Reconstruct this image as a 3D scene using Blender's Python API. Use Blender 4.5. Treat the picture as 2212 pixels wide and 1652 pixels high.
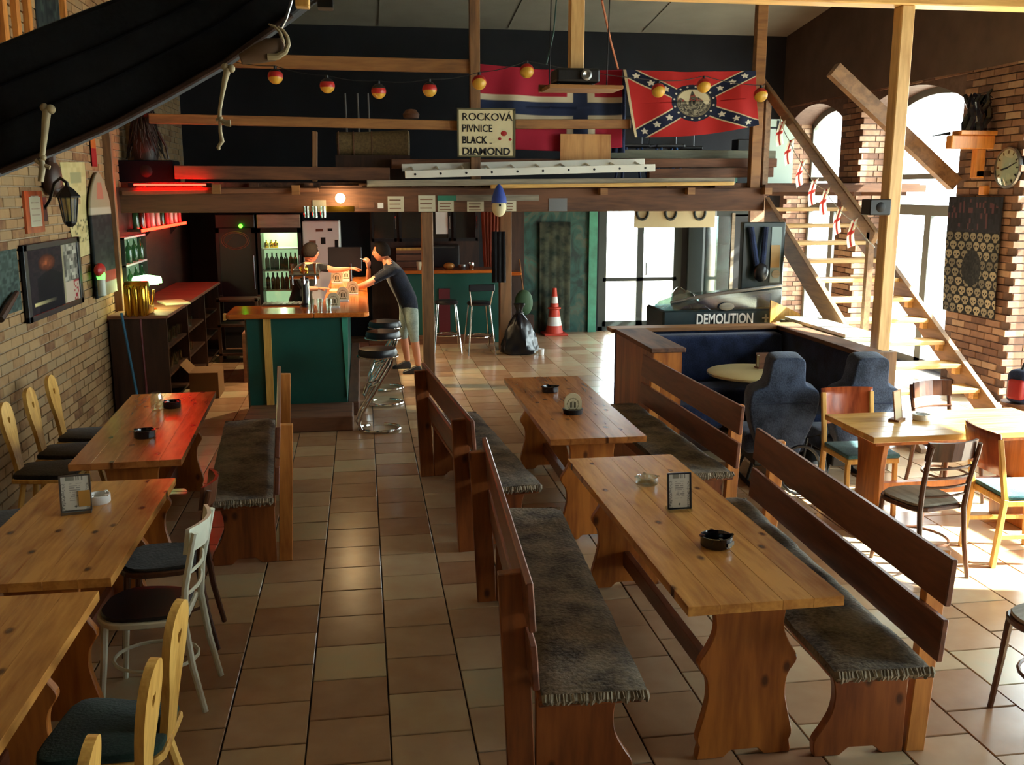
import bpy, bmesh, math, random
from mathutils import Vector, Matrix
random.seed(7)
for o in list(bpy.data.objects): bpy.data.objects.remove(o)
SC = bpy.context.scene
COL = SC.collection
PI = math.pi
R = math.radians

# ------------------------------------------------------------------ camera
FPX, PITCH, YAW, CAMZ = 2092.0, R(11.17), R(8.72), 2.34
cam_d = bpy.data.cameras.new('camera'); cam = bpy.data.objects.new('camera', cam_d)
COL.objects.link(cam); SC.camera = cam
cam_d.sensor_fit = 'HORIZONTAL'; cam_d.sensor_width = 36.0
cam_d.lens = 36.0 * FPX / 2212.0
cam_d.clip_start = 0.05; cam_d.clip_end = 400
cam.location = (0, 0, CAMZ)
cam.rotation_euler = (PI/2 - PITCH, 0, -YAW)

# ------------------------------------------------------------------ sky, sun, exposure
WORLD_STRENGTH = 15.0
SUN_STRENGTH = 42.0
w = bpy.data.worlds.new('world'); SC.world = w; w.use_nodes = True
bg = w.node_tree.nodes['Background']
bg.inputs[0].default_value = (0.90, 0.96, 1.0, 1); bg.inputs[1].default_value = WORLD_STRENGTH
sun_d = bpy.data.lights.new('sun', 'SUN'); sun = bpy.data.objects.new('sun', sun_d); COL.objects.link(sun)
sun_d.energy = SUN_STRENGTH; sun_d.angle = R(0.6); sun_d.color = (1.0, 0.94, 0.84)
SUN_EL, SUN_AZ = R(37), R(-14)      # azimuth measured from +X (the window side) towards +Y
sdir = Vector((math.cos(SUN_EL)*math.cos(SUN_AZ), math.cos(SUN_EL)*math.sin(SUN_AZ), math.sin(SUN_EL)))
sun.rotation_euler = sdir.to_track_quat('Z', 'Y').to_euler()
sun.location = (20, 0, 20)
SC.cycles.use_denoising = True
SC.cycles.max_bounces = 8; SC.cycles.transparent_max_bounces = 16
SC.cycles.sample_clamp_indirect = 12.0
SC.view_settings.view_transform = 'Standard'
SC.view_settings.look = 'None'
SC.view_settings.exposure = 0.7
SC.view_settings.gamma = 1.0
SC.view_settings.use_curve_mapping = False

# room constants (metres)
XL, XR, YB, YF = -2.7, 7.1, 16.0, -2.6
WT = 0.5                                  # thickness of the window wall
WIN = [(13.95, 15.75), (10.95, 13.3), (7.4, 9.75), (3.9, 6.25), (0.9, 2.6)]   # arched openings in the right wall
WSP, WAP = 3.42, 3.68                     # springing and apex heights
for (a, b) in WIN:                        # daylight portals for the sky seen through each window
    pd = bpy.data.lights.new('window_daylight', 'AREA'); po = bpy.data.objects.new('window_daylight', pd); COL.objects.link(po)
    pd.shape = 'RECTANGLE'; pd.size = 3.6; pd.size_y = b - a; pd.cycles.is_portal = True
    po.location = (XR + WT + 0.02, (a+b)/2, 1.8); po.rotation_euler = (0, PI/2, 0)
pd = bpy.data.lights.new('door_daylight', 'AREA'); po = bpy.data.objects.new('door_daylight', pd); COL.objects.link(po)
pd.shape = 'RECTANGLE'; pd.size = 1.9; pd.size_y = 2.2; pd.cycles.is_portal = True
po.location = (4.85, YB + 0.28, 1.08); po.rotation_euler = (-PI/2, 0, 0)

# ------------------------------------------------------------------ photo pixel -> point on a known plane
_cy, _sy = math.cos(YAW), math.sin(YAW)
_fw = Vector((_sy*math.cos(PITCH), _cy*math.cos(PITCH), -math.sin(PITCH)))
_rt = Vector((_cy, -_sy, 0)); _up = _rt.cross(_fw); _C = Vector((0, 0, CAMZ))
def ray(px, py): return _fw + _rt*((px-1106)/FPX) - _up*((py-826)/FPX)
def onz(px, py, z=0.0): d = ray(px, py); return _C + d*((z-CAMZ)/d.z)
def ony(px, py, y): d = ray(px, py); return _C + d*(y/d.y)
def onx(px, py, x): d = ray(px, py); return _C + d*(x/d.x)
def project(P):
    d = Vector(P) - _C; k = d.dot(_fw)
    if k <= 0.05: return None
    return (1106 + FPX*d.dot(_rt)/k, 826 - FPX*d.dot(_up)/k, k)

# ------------------------------------------------------------------ materials
def lin(c):
    if isinstance(c, str):
        c = [int(c[i:i+2], 16)/255 for i in (0, 2, 4)]
    return tuple((x/12.92 if x <= .04045 else ((x+.055)/1.055)**2.4) for x in c[:3]) + (1,)
def newmat(name):
    m = bpy.data.materials.new(name); m.use_nodes = True
    nt = m.node_tree; b = nt.nodes['Principled BSDF']
    return m, nt, b
def N(nt, typ, **kw):
    n = nt.nodes.new(typ)
    for k, v in kw.items():
        if k.startswith('i_'): n.inputs[k[2:].replace('_', ' ')].default_value = v
        else: setattr(n, k, v)
    return n
def ramp(nt, stops):
    n = nt.nodes.new('ShaderNodeValToRGB'); e = n.color_ramp.elements
    while len(e) < len(stops): e.new(0.5)
    for i, (p, c) in enumerate(stops): e[i].position = p; e[i].color = lin(c)
    return n
def coords(nt, scale, rand=True):
    """object coordinates, shifted per object and per loose piece so that repeats differ"""
    tc = N(nt, 'ShaderNodeTexCoord'); mp = N(nt, 'ShaderNodeMapping'); mp.inputs['Scale'].default_value = scale
    if rand:
        oi = N(nt, 'ShaderNodeObjectInfo'); ge = N(nt, 'ShaderNodeNewGeometry')
        ad = N(nt, 'ShaderNodeMath', operation='MULTIPLY_ADD'); ad.inputs[1].default_value = 37.0
        nt.links.new(oi.outputs['Random'], ad.inputs[0]); nt.links.new(ge.outputs['Random Per Island'], ad.inputs[2])
        sc = N(nt, 'ShaderNodeMath', operation='MULTIPLY'); sc.inputs[1].default_value = 23.0
        nt.links.new(ad.outputs[0], sc.inputs[0])
        va = N(nt, 'ShaderNodeVectorMath', operation='ADD')
        nt.links.new(tc.outputs['Object'], va.inputs[0]); nt.links.new(sc.outputs[0], va.inputs[1])
        nt.links.new(va.outputs[0], mp.inputs['Vector'])
    else:
        nt.links.new(tc.outputs['Object'], mp.inputs['Vector'])
    return mp
def bump(nt, b, h, strength=.2, dist=.01):
    bp = N(nt, 'ShaderNodeBump'); bp.inputs['Strength'].default_value = strength; bp.inputs['Distance'].default_value = dist
    nt.links.new(h, bp.inputs['Height']); nt.links.new(bp.outputs[0], b.inputs['Normal'])
def wood(name, dark, light, rough=.4, axis='Y', scale=3.0, bumpy=.12, knots=False, spec=.5):
    m, nt, b = newmat(name)
    s = {'X': (.12, 1, 1), 'Y': (1, .12, 1), 'Z': (1, 1, .12)}[axis]
    mp = coords(nt, tuple(scale*v for v in s))
    n1 = N(nt, 'ShaderNodeTexNoise'); n1.inputs['Scale'].default_value = 2.2; n1.inputs['Detail'].default_value = 5; n1.inputs['Distortion'].default_value = 1.2
    n2 = N(nt, 'ShaderNodeTexNoise'); n2.inputs['Scale'].default_value = 14; n2.inputs['Detail'].default_value = 3
    nt.links.new(mp.outputs[0], n1.inputs['Vector']); nt.links.new(mp.outputs[0], n2.inputs['Vector'])
    mx = N(nt, 'ShaderNodeMath', operation='MULTIPLY_ADD'); mx.inputs[1].default_value = .45
    nt.links.new(n2.outputs['Fac'], mx.inputs[0]); nt.links.new(n1.outputs['Fac'], mx.inputs[2])
    rp = ramp(nt, [(.45, dark), (.85, light)]); nt.links.new(mx.outputs[0], rp.inputs[0])
    col = rp.outputs[0]
    if knots:
        mp2 = coords(nt, tuple(v*scale*1.1 for v in {'X': (.6, 1, .3), 'Y': (1, .6, .3), 'Z': (1, .3, .6)}[axis]))
        vo = N(nt, 'ShaderNodeTexVoronoi', voronoi_dimensions='2D'); vo.inputs['Scale'].default_value = 1.0
        if axis == 'Z': mp2.inputs['Rotation'].default_value = (PI/2, 0, 0)
        nt.links.new(mp2.outputs[0], vo.inputs['Vector'])
        kr = ramp(nt, [(.03, '5a3018'), (.075, 'ffffff')]); nt.links.new(vo.outputs['Distance'], kr.inputs[0])
        mm = N(nt, 'ShaderNodeMixRGB', blend_type='MULTIPLY'); mm.inputs[0].default_value = .85
        nt.links.new(col, mm.inputs[1]); nt.links.new(kr.outputs[0], mm.inputs[2]); col = mm.outputs[0]
    nt.links.new(col, b.inputs['Base Color'])
    b.inputs['Roughness'].default_value = rough; b.inputs['Specular IOR Level'].default_value = spec
    bump(nt, b, n2.outputs['Fac'], bumpy, .004)
    return m
def plain(name, c, rough=.5, metal=0., spec=.5, var=0., scale=8., bmp=0., coat=0.):
    m, nt, b = newmat(name)
    b.inputs['Roughness'].default_value = rough; b.inputs['Metallic'].default_value = metal
    b.inputs['Specular IOR Level'].default_value = spec
    if coat: b.inputs['Coat Weight'].default_value = coat
    if var or bmp:
        mp = coords(nt, (1, 1, 1)); n1 = N(nt, 'ShaderNodeTexNoise'); n1.inputs['Scale'].default_value = scale; n1.inputs['Detail'].default_value = 5
        nt.links.new(mp.outputs[0], n1.inputs['Vector'])
        L = lin(c)[:3]
        rp = nt.nodes.new('ShaderNodeValToRGB'); e = rp.color_ramp.elements
        e[0].position = .3; e[1].position = .7
        e[0].color = tuple(x*(1-var) for x in L) + (1,); e[1].color = tuple(min(1, x*(1+var)) for x in L) + (1,)
        nt.links.new(n1.outputs['Fac'], rp.inputs[0]); nt.links.new(rp.outputs[0], b.inputs['Base Color'])
        if bmp: bump(nt, b, n1.outputs['Fac'], bmp, .01)
    else:
        b.inputs['Base Color'].default_value = lin(c)
    return m
def fabric(name, c1, c2, scale=60., bmp=.6, rough=.95, coarse=6.):
    m, nt, b = newmat(name); mp = coords(nt, (1, 1, 1))
    n1 = N(nt, 'ShaderNodeTexNoise'); n1.inputs['Scale'].default_value = scale; n1.inputs['Detail'].default_value = 4
    n2 = N(nt, 'ShaderNodeTexNoise'); n2.inputs['Scale'].default_value = coarse; n2.inputs['Detail'].default_value = 3
    for n in (n1, n2): nt.links.new(mp.outputs[0], n.inputs['Vector'])
    mx = N(nt, 'ShaderNodeMath', operation='MULTIPLY_ADD'); mx.inputs[1].default_value = .6
    nt.links.new(n1.outputs['Fac'], mx.inputs[0]); nt.links.new(n2.outputs['Fac'], mx.inputs[2])
    rp = ramp(nt, [(.6, c1), (1.0, c2)]); nt.links.new(mx.outputs[0], rp.inputs[0])
    nt.links.new(rp.outputs[0], b.inputs['Base Color'])
    b.inputs['Roughness'].default_value = rough; b.inputs['Specular IOR Level'].default_value = .15
    b.inputs['Sheen Weight'].default_value = .15
    bump(nt, b, n1.outputs['Fac'], bmp, .008)
    return m
def pieces(name, stops, rough=.45, scale=9., bmp=.15, spec=.5):
    """colour differs from piece to piece (tiles, bricks), with fine mottling inside each"""
    m, nt, b = newmat(name)
    oi = N(nt, 'ShaderNodeObjectInfo'); ge = N(nt, 'ShaderNodeNewGeometry')
    ad = N(nt, 'ShaderNodeMath', operation='ADD'); fr = N(nt, 'ShaderNodeMath', operation='FRACT')
    nt.links.new(oi.outputs['Random'], ad.inputs[0]); nt.links.new(ge.outputs['Random Per Island'], ad.inputs[1]); nt.links.new(ad.outputs[0], fr.inputs[0])
    mp = coords(nt, (1, 1, 1)); n1 = N(nt, 'ShaderNodeTexNoise'); n1.inputs['Scale'].default_value = scale; n1.inputs['Detail'].default_value = 6
    nt.links.new(mp.outputs[0], n1.inputs['Vector'])
    mx = N(nt, 'ShaderNodeMath', operation='MULTIPLY_ADD'); mx.inputs[1].default_value = .55
    sb = N(nt, 'ShaderNodeMath', operation='MULTIPLY_ADD'); sb.inputs[1].default_value = .9; sb.inputs[2].default_value = -.22
    nt.links.new(n1.outputs['Fac'], mx.inputs[0]); nt.links.new(fr.outputs[0], sb.inputs[0]); nt.links.new(sb.outputs[0], mx.inputs[2])
    rp = ramp(nt, stops); nt.links.new(mx.outputs[0], rp.inputs[0]); nt.links.new(rp.outputs[0], b.inputs['Base Color'])
    b.inputs['Roughness'].default_value = rough; b.inputs['Specular IOR Level'].default_value = spec
    bump(nt, b, n1.outputs['Fac'], bmp, .006)
    return m
def emit(name, c, s):
    m, nt, b = newmat(name)
    b.inputs['Base Color'].default_value = lin(c); b.inputs['Emission Color'].default_value = lin(c); b.inputs['Emission Strength'].default_value = s
    return m
def glassy(name, tint='ffffff', rough=.02, gl=.12):
    """thin clear sheet: mostly see-through, with a mirror-like film"""
    m, nt, b = newmat(name); nt.nodes.remove(b)
    out = nt.nodes['Material Output']
    tr = N(nt, 'ShaderNodeBsdfTransparent'); tr.inputs[0].default_value = lin(tint)
    g = N(nt, 'ShaderNodeBsdfGlossy'); g.inputs['Roughness'].default_value = rough
    mx = N(nt, 'ShaderNodeMixShader'); mx.inputs[0].default_value = gl
    fr = N(nt, 'ShaderNodeLayerWeight'); fr.inputs[0].default_value = .5
    pw = N(nt, 'ShaderNodeMath', operation='POWER'); pw.inputs[1].default_value = 4.0
    ad = N(nt, 'ShaderNodeMath', operation='MULTIPLY_ADD'); ad.inputs[1].default_value = .5; ad.inputs[2].default_value = gl*.5; ad.use_clamp = True
    nt.links.new(fr.outputs['Facing'], pw.inputs[0]); nt.links.new(pw.outputs[0], ad.inputs[0]); nt.links.new(ad.outputs[0], mx.inputs[0])
    nt.links.new(tr.outputs[0], mx.inputs[1]); nt.links.new(g.outputs[0], mx.inputs[2]); nt.links.new(mx.outputs[0], out.inputs[0])
    return m
def printed(name, rough=.85, spec=.2):
    m, nt, b = newmat(name)
    at = N(nt, 'ShaderNodeVertexColor'); at.layer_name = 'print'
    nt.links.new(at.outputs[0], b.inputs['Base Color']); b.inputs['Roughness'].default_value = rough; b.inputs['Specular IOR Level'].default_value = spec
    return m

M = {}
M['pine'] = wood('pine_varnish', '9a5c28', 'd2964c', .22, 'Y', 3.2, .05, knots=True)
M['pine_x'] = wood('pine_varnish_x', '8a4e1e', 'c98a3e', .25, 'X', 3.2, .05, knots=True)
M['pine_leg'] = wood('pine_leg', '7a3c16', 'b8702e', .35, 'Z', 3.0, .1, knots=True)
M['pine_dk'] = wood('pine_dark_varnish', '7e4420', 'b4723a', .24, 'Y', 3.2, .05, knots=True)
M['oak_board'] = wood('bench_board', '522a1e', '7e4a34', .38, 'Y', 3.0, .1)
M['orange_wood'] = wood('orange_wood', '9a5520', 'd08a40', .45, 'Z', 4.0, .1)
M['bench_leg'] = wood('bench_leg', '5e2a12', '9a5626', .4, 'Z', 3.0, .12, knots=True)
M['honey'] = wood('honey_wood', 'b07a30', 'dcae5c', .35, 'Z', 5.0, .06)
M['beam'] = wood('old_beam', '3c2418', '70482e', .7, 'X', 2.5, .3)
M['beam_y'] = wood('old_beam_y', '3c2418', '70482e', .7, 'Y', 2.5, .3)
M['beam_z'] = wood('old_beam_z', '4a3220', '86603c', .65, 'Z', 2.5, .3)
M['rail'] = wood('rail_wood', '6a4526', '9a6a3a', .6, 'X', 3, .2)
M['stair'] = wood('stair_tread', 'a87c48', 'd8b070', .5, 'X', 3, .15)
M['stringer'] = wood('stair_stringer', '5e432e', '8e6a48', .55, 'Y', 3, .2)
M['pale_post'] = wood('pale_post', 'b88a50', 'e2bd80', .5, 'Z', 3, .15)
M['plank_grey'] = wood('grey_plank', '6b6355', '9a917e', .7, 'X', 3, .25)
M['plank_brown'] = wood('brown_plank', '4e3020', '82553a', .7, 'X', 3, .25)
M['plank_green'] = wood('greenish_plank', '5a5c4c', '83846e', .7, 'X', 3, .2)
M['batten'] = wood('yellow_batten', 'b08040', 'e0b468', .5, 'X', 3, .1)
M['bartop'] = wood('bar_top', '8e3f14', 'd0742e', .16, 'Y', 2.6, .04)
M['bartop_x'] = wood('bar_top_x', '8e3f14', 'c86c2a', .16, 'X', 2.6, .04)
M['dark_wood'] = wood('dark_wood', '20120c', '3f261a', .5, 'Z', 3, .2)
M['dark_wood_y'] = wood('dark_wood_y', '20120c', '43291b', .5, 'Y', 3, .2)
M['ply'] = wood('plywood', 'a8703a', 'cf9a5e', .6, 'Z', 3, .1)
M['redwood'] = wood('red_wood', '6a2410', 'a8502a', .25, 'Z', 3, .06)
M['brownchair'] = wood('brown_chair', '2e170e', '5a3420', .3, 'Z', 4, .06)
M['white_paint'] = plain('white_paint', 'd8d8c2', .35, var=.08)
M['cover'] = fabric('plush_cover', '3e372e', '8a7e6a', 55, .9)
M['fringe'] = fabric('plush_fringe', '5a5040', 'a89c86', 40, 1.)
M['bluefab'] = fabric('blue_upholstery', '161d33', '2c3858', 80, .4)
M['greyblue'] = fabric('grey_blue_fabric', '232c3e', '47546c', 90, .4)
M['teal_pad'] = fabric('teal_seat_pad', '2c5058', '4e7a80', 90, .3)
M['green_pad'] = fabric('dark_green_seat_pad', '10201c', '22382e', 90, .3)
M['black_pad'] = plain('black_leather', '14141a', .35)
M['dark_pad'] = fabric('dark_seat_pad', '1c1a18', '3c3832', 70, .5)
M['black'] = plain('black', '101013', .45)
M['blackcloth'] = fabric('black_cloth', '0a0b0e', '16181c', 50, .3)
M['matblack'] = plain('matte_black', '0d0e12', .9, spec=.1, var=.2, scale=3)
M['chrome'] = plain('chrome', 'd8d8d4', .12, 1.0)
M['steel'] = plain('steel', '8a8c8e', .35, 1.0)
M['alu'] = plain('aluminium', 'e2e2d8', .45, .15)
M['brass'] = plain('brass', 'd8a83c', .2, 1.0)
M['iron'] = plain('dark_iron', '1e1d1e', .5, .6)
M['green_panel'] = plain('green_panel', '0f4a40', .45, var=.12, scale=3)
M['green_light'] = plain('green_trim', '3c8c74', .4, var=.25, scale=6)
M['plaster'] = plain('ceiling_plaster', '8c8676', .9, var=.12, scale=1.5, bmp=.2)
M['darkwall'] = plain('dark_wall', '1a1c22', .9, var=.2, scale=2)
M['brownwall'] = plain('brown_wall', '584438', .9, var=.2, scale=3)
M['mortar'] = plain('mortar', '8c7a62', .95, var=.2, scale=14, bmp=.4)
M['mortar_r'] = plain('mortar_right', '5f4a40', .95, var=.2, scale=14, bmp=.4)
M['grout'] = plain('grout', '2e231c', .9, var=.2)
M['brick'] = pieces('tan_brick', [(.0, '6a4a34'), (.2, '8a6a48'), (.6, '9c7e58'), (.9, '8e7656')], .85, 14, .5, .2)
M['brick_r'] = pieces('red_brick', [(.0, '5e4438'), (.4, '7e5e4c'), (.7, '90705a'), (1., 'a48a72')], .85, 14, .5, .2)
M['tile'] = pieces('floor_tile', [(.0, '9c765a'), (.35, 'ae8c6c'), (.6, 'b99b7c'), (.85, 'c0aa88'), (1., 'b8ac8c')], .24, 7, .05, .5)
M['white'] = plain('white', 'e0e0dc', .4)
M['paper'] = plain('paper', 'c8c2a8', .8)
M['cream'] = plain('cream', 'd6cba2', .6)
M['red'] = plain('red', 'a01f1c', .5)
M['skin'] = plain('skin', 'c08060', .5, var=.06)
M['hair'] = plain('dark_hair', '170f0a', .8, spec=.15, var=.3, scale=60, bmp=.4)
M['glass'] = glassy('window_glass', 'f4faf8', .02, .05)
M['clear'] = glassy('clear_glass', 'eef4ee', .03, .3)
M['plastic_sheet'] = glassy('clear_plastic', 'cfe0de', .12, .35)
M['frame'] = plain('dark_green_frame', '26302e', .5)
M['windowframe'] = plain('grey_window_frame', '5c5e58', .6)
M['bottle_g'] = plain('green_bottle', '1e4a2a', .12, spec=.7)
M['bottle_b'] = plain('brown_bottle', '3c1c0c', .12, spec=.7)
M['bottle_c'] = plain('pale_bottle', 'b8b4a0', .15, spec=.7)
M['print'] = printed('printed')
M['print_gloss'] = printed('printed_gloss', .7, .12)

# ------------------------------------------------------------------ mesh builder
class MB:
    def __init__(s): s.v = []; s.f = []
    def add(s, vs, fs, Mx=None):
        b = len(s.v)
        s.v += [tuple(Mx @ Vector(p)) if Mx else tuple(p) for p in vs]
        s.f += [tuple(b+i for i in f) for f in fs]; return s
    def box(s, x0, x1, y0, y1, z0, z1, Mx=None):
        vs = [(x, y, z) for z in (z0, z1) for y in (y0, y1) for x in (x0, x1)]
        return s.add(vs, [(0, 2, 3, 1), (4, 5, 7, 6), (0, 1, 5, 4), (2, 6, 7, 3), (0, 4, 6, 2), (1, 3, 7, 5)], Mx)
    def bar(s, a, b, w, h, roll=0., up=None):
        """rectangular bar from a to b; w across, h upwards"""
        a, b = Vector(a), Vector(b); d = b-a; L = d.length; d.normalize()
        u = Vector(up) if up else Vector((0, 0, 1))
        if abs(d.dot(u)) > .98: u = Vector((0, 1, 0))
        sx = d.cross(u).normalized(); sz = sx.cross(d)
        Mx = Matrix((sx, d, sz)).transposed().to_4x4(); Mx.translation = a
        return s.box(-w/2, w/2, 0, L, -h/2, h/2, Mx @ Matrix.Rotation(roll, 4, 'Y'))
    def prism(s, poly, ax, a0, a1, Mx=None):
        """polygon (2-D) extruded along ax: 'x' uses (y,z), 'y' uses (x,z), 'z' uses (x,y)"""
        n = len(poly)
        def P(p, a): return {'x': (a, p[0], p[1]), 'y': (p[0], a, p[1]), 'z': (p[0], p[1], a)}[ax]
        vs = [P(p, a0) for p in poly] + [P(p, a1) for p in poly]
        fs = [tuple(range(n)), tuple(range(2*n-1, n-1, -1))] + [((i+1) % n, i, n+i, n+(i+1) % n) for i in range(n)]
        return s.add(vs, fs, Mx)
    def tube(s, pts, r, n=8, closed=False):
        pts = [Vector(p) for p in pts]; m = len(pts)
        rs = r if isinstance(r, (list, tuple)) else [r]*m
        vs = []; prev = None
        for i, p in enumerate(pts):
            if closed: t = pts[(i+1) % m]-pts[i-1]
            else: t = pts[min(i+1, m-1)]-pts[max(i-1, 0)]
            t.normalize()
            if prev is None:
                u = Vector((0, 0, 1)) if abs(t.z) < .9 else Vector((1, 0, 0))
                u = (u - t*u.dot(t)).normalized()
            else: u = (prev - t*prev.dot(t)).normalized()
            prev = u; w_ = t.cross(u)
            for k in range(n):
                a = 2*PI*k/n; vs.append(p + (u*math.cos(a) + w_*math.sin(a))*rs[i])
        fs = []
        for i in range(m if closed else m-1):
            j = (i+1) % m
            for k in range(n):
                l = (k+1) % n; fs.append((i*n+k, i*n+l, j*n+l, j*n+k))
        if not closed: fs += [tuple(range(n-1, -1, -1)), tuple((m-1)*n+k for k in range(n))]
        return s.add(vs, fs)
    def lathe(s, prof, n=20, o=(0, 0, 0), Mx=None):
        vs = []; fs = []; m = len(prof)
        for (r_, z_) in prof:
            for k in range(n):
                a = 2*PI*k/n; vs.append((o[0]+r_*math.cos(a), o[1]+r_*math.sin(a), o[2]+z_))
        for i in range(m-1):
            for k in range(n):
                l = (k+1) % n; fs.append((i*n+k, i*n+l, (i+1)*n+l, (i+1)*n+k))
        fs += [tuple(range(n-1, -1, -1)), tuple((m-1)*n+k for k in range(n))]
        return s.add(vs, fs, Mx)
    def ball(s, c, r, nu=14, nv=9, Mx=None):
        rx, ry, rz = r if isinstance(r, (tuple, list)) else (r, r, r)
        vs = [(c[0], c[1], c[2]-rz)]
        for j in range(1, nv):
            p = -PI/2 + PI*j/nv
            for k in range(nu):
                a = 2*PI*k/nu; vs.append((c[0]+rx*math.cos(p)*math.cos(a), c[1]+ry*math.cos(p)*math.sin(a), c[2]+rz*math.sin(p)))
        vs.append((c[0], c[1], c[2]+rz)); L = len(vs)-1
        fs = [(0, 1+(k+1) % nu, 1+k) for k in range(nu)]
        for j in range(nv-2):
            for k in range(nu):
                l = (k+1) % nu; b = 1+j*nu; fs.append((b+k, b+l, b+nu+l, b+nu+k))
        b = 1+(nv-2)*nu; fs += [(b+k, b+(k+1) % nu, L) for k in range(nu)]
        return s.add(vs, fs, Mx)
    def sheet(s, fn, nu, nv):
        vs = [fn(i/nu, j/nv) for j in range(nv+1) for i in range(nu+1)]
        return s.add(vs, [(j*(nu+1)+i, j*(nu+1)+i+1, (j+1)*(nu+1)+i+1, (j+1)*(nu+1)+i) for j in range(nv) for i in range(nu)])
    def mesh(s, name, mat, smooth=False, bevel=0., seg=1):
        me = bpy.data.meshes.new(name); me.from_pydata(s.v, [], s.f)
        bm = bmesh.new(); bm.from_mesh(me)
        bmesh.ops.recalc_face_normals(bm, faces=bm.faces)
        if bevel:
            es = [e for e in bm.edges if len(e.link_faces) == 2 and e.calc_face_angle(0) > .5]
            bmesh.ops.bevel(bm, geom=es, offset=bevel, segments=seg, affect='EDGES', profile=.5, clamp_overlap=True)
        bm.to_mesh(me); bm.free()
        if smooth:
            for p in me.polygons: p.use_smooth = True
            me.set_sharp_from_angle(angle=R(42))
        me.materials.append(M[mat] if isinstance(mat, str) else mat)
        return me
    def build(s, name, mat, parent=None, smooth=False, bevel=0., seg=1, local=False):
        """local=True: vertices are in the parent's own frame; otherwise in world coordinates"""
        if parent is None:
            if not local:
                lo = [min(p[i] for p in s.v) for i in range(3)]; hi = [max(p[i] for p in s.v) for i in range(3)]
                c = Vector(((lo[0]+hi[0])/2, (lo[1]+hi[1])/2, lo[2]))
                s.v = [tuple(Vector(p)-c) for p in s.v]
            else: c = Vector((0, 0, 0))
            o = bpy.data.objects.new(name, s.mesh(name, mat, smooth, bevel, seg)); COL.objects.link(o); o.location = c
            return o
        if not local:
            inv = wmat(parent).inverted(); s.v = [tuple(inv @ Vector(p)) for p in s.v]
        o = bpy.data.objects.new(name, s.mesh(name, mat, smooth, bevel, seg)); COL.objects.link(o); o.parent = parent
        return o
def wmat(o):
    m = Matrix.LocRotScale(o.location, o.rotation_euler, o.scale)
    return wmat(o.parent) @ m if o.parent else m
def tag(o, label=None, cat=None, group=None, kind=None):
    if label: o['label'] = label
    if cat: o['category'] = cat
    if group: o['group'] = group
    if kind: o['kind'] = kind
    return o
def thing(name, label, cat, loc=(0, 0, 0), rz=0., group=None):
    o = bpy.data.objects.new(name, None); COL.objects.link(o); o.empty_display_size = .1
    o.location = loc; o.rotation_euler = (0, 0, rz)
    return tag(o, label, cat, group)
def copy_tree(o, parent=None):
    c = o.copy(); COL.objects.link(c); c.parent = parent
    for ch in [x for x in bpy.data.objects if x.parent == o]: copy_tree(ch, c)
    return c
def place(proto, first, loc, rz, label=None, group=None):
    """first[0] is False until the prototype itself has been placed"""
    o = proto if not first[0] else copy_tree(proto)
    first[0] = True
    o.location = loc; o.rotation_euler = (0, 0, rz)
    if label: o['label'] = label
    if group: o['group'] = group
    return o
def struct(o): o['kind'] = 'structure'; return o
def print_sheet(name, fn, col, nu, nv, mat='print', parent=None, thick=0.):
    """a printed sheet: fn(u,v) -> point, col(u,v) -> colour; v runs upwards"""
    mb = MB(); mb.sheet(fn, nu, nv)
    o = mb.build(name, mat, parent)
    me = o.data
    at = me.color_attributes.new('print', 'FLOAT_COLOR', 'POINT')
    buf = []
    for j in range(nv+1):
        for i in range(nu+1): buf += list(lin(col(i/nu, j/nv)))
    at.data.foreach_set('color', buf)
    for p in me.polygons: p.use_smooth = True
    if thick:
        md = o.modifiers.new('thickness', 'SOLIDIFY'); md.thickness = thick; md.offset = 0
    return o
def text_mesh(name, body, size, mat, Mx, parent=None, extrude=.003, align='LEFT', bold=0., sx=1.):
    cu = bpy.data.curves.new(name, 'FONT'); cu.body = body; cu.size = size; cu.extrude = extrude; cu.align_x = align
    cu.offset = bold; cu.resolution_u = 3
    to = bpy.data.objects.new('tmp', cu); COL.objects.link(to)
    dg = bpy.context.evaluated_depsgraph_get()
    me = bpy.data.meshes.new_from_object(to.evaluated_get(dg)); bpy.data.objects.remove(to)
    me.transform(Matrix.Scale(sx, 4, (1, 0, 0)))
    me.transform(Mx); me.materials.clear(); me.materials.append(M[mat])
    o = bpy.data.objects.new(name, me); COL.objects.link(o)
    if parent:
        me.transform(wmat(parent).inverted()); o.parent = parent
    return o
FRONT = Matrix.Rotation(PI/2, 4, 'X')      # text plane facing -Y
def hexmix(a, b, t):
    A = [int(a[i:i+2], 16)/255 for i in (0, 2, 4)]; B = [int(b[i:i+2], 16)/255 for i in (0, 2, 4)]
    return tuple(x*(1-t)+y*t for x, y in zip(A, B))
def hx(a): return tuple(int(a[i:i+2], 16)/255 for i in (0, 2, 4))
def hash2(i, j, k=0):
    x = math.sin(i*127.1 + j*311.7 + k*74.7)*43758.5453; return x-math.floor(x)
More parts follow.
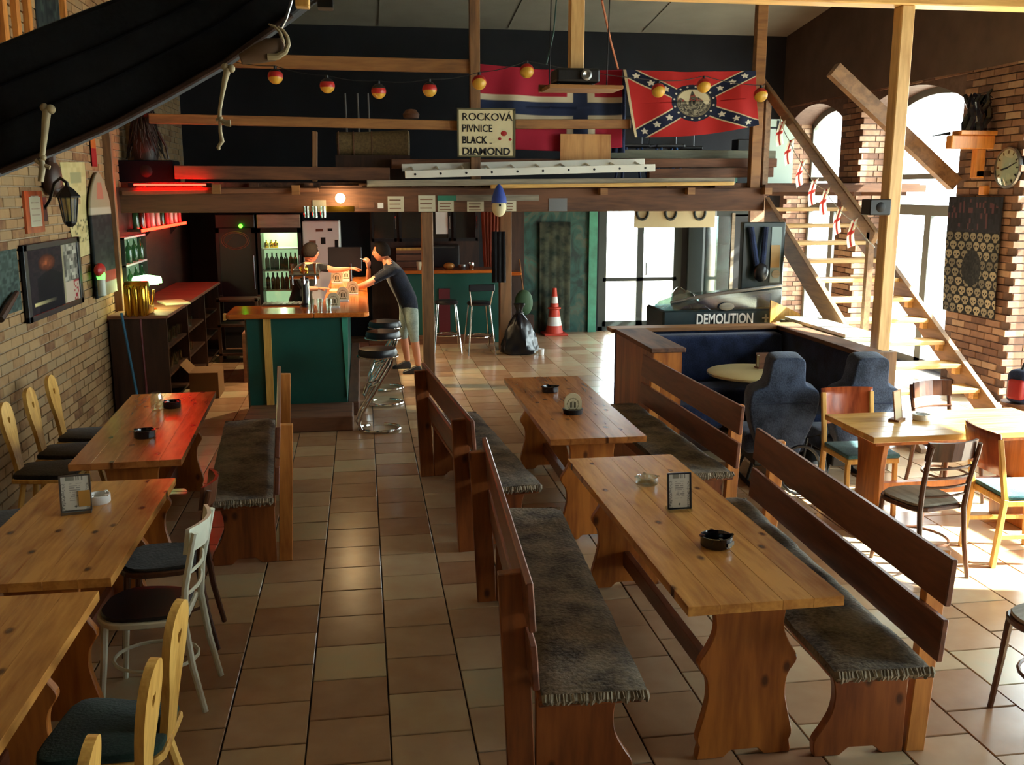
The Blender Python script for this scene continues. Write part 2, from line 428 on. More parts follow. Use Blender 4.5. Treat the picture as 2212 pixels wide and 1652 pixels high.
# ================================================================== SETTING
# ---- floor: slab, tiles in half-bond columns
TP, GAP = 0.36, 0.007
floor = struct(MB().box(XL-.2, XR+WT, YF-.2, YB+.4, -.12, -.012).build('floor', 'grout'))
tile_me = MB().box(-TP/2+GAP/2, TP/2-GAP/2, -TP/2+GAP/2, TP/2-GAP/2, -.012, 0).mesh('tile', 'tile', bevel=.003)
tiles = []
k = math.floor((XL-.06)/TP)
while .06+k*TP < XR:
    x = .06+k*TP+TP/2
    off = 4.079 if k % 2 else 4.079+.181
    n = math.floor((YF-off)/.362)
    while off+n*.362 < YB:
        y = off+n*.362+.181
        if XL-.1 < x < XR+.2: tiles.append((x, y))
        n += 1
    k += 1
def inview(P, m=60):
    q = project(P); return q and -m < q[0] < 2212+m and -m < q[1] < 1652+m
vis = sorted([t for t in tiles if inview((t[0], t[1], 0))], key=lambda t: t[1])
own = set(vis[:290])
for (x, y) in vis[:290]:
    o = bpy.data.objects.new('floor_tile', tile_me); COL.objects.link(o); o.parent = floor
    o.location = Vector((x, y, random.uniform(-.0015, .0008))) - floor.location
mb = MB()
for (x, y) in tiles:
    if (x, y) in own: continue
    g = TP/2-GAP/2; mb.box(x-g, x+g, y-g, y+g, -.012, 0)
tag(mb.build('floor_tile_field', 'tile', floor), kind='stuff')

# ---- walls and ceiling
CT = 6.0
wl = struct(MB().box(XL-.3, XL, YF-.3, YB+.3, 0, CT+.3).build('wall_left', 'mortar'))
mb = MB()                                                          # window wall: piers and arched heads
prev = YB+.3
def arch(a, b, n=14):
    """segmental arch from (b,WSP) to (a,WSP) rising to WAP"""
    h = WAP-WSP; c = (b-a)/2; rad = (c*c+h*h)/(2*h); t0 = math.asin(c/rad)
    return [((a+b)/2 + rad*math.sin(t0-2*t0*i/n), WAP-rad+rad*math.cos(t0-2*t0*i/n)) for i in range(n+1)]
for (a, b) in WIN:
    mb.box(XR, XR+WT, b, prev, 0, CT+.3)
    mb.prism([(b, WSP)] + arch(a, b)[1:-1] + [(a, WSP), (a, CT+.3), (b, CT+.3)], 'x', XR, XR+WT)
    prev = a
mb.box(XR, XR+WT, YF-.3, prev, 0, CT+.3)
wr = struct(mb.build('wall_right', 'mortar_r'))
mb = MB()                                                          # back wall around the glass door
DX0, DX1, DZ = 3.93, 5.38, 2.2
mb.box(XL-.3, DX0, YB, YB+.3, 0, CT+.3); mb.box(DX1, XR+WT, YB, YB+.3, 0, CT+.3); mb.box(DX0, DX1, YB, YB+.3, DZ, CT+.3)
wb = struct(mb.build('wall_back', 'darkwall'))
wf = struct(MB().box(XL-.3, XR+WT, YF-.3, YF, 0, CT+.3).build('wall_front', 'brownwall'))
mb = MB()
mb.prism([(YF-.3, CT), (7.0, CT), (YB+.3, 4.82), (YB+.3, 5.0), (7.0, CT+.18), (YF-.3, CT+.18)], 'x', XL-.3, XR+WT)
ceil = struct(mb.build('ceiling', 'plaster'))
for px in (1100, 1390, 820):                                        # seams between the ceiling sheets
    p = ony(px, 60, 15.9); tag(MB().box(p.x-.02, p.x+.02, 7.2, 15.9, 0, .012).build('ceiling_seam', 'plaster', ceil))
for s_ in [c for c in ceil.children]:
    me = s_.data
    for v in me.vertices:
        wv = wmat(s_) @ v.co
        zz = CT - (wv.y-7.0)*(CT-4.82)/(YB+.3-7.0) - .012 + wv.z
        v.co = wmat(s_).inverted() @ Vector((wv.x, wv.y, zz))
ground = struct(MB().box(XR+WT+.02, 40, -30, 50, -.3, -.05).build('ground_outside', plain('paving', 'b4b0a6', .9)))
g2 = struct(MB().box(-20, XR+WT+.02, YB+.5, 50, -.3, -.05).build('ground_behind', M['mortar']))

# dark upper band on the window wall, dark boarding behind the loft
mb = MB(); z0 = 3.72
mb.box(XR-.03, XR-.001, YF, YB, z0, CT+.2)
struct(mb.build('trim_1', 'brownwall'))
# ---- bricks
def brick_wall(wall, mat, spots, dims, pick, nm='brick'):
    """spots: list of (centre, normal axis) ; the bricks that show largest are objects, the rest one joined part"""
    me = {}
    def get(ax, L):
        key = (ax, round(L, 3))
        if key not in me:
            l, h, d = L/2, dims[1]/2, dims[2]
            b_ = MB()
            if ax == 'x': b_.box(-d, d, -l, l, -h, h)
            else: b_.box(-l, l, -d, d, -h, h)
            me[key] = b_.mesh(nm, mat, bevel=.004)
        return me[key]
    sc = []
    for (c, ax, L) in spots:
        q = project(c)
        sc.append(((1/q[2]) if q and -20 < q[0] < 2232 and -20 < q[1] < 1672 and pick(q) else 0, c, ax, L))
    sc.sort(key=lambda t: -t[0])
    rest = MB()
    for i, (s, c, ax, L) in enumerate(sc):
        if i < 290 and s > 0:
            o = bpy.data.objects.new(nm, get(ax, L)); COL.objects.link(o); o.parent = wall; o.location = Vector(c) - wall.location
        else:
            l, h, d = L/2, dims[1]/2, dims[2]
            if ax == 'x': rest.box(c[0]-d, c[0]+d, c[1]-l, c[1]+l, c[2]-h, c[2]+h)
            else: rest.box(c[0]-l, c[0]+l, c[1]-d, c[1]+d, c[2]-h, c[2]+h)
    tag(rest.build('brick_field', mat, wall), kind='stuff')
BL, BH = .26, .082
spots = []
r_ = 0
while r_*BH < 4.6:
    y = 2.0 + (BL/2 if r_ % 2 else 0)
    while y < YB-.2:
        spots.append(((XL+random.uniform(.001, .007), y, r_*BH+BH/2), 'x', BL-.012)); y += BL
    r_ += 1
def pick_left(q): return not (30 < q[0] < 170 and 515 < q[1] < 690) and q[1] < 900 and q[0] < 245
brick_wall(wl, 'brick', spots, (BL, BH-.012, .012), pick_left)
spots = []
r_ = 0
while r_*BH < 3.7:
    z = r_*BH+BH/2
    y = 3.0 + (BL/2 if r_ % 2 else 0)
    while y < YB-.2:
        inside = any(a-.08 < y < b+.08 and z < WSP+.26 for a, b in WIN)
        if not inside: spots.append(((XR-random.uniform(.001, .006), y, z), 'x', BL-.012))
        y += BL
    for (a, b) in WIN[:4]:                                           # bricks of the jamb that faces the room's entrance
        for q_ in range(2):
            xx = XR + .125 + q_*.25 - (.06 if r_ % 2 else 0)
            if z < WSP: spots.append(((xx, b-random.uniform(.001, .006), z), 'y', .238))
    r_ += 1
brick_wall(wr, 'brick_r', spots, (BL, BH-.012, .012), lambda q: 1640 < q[0] and not (2040 < q[0] < 2165 and 425 < q[1] < 680))

struct(MB().box(XL+.008, XL+.03, 11.35, YB, 0, 2.38).build('gloom_panel', 'dark_wood_y'))  # dark panel added over the bricks so the back-bar wall stays gloomy
# ---- arched windows in the right wall
def window(idx, a, b):
    w_ = bpy.data.objects.new('window_%d' % idx, None); COL.objects.link(w_); w_.location = (XR+.42, (a+b)/2, 0); struct(w_)
    x0, x1 = XR+.38, XR+.46
    m_ = (a+b)/2
    fr = MB()
    fr.box(x0, x1, a, a+.09, 0, WSP); fr.box(x0, x1, b-.09, b, 0, WSP); fr.box(x0, x1, a, b, 0, .1)
    fr.build('window_frame', 'windowframe', w_)
    ar = arch(a, b); ai = [(y+(m_-y)*.08, z-.09) for y, z in ar]
    MB().prism(ar + ai[::-1], 'x', x0, x1).build('arch_frame', 'windowframe', w_)
    MB().box(x0-.01, x1, a, b, 2.02, 2.16).build('transom', 'windowframe', w_)
    MB().box(x0, x1, a, b, 2.5, 2.57).build('glazing_bar', 'windowframe', w_)
    MB().box(x0, x1, m_-.07, m_+.07, 0, 2.02).build('mullion', 'windowframe', w_)
    MB().box(x0+.03, x0+.04, a, m_, .1, 2.02).build('pane', 'glass', w_)
    MB().box(x0+.03, x0+.04, m_, b, .1, 2.02).build('pane', 'glass', w_)
    MB().box(x0+.03, x0+.04, a, b, 2.16, 2.5).build('pane', 'glass', w_)
    MB().prism([(b, 2.57)] + ar + [(a, 2.57)], 'x', x0+.03, x0+.04).build('pane', 'glass', w_)
for i, (a, b) in enumerate(WIN): window(i+1, a, b)

# ---- glass double door in the back wall
dr = bpy.data.objects.new('door_1', None); COL.objects.link(dr); dr.location = ((DX0+DX1)/2, YB+.05, 0); struct(dr)
yd0, yd1 = YB+.0, YB+.07
MB().box(DX0, DX0+.08, yd0, yd1, 0, DZ).box(DX1-.08, DX1, yd0, yd1, 0, DZ).box(DX0, DX1, yd0, yd1, DZ-.08, DZ).box(DX0, DX1, yd0, yd1, 0, .07).build('door_frame', 'frame', dr)
mid = 4.655
for (x0, x1) in ((DX0+.08, mid), (mid, DX1-.08)):
    lf = MB().box(x0, x0+.055, yd0, yd1-.01, .07, DZ-.08).box(x1-.055, x1, yd0, yd1-.01, .07, DZ-.08).box(x0, x1, yd0, yd1-.01, .84, .9).box(x0, x1, yd0, yd1-.01, .07, .16).box(x0, x1, yd0, yd1-.01, DZ-.14, DZ-.08).build('door_leaf', 'frame', dr)
    MB().box(x0+.05, x1-.05, yd0+.03, yd0+.036, .15, .85).build('pane', 'glass', lf)
    MB().box(x0+.05, x1-.05, yd0+.03, yd0+.036, .89, DZ-.13).build('pane', 'glass', lf)
MB().tube([(mid+.09, yd0-.06, .95), (mid+.09, yd0-.06, 1.15)], .012).tube([(mid+.09, yd0-.06, .95), (mid+.09, yd0, .95)], .01).tube([(mid+.09, yd0-.06, 1.15), (mid+.09, yd0, 1.15)], .01).build('handle', 'steel', dr, smooth=True)

# ---- green marbled cladding of the back wall, with its pale green edge post
m_, nt, b_ = newmat('green_marbling')
mp = coords(nt, (1, 1, .7)); n1 = N(nt, 'ShaderNodeTexNoise'); n1.inputs['Scale'].default_value = 3.5; n1.inputs['Detail'].default_value = 9; n1.inputs['Distortion'].default_value = 1.5
nt.links.new(mp.outputs[0], n1.inputs['Vector']); rp = ramp(nt, [(.34, '0c2a28'), (.5, '1c5048'), (.6, '4a5446'), (.72, '2a6a5e')])
nt.links.new(n1.outputs['Fac'], rp.inputs[0]); nt.links.new(rp.outputs[0], b_.inputs['Base Color']); b_.inputs['Roughness'].default_value = .6
M['marbling'] = m_
xg0, xg1 = ony(1130, 600, YB).x, ony(1268, 600, YB).x
struct(MB().box(xg0, xg1, YB-.06, YB-.001, 0, 2.36).build('trim_2', 'marbling'))
struct(MB().box(xg1, xg1+.14, YB-.12, YB-.001, 0, 2.36).build('trim_3', 'green_light'))
struct(MB().box(xg0-.35, xg0, YB-.1, YB-.001, 0, 2.36).build('trim_4', 'dark_wood'))

# ---- loft (mezzanine): beam, floor, joists, posts
YM = 11.6
loft = struct(MB().box(XL, XR, YM+.15, YB, 2.38, 2.44).build('loft_floor', 'beam_y'))
struct(MB().box(XL, 4.95, YM, YM+.18, 2.10, 2.38).build('loft_beam', 'beam', bevel=.012))
struct(MB().box(4.95, XR, YM, YM+.1, 2.33, 2.42).build('loft_edge', 'beam'))
x = XL+.25
while x < XR-.2:
    MB().box(x-.05, x+.05, YM+.06 if x < 4.9 else YM+.1, YB-.02, 2.28 if x > 4.9 else 2.381, 2.38 if x > 4.9 else 2.43).build('joist', 'beam_y', loft); x += .62
def post(name, px0, px1, pyt, y, z0, z1, mat, label, d=None):
    a, b = ony(px0, pyt, y).x, ony(px1, pyt, y).x
    d = d or (b-a)
    o = MB().box(a, b, y, y+d, z0, z1).build(name, mat, bevel=.008)
    o['label'] = label; o['category'] = 'post'; return o
post('timber_post', 911, 936, 520, YM+.02, 0, 2.1, 'beam_z', 'weathered square timber post under the loft beam, stickers near its top')
post('timber_post', 1080, 1105, 600, 14.15, 0, 2.38, 'beam_z', 'square timber post between the green wall counter and the black rubbish bag')
# ---- stairs: two stringers, treads, hand rail
st = thing('staircase', 'open wooden staircase with pale treads climbing to the loft', 'stairs', (5.5, 8.2, 0))
SL = .59
def sz(y): return .276+SL*(y-8.28)
for x in (4.99, 6.01):
    mb = MB(); y0, y1 = 8.0, 11.62
    ya = 8.0
    mb.prism([(7.85, 0), (8.25, 0), (y1+.0, sz(y1)-.28), (y1, sz(y1)+.02), (7.85, sz(7.85)+.02)], 'x', x-.03, x+.03)
    mb.build('stringer', 'stringer', st, bevel=.004)
for i in range(12):
    z, y = .24+.19*i, 8.22+.322*i
    if y > 11.5: break
    MB().box(5.02, 5.98, y, y+.27, z-.042, z).build('tread', 'stair', st, bevel=.006)
    if i < 6: MB().box(5.93, 5.98, y+.03, y+.1, z-.11, z-.042).build('cleat', 'stair', st)
hr = MB().bar((4.97, 8.93, 1.89), (4.97, 11.95, 3.68), .06, .13).build('hand_rail', 'stringer', st, bevel=.008)
MB().bar((4.97, 9.02, .7), (4.97, 9.02, 1.94), .06, .06).build('baluster', 'stringer', st)
MB().bar((4.97, 11.7, 2.4), (4.97, 11.7, 3.54), .07, .07).build('baluster', 'stringer', st)
# ---- tall pale post and the roof tie beam above it
a = ony(1905, 800, 8).x
struct(MB().box(XL, XR, 8.0, 8.2, 3.88, 4.1).build('roof_tie_beam', 'batten', bevel=.01))
tag(MB().box(4.56, 4.68, 8.02, 8.16, 0, 3.88).build('roof_post', 'pale_post', bevel=.008), 'tall pale square roof post standing beside the staircase', 'post')
p0, p1 = ony(1800, 150, 10.9), ony(2062, 398, 10.9)
struct(MB().bar(p0, p1, .12, .17, up=(0, 0, 1)).build('roof_brace', 'stringer'))
# ================================================================== FURNITURE
def mirror_profile(half):
    """half: list of (halfwidth, z) bottom to top -> closed outline"""
    return [(-x, z) for x, z in half] + [(x, z) for x, z in half[::-1]]
def smooth_profile(pts, sub=5):
    out = []
    n = len(pts)
    for i in range(n-1):
        p0, p1, p2, p3 = pts[max(i-1, 0)], pts[i], pts[i+1], pts[min(i+2, n-1)]
        for s in range(sub):
            t = s/sub
            out.append(tuple(.5*((2*p1[k]) + (-p0[k]+p2[k])*t + (2*p0[k]-5*p1[k]+4*p2[k]-p3[k])*t*t + (-p0[k]+3*p1[k]-3*p2[k]+p3[k])*t**3) for k in (0, 1)))
    out.append(pts[-1]); return out
def trestle_table(W, L, mat, label, loc, rz, group='trestle tables in the beer hall', H=.76, inset=.2, ends=(1, 1)):
    t = thing('trestle_table', label, 'table', loc, rz, group)
    n = 5; pw = W/n
    for i in range(n):
        MB().box(-W/2+i*pw+.0002, -W/2+(i+1)*pw-.0002, -L/2, L/2, H-.04, H).build('plank', mat, t, bevel=.0012, local=True)
    half = smooth_profile([(.20, .06), (.21, .1), (.185, .2), (.17, .28), (.178, .36), (.215, .43), (.178, .5), (.15, .57), (.155, .65), (.185, .72)], 4)
    out = mirror_profile([(.075, 0), (.21, 0)][::1] and half)
    foot = [(-.21, .0), (-.09, 0), (-.06, .03), (.06, .03), (.09, 0), (.21, 0)]
    poly = foot[::1] + [(x, z) for x, z in half] + [(-x, z) for x, z in half[::-1]]
    for s in (-1, 1):
        y = s*(L/2-inset)
        p = MB().prism(poly, 'y', y-.022, y+.022).build('end_panel', 'pine_leg', t, bevel=.004, local=True)
        MB().box(-W/2+.05, W/2-.05, y-.045, y+.045, H-.085, H-.04).build('batten', 'pine_leg', t, local=True)
    MB().box(-.02, .02, -L/2+inset-.015, L/2-inset+.015, .13, .225).build('stretcher', 'oak_board', t, bevel=.004, local=True)
    return t
trestle_table(.65, 2.15, 'pine', 'honey pine trestle table carrying a clear glass ashtray and a black-framed menu stand', (1.521, 4.445, 0), R(.6), inset=.17)
trestle_table(.645, 2.14, 'pine_dk', 'reddish pine trestle table carrying a round-topped coaster holder, nearer the bar than the honey one', (1.495, 7.05, 0), R(-.2), inset=.2)
trestle_table(.64, 2.05, 'pine_dk', 'trestle table catching a red glow, two dark ashtrays on it', (-1.475, 6.87, 0), R(2.4))
trestle_table(.68, 1.45, 'pine', 'pine trestle table with a white menu card leaning beside a white ashtray', (-1.415, 4.735, 0), R(0))
trestle_table(.68, 1.7, 'pine', 'bare pine trestle table next to slab-back chairs with heart-shaped holes', (-1.43, 3.03, 0), R(0))

def bench(label, loc, rz, side, L=2.17, mirror=1, group='high-backed benches beside the trestle tables'):
    """side=+1: back on +x side"""
    t = thing('bench', label, 'bench', loc, rz, group)
    s = side
    # leg panel outline (x towards the back)
    fr = smooth_profile([(-.2, .0), (-.205, .07), (-.17, .13), (-.135, .2), (-.125, .28), (-.14, .36), (-.17, .42)], 4)
    poly = [(-.2, 0), (-.09, 0), (-.05, .035), (.06, .035), (.1, 0), (.19, 0), (.19, .42)] + fr[::-1][:-1]
    for e in (-1, 1):
        y = e*(L/2-.2)
        MB().prism([(s*x, z) for x, z in poly], 'y', y-.022, y+.022).build('end_panel', 'bench_leg', t, bevel=.004, local=True)
        # upright carrying the two back boards
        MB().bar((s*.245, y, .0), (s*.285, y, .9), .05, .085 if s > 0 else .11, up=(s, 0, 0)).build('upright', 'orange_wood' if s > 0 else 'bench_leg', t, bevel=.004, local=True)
    MB().box(-.2, .2, -L/2+.02, L/2-.02, .42, .445).build('seat_board', 'bench_leg', t, bevel=.004, local=True)
    MB().box(-.015, .015, -L/2+.2, L/2-.2, .2, .29).build('stretcher', 'bench_leg', t, local=True)
    for (z0, z1, xx) in ((.5, .68, .212), (.735, .93, .226)):
        Mx = Matrix.Translation((s*xx, 0, z0)) @ Matrix.Rotation(s*R(3.8), 4, 'Y')
        MB().box(-.014, .014, -L/2, L/2, 0, z1-z0, Mx).build('back_board', 'oak_board', t, bevel=.005, local=True)
    # plush cover, softly uneven, with a worn fringe along its ends
    nx, ny = 8, 36
    def top(u, v):
        x = -.215+.40*u; y = -L/2-.005+(L+.01)*v
        e = min(u, 1-u)*8
        seam = .006*(math.cos(v*5*2*PI) > .93)
        return (s*x, y, .478 + .014*min(1, e) - seam + .004*math.sin(v*23+u*5))
    mb = MB(); mb.sheet(top, nx, ny)
    base = len(mb.v); per = [i for i in range(nx+1)] + [j*(nx+1)+nx for j in range(1, ny+1)] + [ny*(nx+1)+i for i in range(nx-1, -1, -1)] + [j*(nx+1) for j in range(ny-1, 0, -1)]
    for i in per: mb.v.append((mb.v[i][0], mb.v[i][1], .444))
    for k_ in range(len(per)):
        l_ = (k_+1) % len(per); mb.f.append((per[k_], per[l_], base+l_, base+k_))
    cv = mb.build('seat_cover', 'cover', t, smooth=True, local=True)
    for e in (-1, 1):
        mb = MB()
        n_ = 30
        for k_ in range(n_):
            x = -.205+.385*k_/(n_-1); y = e*(L/2+.008)
            d = .014+.014*random.random()
            mb.tube([(s*x, y-e*.012, .478), (s*(x+random.uniform(-.006, .006)), y+e*.006, .462), (s*(x+random.uniform(-.01, .01)), y, .465-d)], [.013, .012, .006], 5)
        mb.build('fringe', 'fringe', cv, smooth=True, local=True)
    return t
bench('bench with plush grey cover on the window side of the honey pine table', (2.06, 4.36, 0), R(-2.6), 1)
bench('bench with plush cover standing between the reddish pine table and the blue chairs', (2.22, 7.08, 0), R(1.2), 1)
bench('bench with plush cover on the aisle side of the honey pine table', (.86, 4.36, 0), R(-2.7), -1)
bench('aisle bench beside the reddish pine table, its back turned to the bar', (.80, 6.97, 0), R(4.6), -1)
bench('bench with worn fringed cover beside the red-lit table, its back to the aisle', (-.86, 6.95, 0), R(4.4), 1)

# ---- slab-back farmhouse chair
def farm_chair(label, pad):
    t = thing('farmhouse_chair', label, 'chair')
    # faces +x ; back at -x
    seat = smooth_profile([(-.2, -.16), (-.21, 0), (-.2, .16), (0, .2), (.19, .21), (.215, 0), (.19, -.21), (0, -.2), (-.2, -.16)], 3)[:-1]
    MB().prism(seat, 'z', .405, .435).build('seat', 'honey', t, bevel=.006, local=True)
    MB().prism([(x*.96, y*.96) for x, y in seat], 'z', .435, .47).build('seat_pad', pad, t, bevel=.012, seg=2, smooth=True, local=True)
    half = smooth_profile([(.055, 0), (.058, .1), (.07, .2), (.098, .3), (.108, .38), (.1, .44), (.075, .485), (.03, .508), (0, .51)], 4)
    hole = [(0, .355), (.018, .378), (.022, .395), (.014, .408), (0, .4)]
    Mx = Matrix.Translation((-.19, 0, .43)) @ Matrix.Rotation(R(-8), 4, 'Y')
    mb = MB()
    for s in (-1, 1):
        poly = [(0, 0)] + [(s*x, z) for x, z in half[:-1]] + [(0, .51)] + [(s*x, z) for x, z in hole[::-1]]
        mb.prism(poly, 'x', -.014, .014, Mx)
    mb.build('backrest', 'honey', t, bevel=.0, local=True)
    for sx in (-1, 1):
        for sy in (-1, 1):
            MB().tube([(sx*.13, sy*.13, .41), (sx*.165, sy*.165, .2), (sx*.2, sy*.2, 0)], [.019, .021, .014], 8).build('leg', 'honey', t, smooth=True, local=True)
    return t
fc = farm_chair('slab-back chair', 'dark_pad'); ff = [False]
for i, (y, lb) in enumerate(((7.86, 'farmhouse chair with a holed slab back against the brick wall, next to the back-bar cabinet'), (7.36, 'middle one of the slab-back chairs lined up along the brick wall'), (6.86, 'slab-back chair along the brick wall beside the red-lit table, farthest from the cabinet'), (5.75, 'dark-seated slab-back chair by the brick wall near the white menu card'), (5.1, 'slab-back chair by the brick wall next to the table with the white ashtray'))):
    place(fc, ff, (-2.18, y, 0), 0, lb, 'slab-back chairs')
fc2 = farm_chair('slab-back chair', 'green_pad'); ff2 = [False]
for (x, y, a, lb) in ((-.93, 3.33, 174, 'slab-back chair with dark green pad, next to the white bentwood chair'), (-.93, 2.87, 178, 'slab-back chair with dark green pad, middle of three at the bare table'), (-1.0, 2.42, 183, 'slab-back chair at the bare table, farthest from the white bentwood chair')):
    place(fc2, ff2, (x, y, 0), R(a), lb, 'slab-back chairs')

# ---- bentwood chairs (face +x, back at -x)
def bentwood(label, wood_, seatm, slats, cat='chair', sw=.2):
    t = thing('bentwood_chair', label, cat)
    pr = smooth_profile([(-.19, -.15), (-.2, 0), (-.19, .15), (-.05, .2), (.12, .195), (.2, .1), (.21, 0), (.2, -.1), (.12, -.195), (-.05, -.2), (-.19, -.15)], 3)[:-1]
    MB().prism(pr, 'z', .425, .455).build('seat_frame', wood_, t, bevel=.006, local=True)
    MB().prism([(x*.93, y*.93) for x, y in pr], 'z', .455, .472).build('seat', seatm, t, bevel=.006, smooth=True, local=True)
    for s in (-1, 1):
        MB().tube([(-.27, s*.17, 0), (-.225, s*.165, .22), (-.2, s*.16, .44), (-.215, s*.165, .6), (-.26, s*.175, .8), (-.275, s*.17, .86)], [.014, .016, .017, .016, .015, .014], 8).build('stile', wood_, t, smooth=True, local=True)
        MB().tube([(.19, s*.18, 0), (.165, s*.165, .25), (.15, s*.155, .43)], [.013, .016, .018], 8).build('leg', wood_, t, smooth=True, local=True)
    def arc(z, x, dz=0, bow=.05):
        return [(x-bow*math.cos(a*PI/2), .175*a, z) for a in (-1, -.6, -.2, .2, .6, 1)]
    mb = MB()
    for z0, z1 in ((.76, .88),):
        A = arc(z0, -.235); B = arc(z1, -.255)
        pts = []
        for i in range(5):
            for (p, q_) in ((A[i], A[i+1]),):
                mb.add([A[i], A[i+1], B[i+1], B[i], (A[i][0]+.018, A[i][1], A[i][2]), (A[i+1][0]+.018, A[i+1][1], A[i+1][2]), (B[i+1][0]+.018, B[i+1][1], B[i+1][2]), (B[i][0]+.018, B[i][1], B[i][2])],
                       [(0, 1, 2, 3), (7, 6, 5, 4), (0, 4, 5, 1), (3, 2, 6, 7)] + ([(0, 3, 7, 4)] if i == 0 else []) + ([(1, 5, 6, 2)] if i == 4 else []))
    mb.build('top_rail', wood_, t, smooth=True, local=True)
    for z in slats:
        MB().tube([(p[0]+.012, p[1], p[2]) for p in arc(z, -.20 - (z-.45)*.13, bow=.035)], .009, 6).build('slat', wood_, t, smooth=True, local=True)
    ring = [(-.02+.19*math.cos(a), .16*math.sin(a), .2) for a in [2*PI*k_/20 for k_ in range(20)]]
    MB().tube(ring, .009, 6, closed=True).build('stretcher_ring', wood_, t, smooth=True, local=True)
    return t
c = bentwood('white painted bentwood chair with a black seat at the table with the white menu card', 'white_paint', 'black_pad', (.56, .66)); c.location = (-1.03, 4.42, 0); c.rotation_euler.z = R(176)
c = bentwood('dark brown bentwood chair tucked between the white chair and the red-lit bench', 'brownchair', 'dark_pad', (.6,)); c.location = (-1.08, 5.02, 0); c.rotation_euler.z = R(182)
c = bentwood('dark bentwood chair with four curved slats and a worn seat at the sunlit table', 'brownchair', 'plank_grey', (.53, .59, .65, .71)); c.location = (3.42, 5.38, 0); c.rotation_euler.z = R(98)
c = bentwood('brown bentwood chair behind the sunlit table, in front of the stair foot', 'brownchair', 'plank_grey', (.6, .68)); c.location = (4.42, 6.62, 0); c.rotation_euler.z = R(-82)
# ---- panel-back chairs with pale frames (face +x, back at -x)
def panel_chair(label, panel):
    t = thing('panel_back_chair', label, 'chair')
    MB().box(-.2, .21, -.2, .2, .4, .44).build('seat_frame', 'honey', t, bevel=.006, local=True)
    MB().box(-.19, .22, -.2, .2, .44, .475).build('seat_pad', 'teal_pad', t, bevel=.015, seg=2, smooth=True, local=True)
    for s in (-1, 1):
        MB().bar((-.24, s*.19, 0), (-.2, s*.19, .45), .032, .036).build('leg', 'honey', t, bevel=.004, local=True)
        MB().bar((-.2, s*.19, .44), (-.27, s*.19, .84), .03, .034).build('stile', 'honey', t, bevel=.004, local=True)
        MB().bar((.2, s*.185, 0), (.18, s*.18, .42), .032, .032).build('leg', 'honey', t, bevel=.004, local=True)
        MB().bar((-.21, s*.19, .2), (.19, s*.185, .2), .02, .026).build('stretcher', 'honey', t, local=True)
    mb = MB()
    def back(u, v):
        a = (u-.5)*2; z = .6+.27*v
        return (-.225-.055*v - .035*(1-a*a), .205*a, z)
    mb.sheet(back, 10, 4)
    o = mb.build('backrest', panel, t, smooth=True, local=True)
    md = o.modifiers.new('thickness', 'SOLIDIFY'); md.thickness = .014; md.offset = 0
    return t
c = panel_chair('pale-framed chair with a red-brown panel back, beside the blue armchairs', 'redwood'); c.location = (3.62, 6.5, 0); c.rotation_euler.z = R(-92)
c = panel_chair('pale-framed chair with a teal pad standing sideways at the sunlit table', 'redwood'); c.location = (4.145, 5.44, 0); c.rotation_euler.z = R(-5)
c = bentwood('dark chair of which one leg shows, on the bright floor by the window bench', 'brownchair', 'plank_grey', (.6, .68)); c.location = (3.05, 3.62, 0); c.rotation_euler.z = R(200)

# ---- sunlit table across the room's width
t = thing('dining_table', 'pale wooden table in full sunlight by the windows, a dark menu stand on it', 'table', (3.95, 6.06, 0))
for i in range(5):
    MB().box(3.27, 4.75, 5.71+.138*i+.0006, 5.71+.138*(i+1)-.0006, .72, .76).build('plank', wood('sunny_table', 'b07c3c', 'd8a860', .25, 'X', 3, .05) if i == 0 else bpy.data.materials['sunny_table'], t, bevel=.003)
half = smooth_profile([(.2, .0), (.21, .08), (.17, .2), (.15, .4), (.16, .55), (.19, .68)], 4)
for x in (3.46, 4.56):
    MB().prism([(6.055+y, z) for y, z in ([(-h_, z_) for h_, z_ in half] + [(h_, z_) for h_, z_ in half[::-1]])], 'x', x-.02, x+.02).build('end_panel', 'pine_leg', t, bevel=.004)
MB().box(3.46, 4.56, 6.03, 6.08, .25, .34).build('stretcher', 'pine_leg', t)
MB().box(3.35, 4.67, 5.82, 6.3, .67, .72).build('apron', 'pine_leg', t)

# ---- blue corner seat
so = thing('corner_sofa', 'dark blue upholstered U-shaped seat with a wooden cap rail', 'sofa', (3.4, 9.0, 0))
cap = .99
MB().box(2.52, 4.4, 9.38, 9.52, 0, cap-.04).build('back_panel', 'bluefab', so, bevel=.01)
MB().box(2.50, 2.72, 8.12, 9.38, 0, cap-.04).build('side_panel', 'bench_leg', so, bevel=.008)
MB().box(2.72, 2.78, 8.14, 9.38, .3, cap-.05).build('side_cushion', 'bluefab', so, bevel=.02)
MB().box(4.22, 4.38, 7.6, 9.38, 0, cap-.04).build('side_panel', 'bluefab', so, bevel=.01)
MB().box(2.44, 4.46, 9.34, 9.55, cap-.04, cap).build('cap_rail', 'rail', so, bevel=.006)
MB().box(2.47, 2.79, 8.08, 9.34, cap-.04, cap).build('cap_rail', 'beam_y', so, bevel=.006)
MB().box(4.18, 4.42, 7.5, 9.34, cap-.04, cap).build('cap_rail', 'beam_y', so, bevel=.006)
MB().box(2.5, 2.76, 8.1, 8.13, 0, cap-.04).build('end_board', 'pine_leg', so)
MB().box(2.72, 4.22, 8.85, 9.38, .22, .45).build('seat_cushion', 'bluefab', so, bevel=.04, seg=3, smooth=True)
MB().box(2.72, 3.2, 8.16, 8.85, .22, .45).build('seat_cushion', 'bluefab', so, bevel=.04, seg=3, smooth=True)
MB().box(3.75, 4.22, 7.66, 8.85, .22, .45).build('seat_cushion', 'bluefab', so, bevel=.04, seg=3, smooth=True)
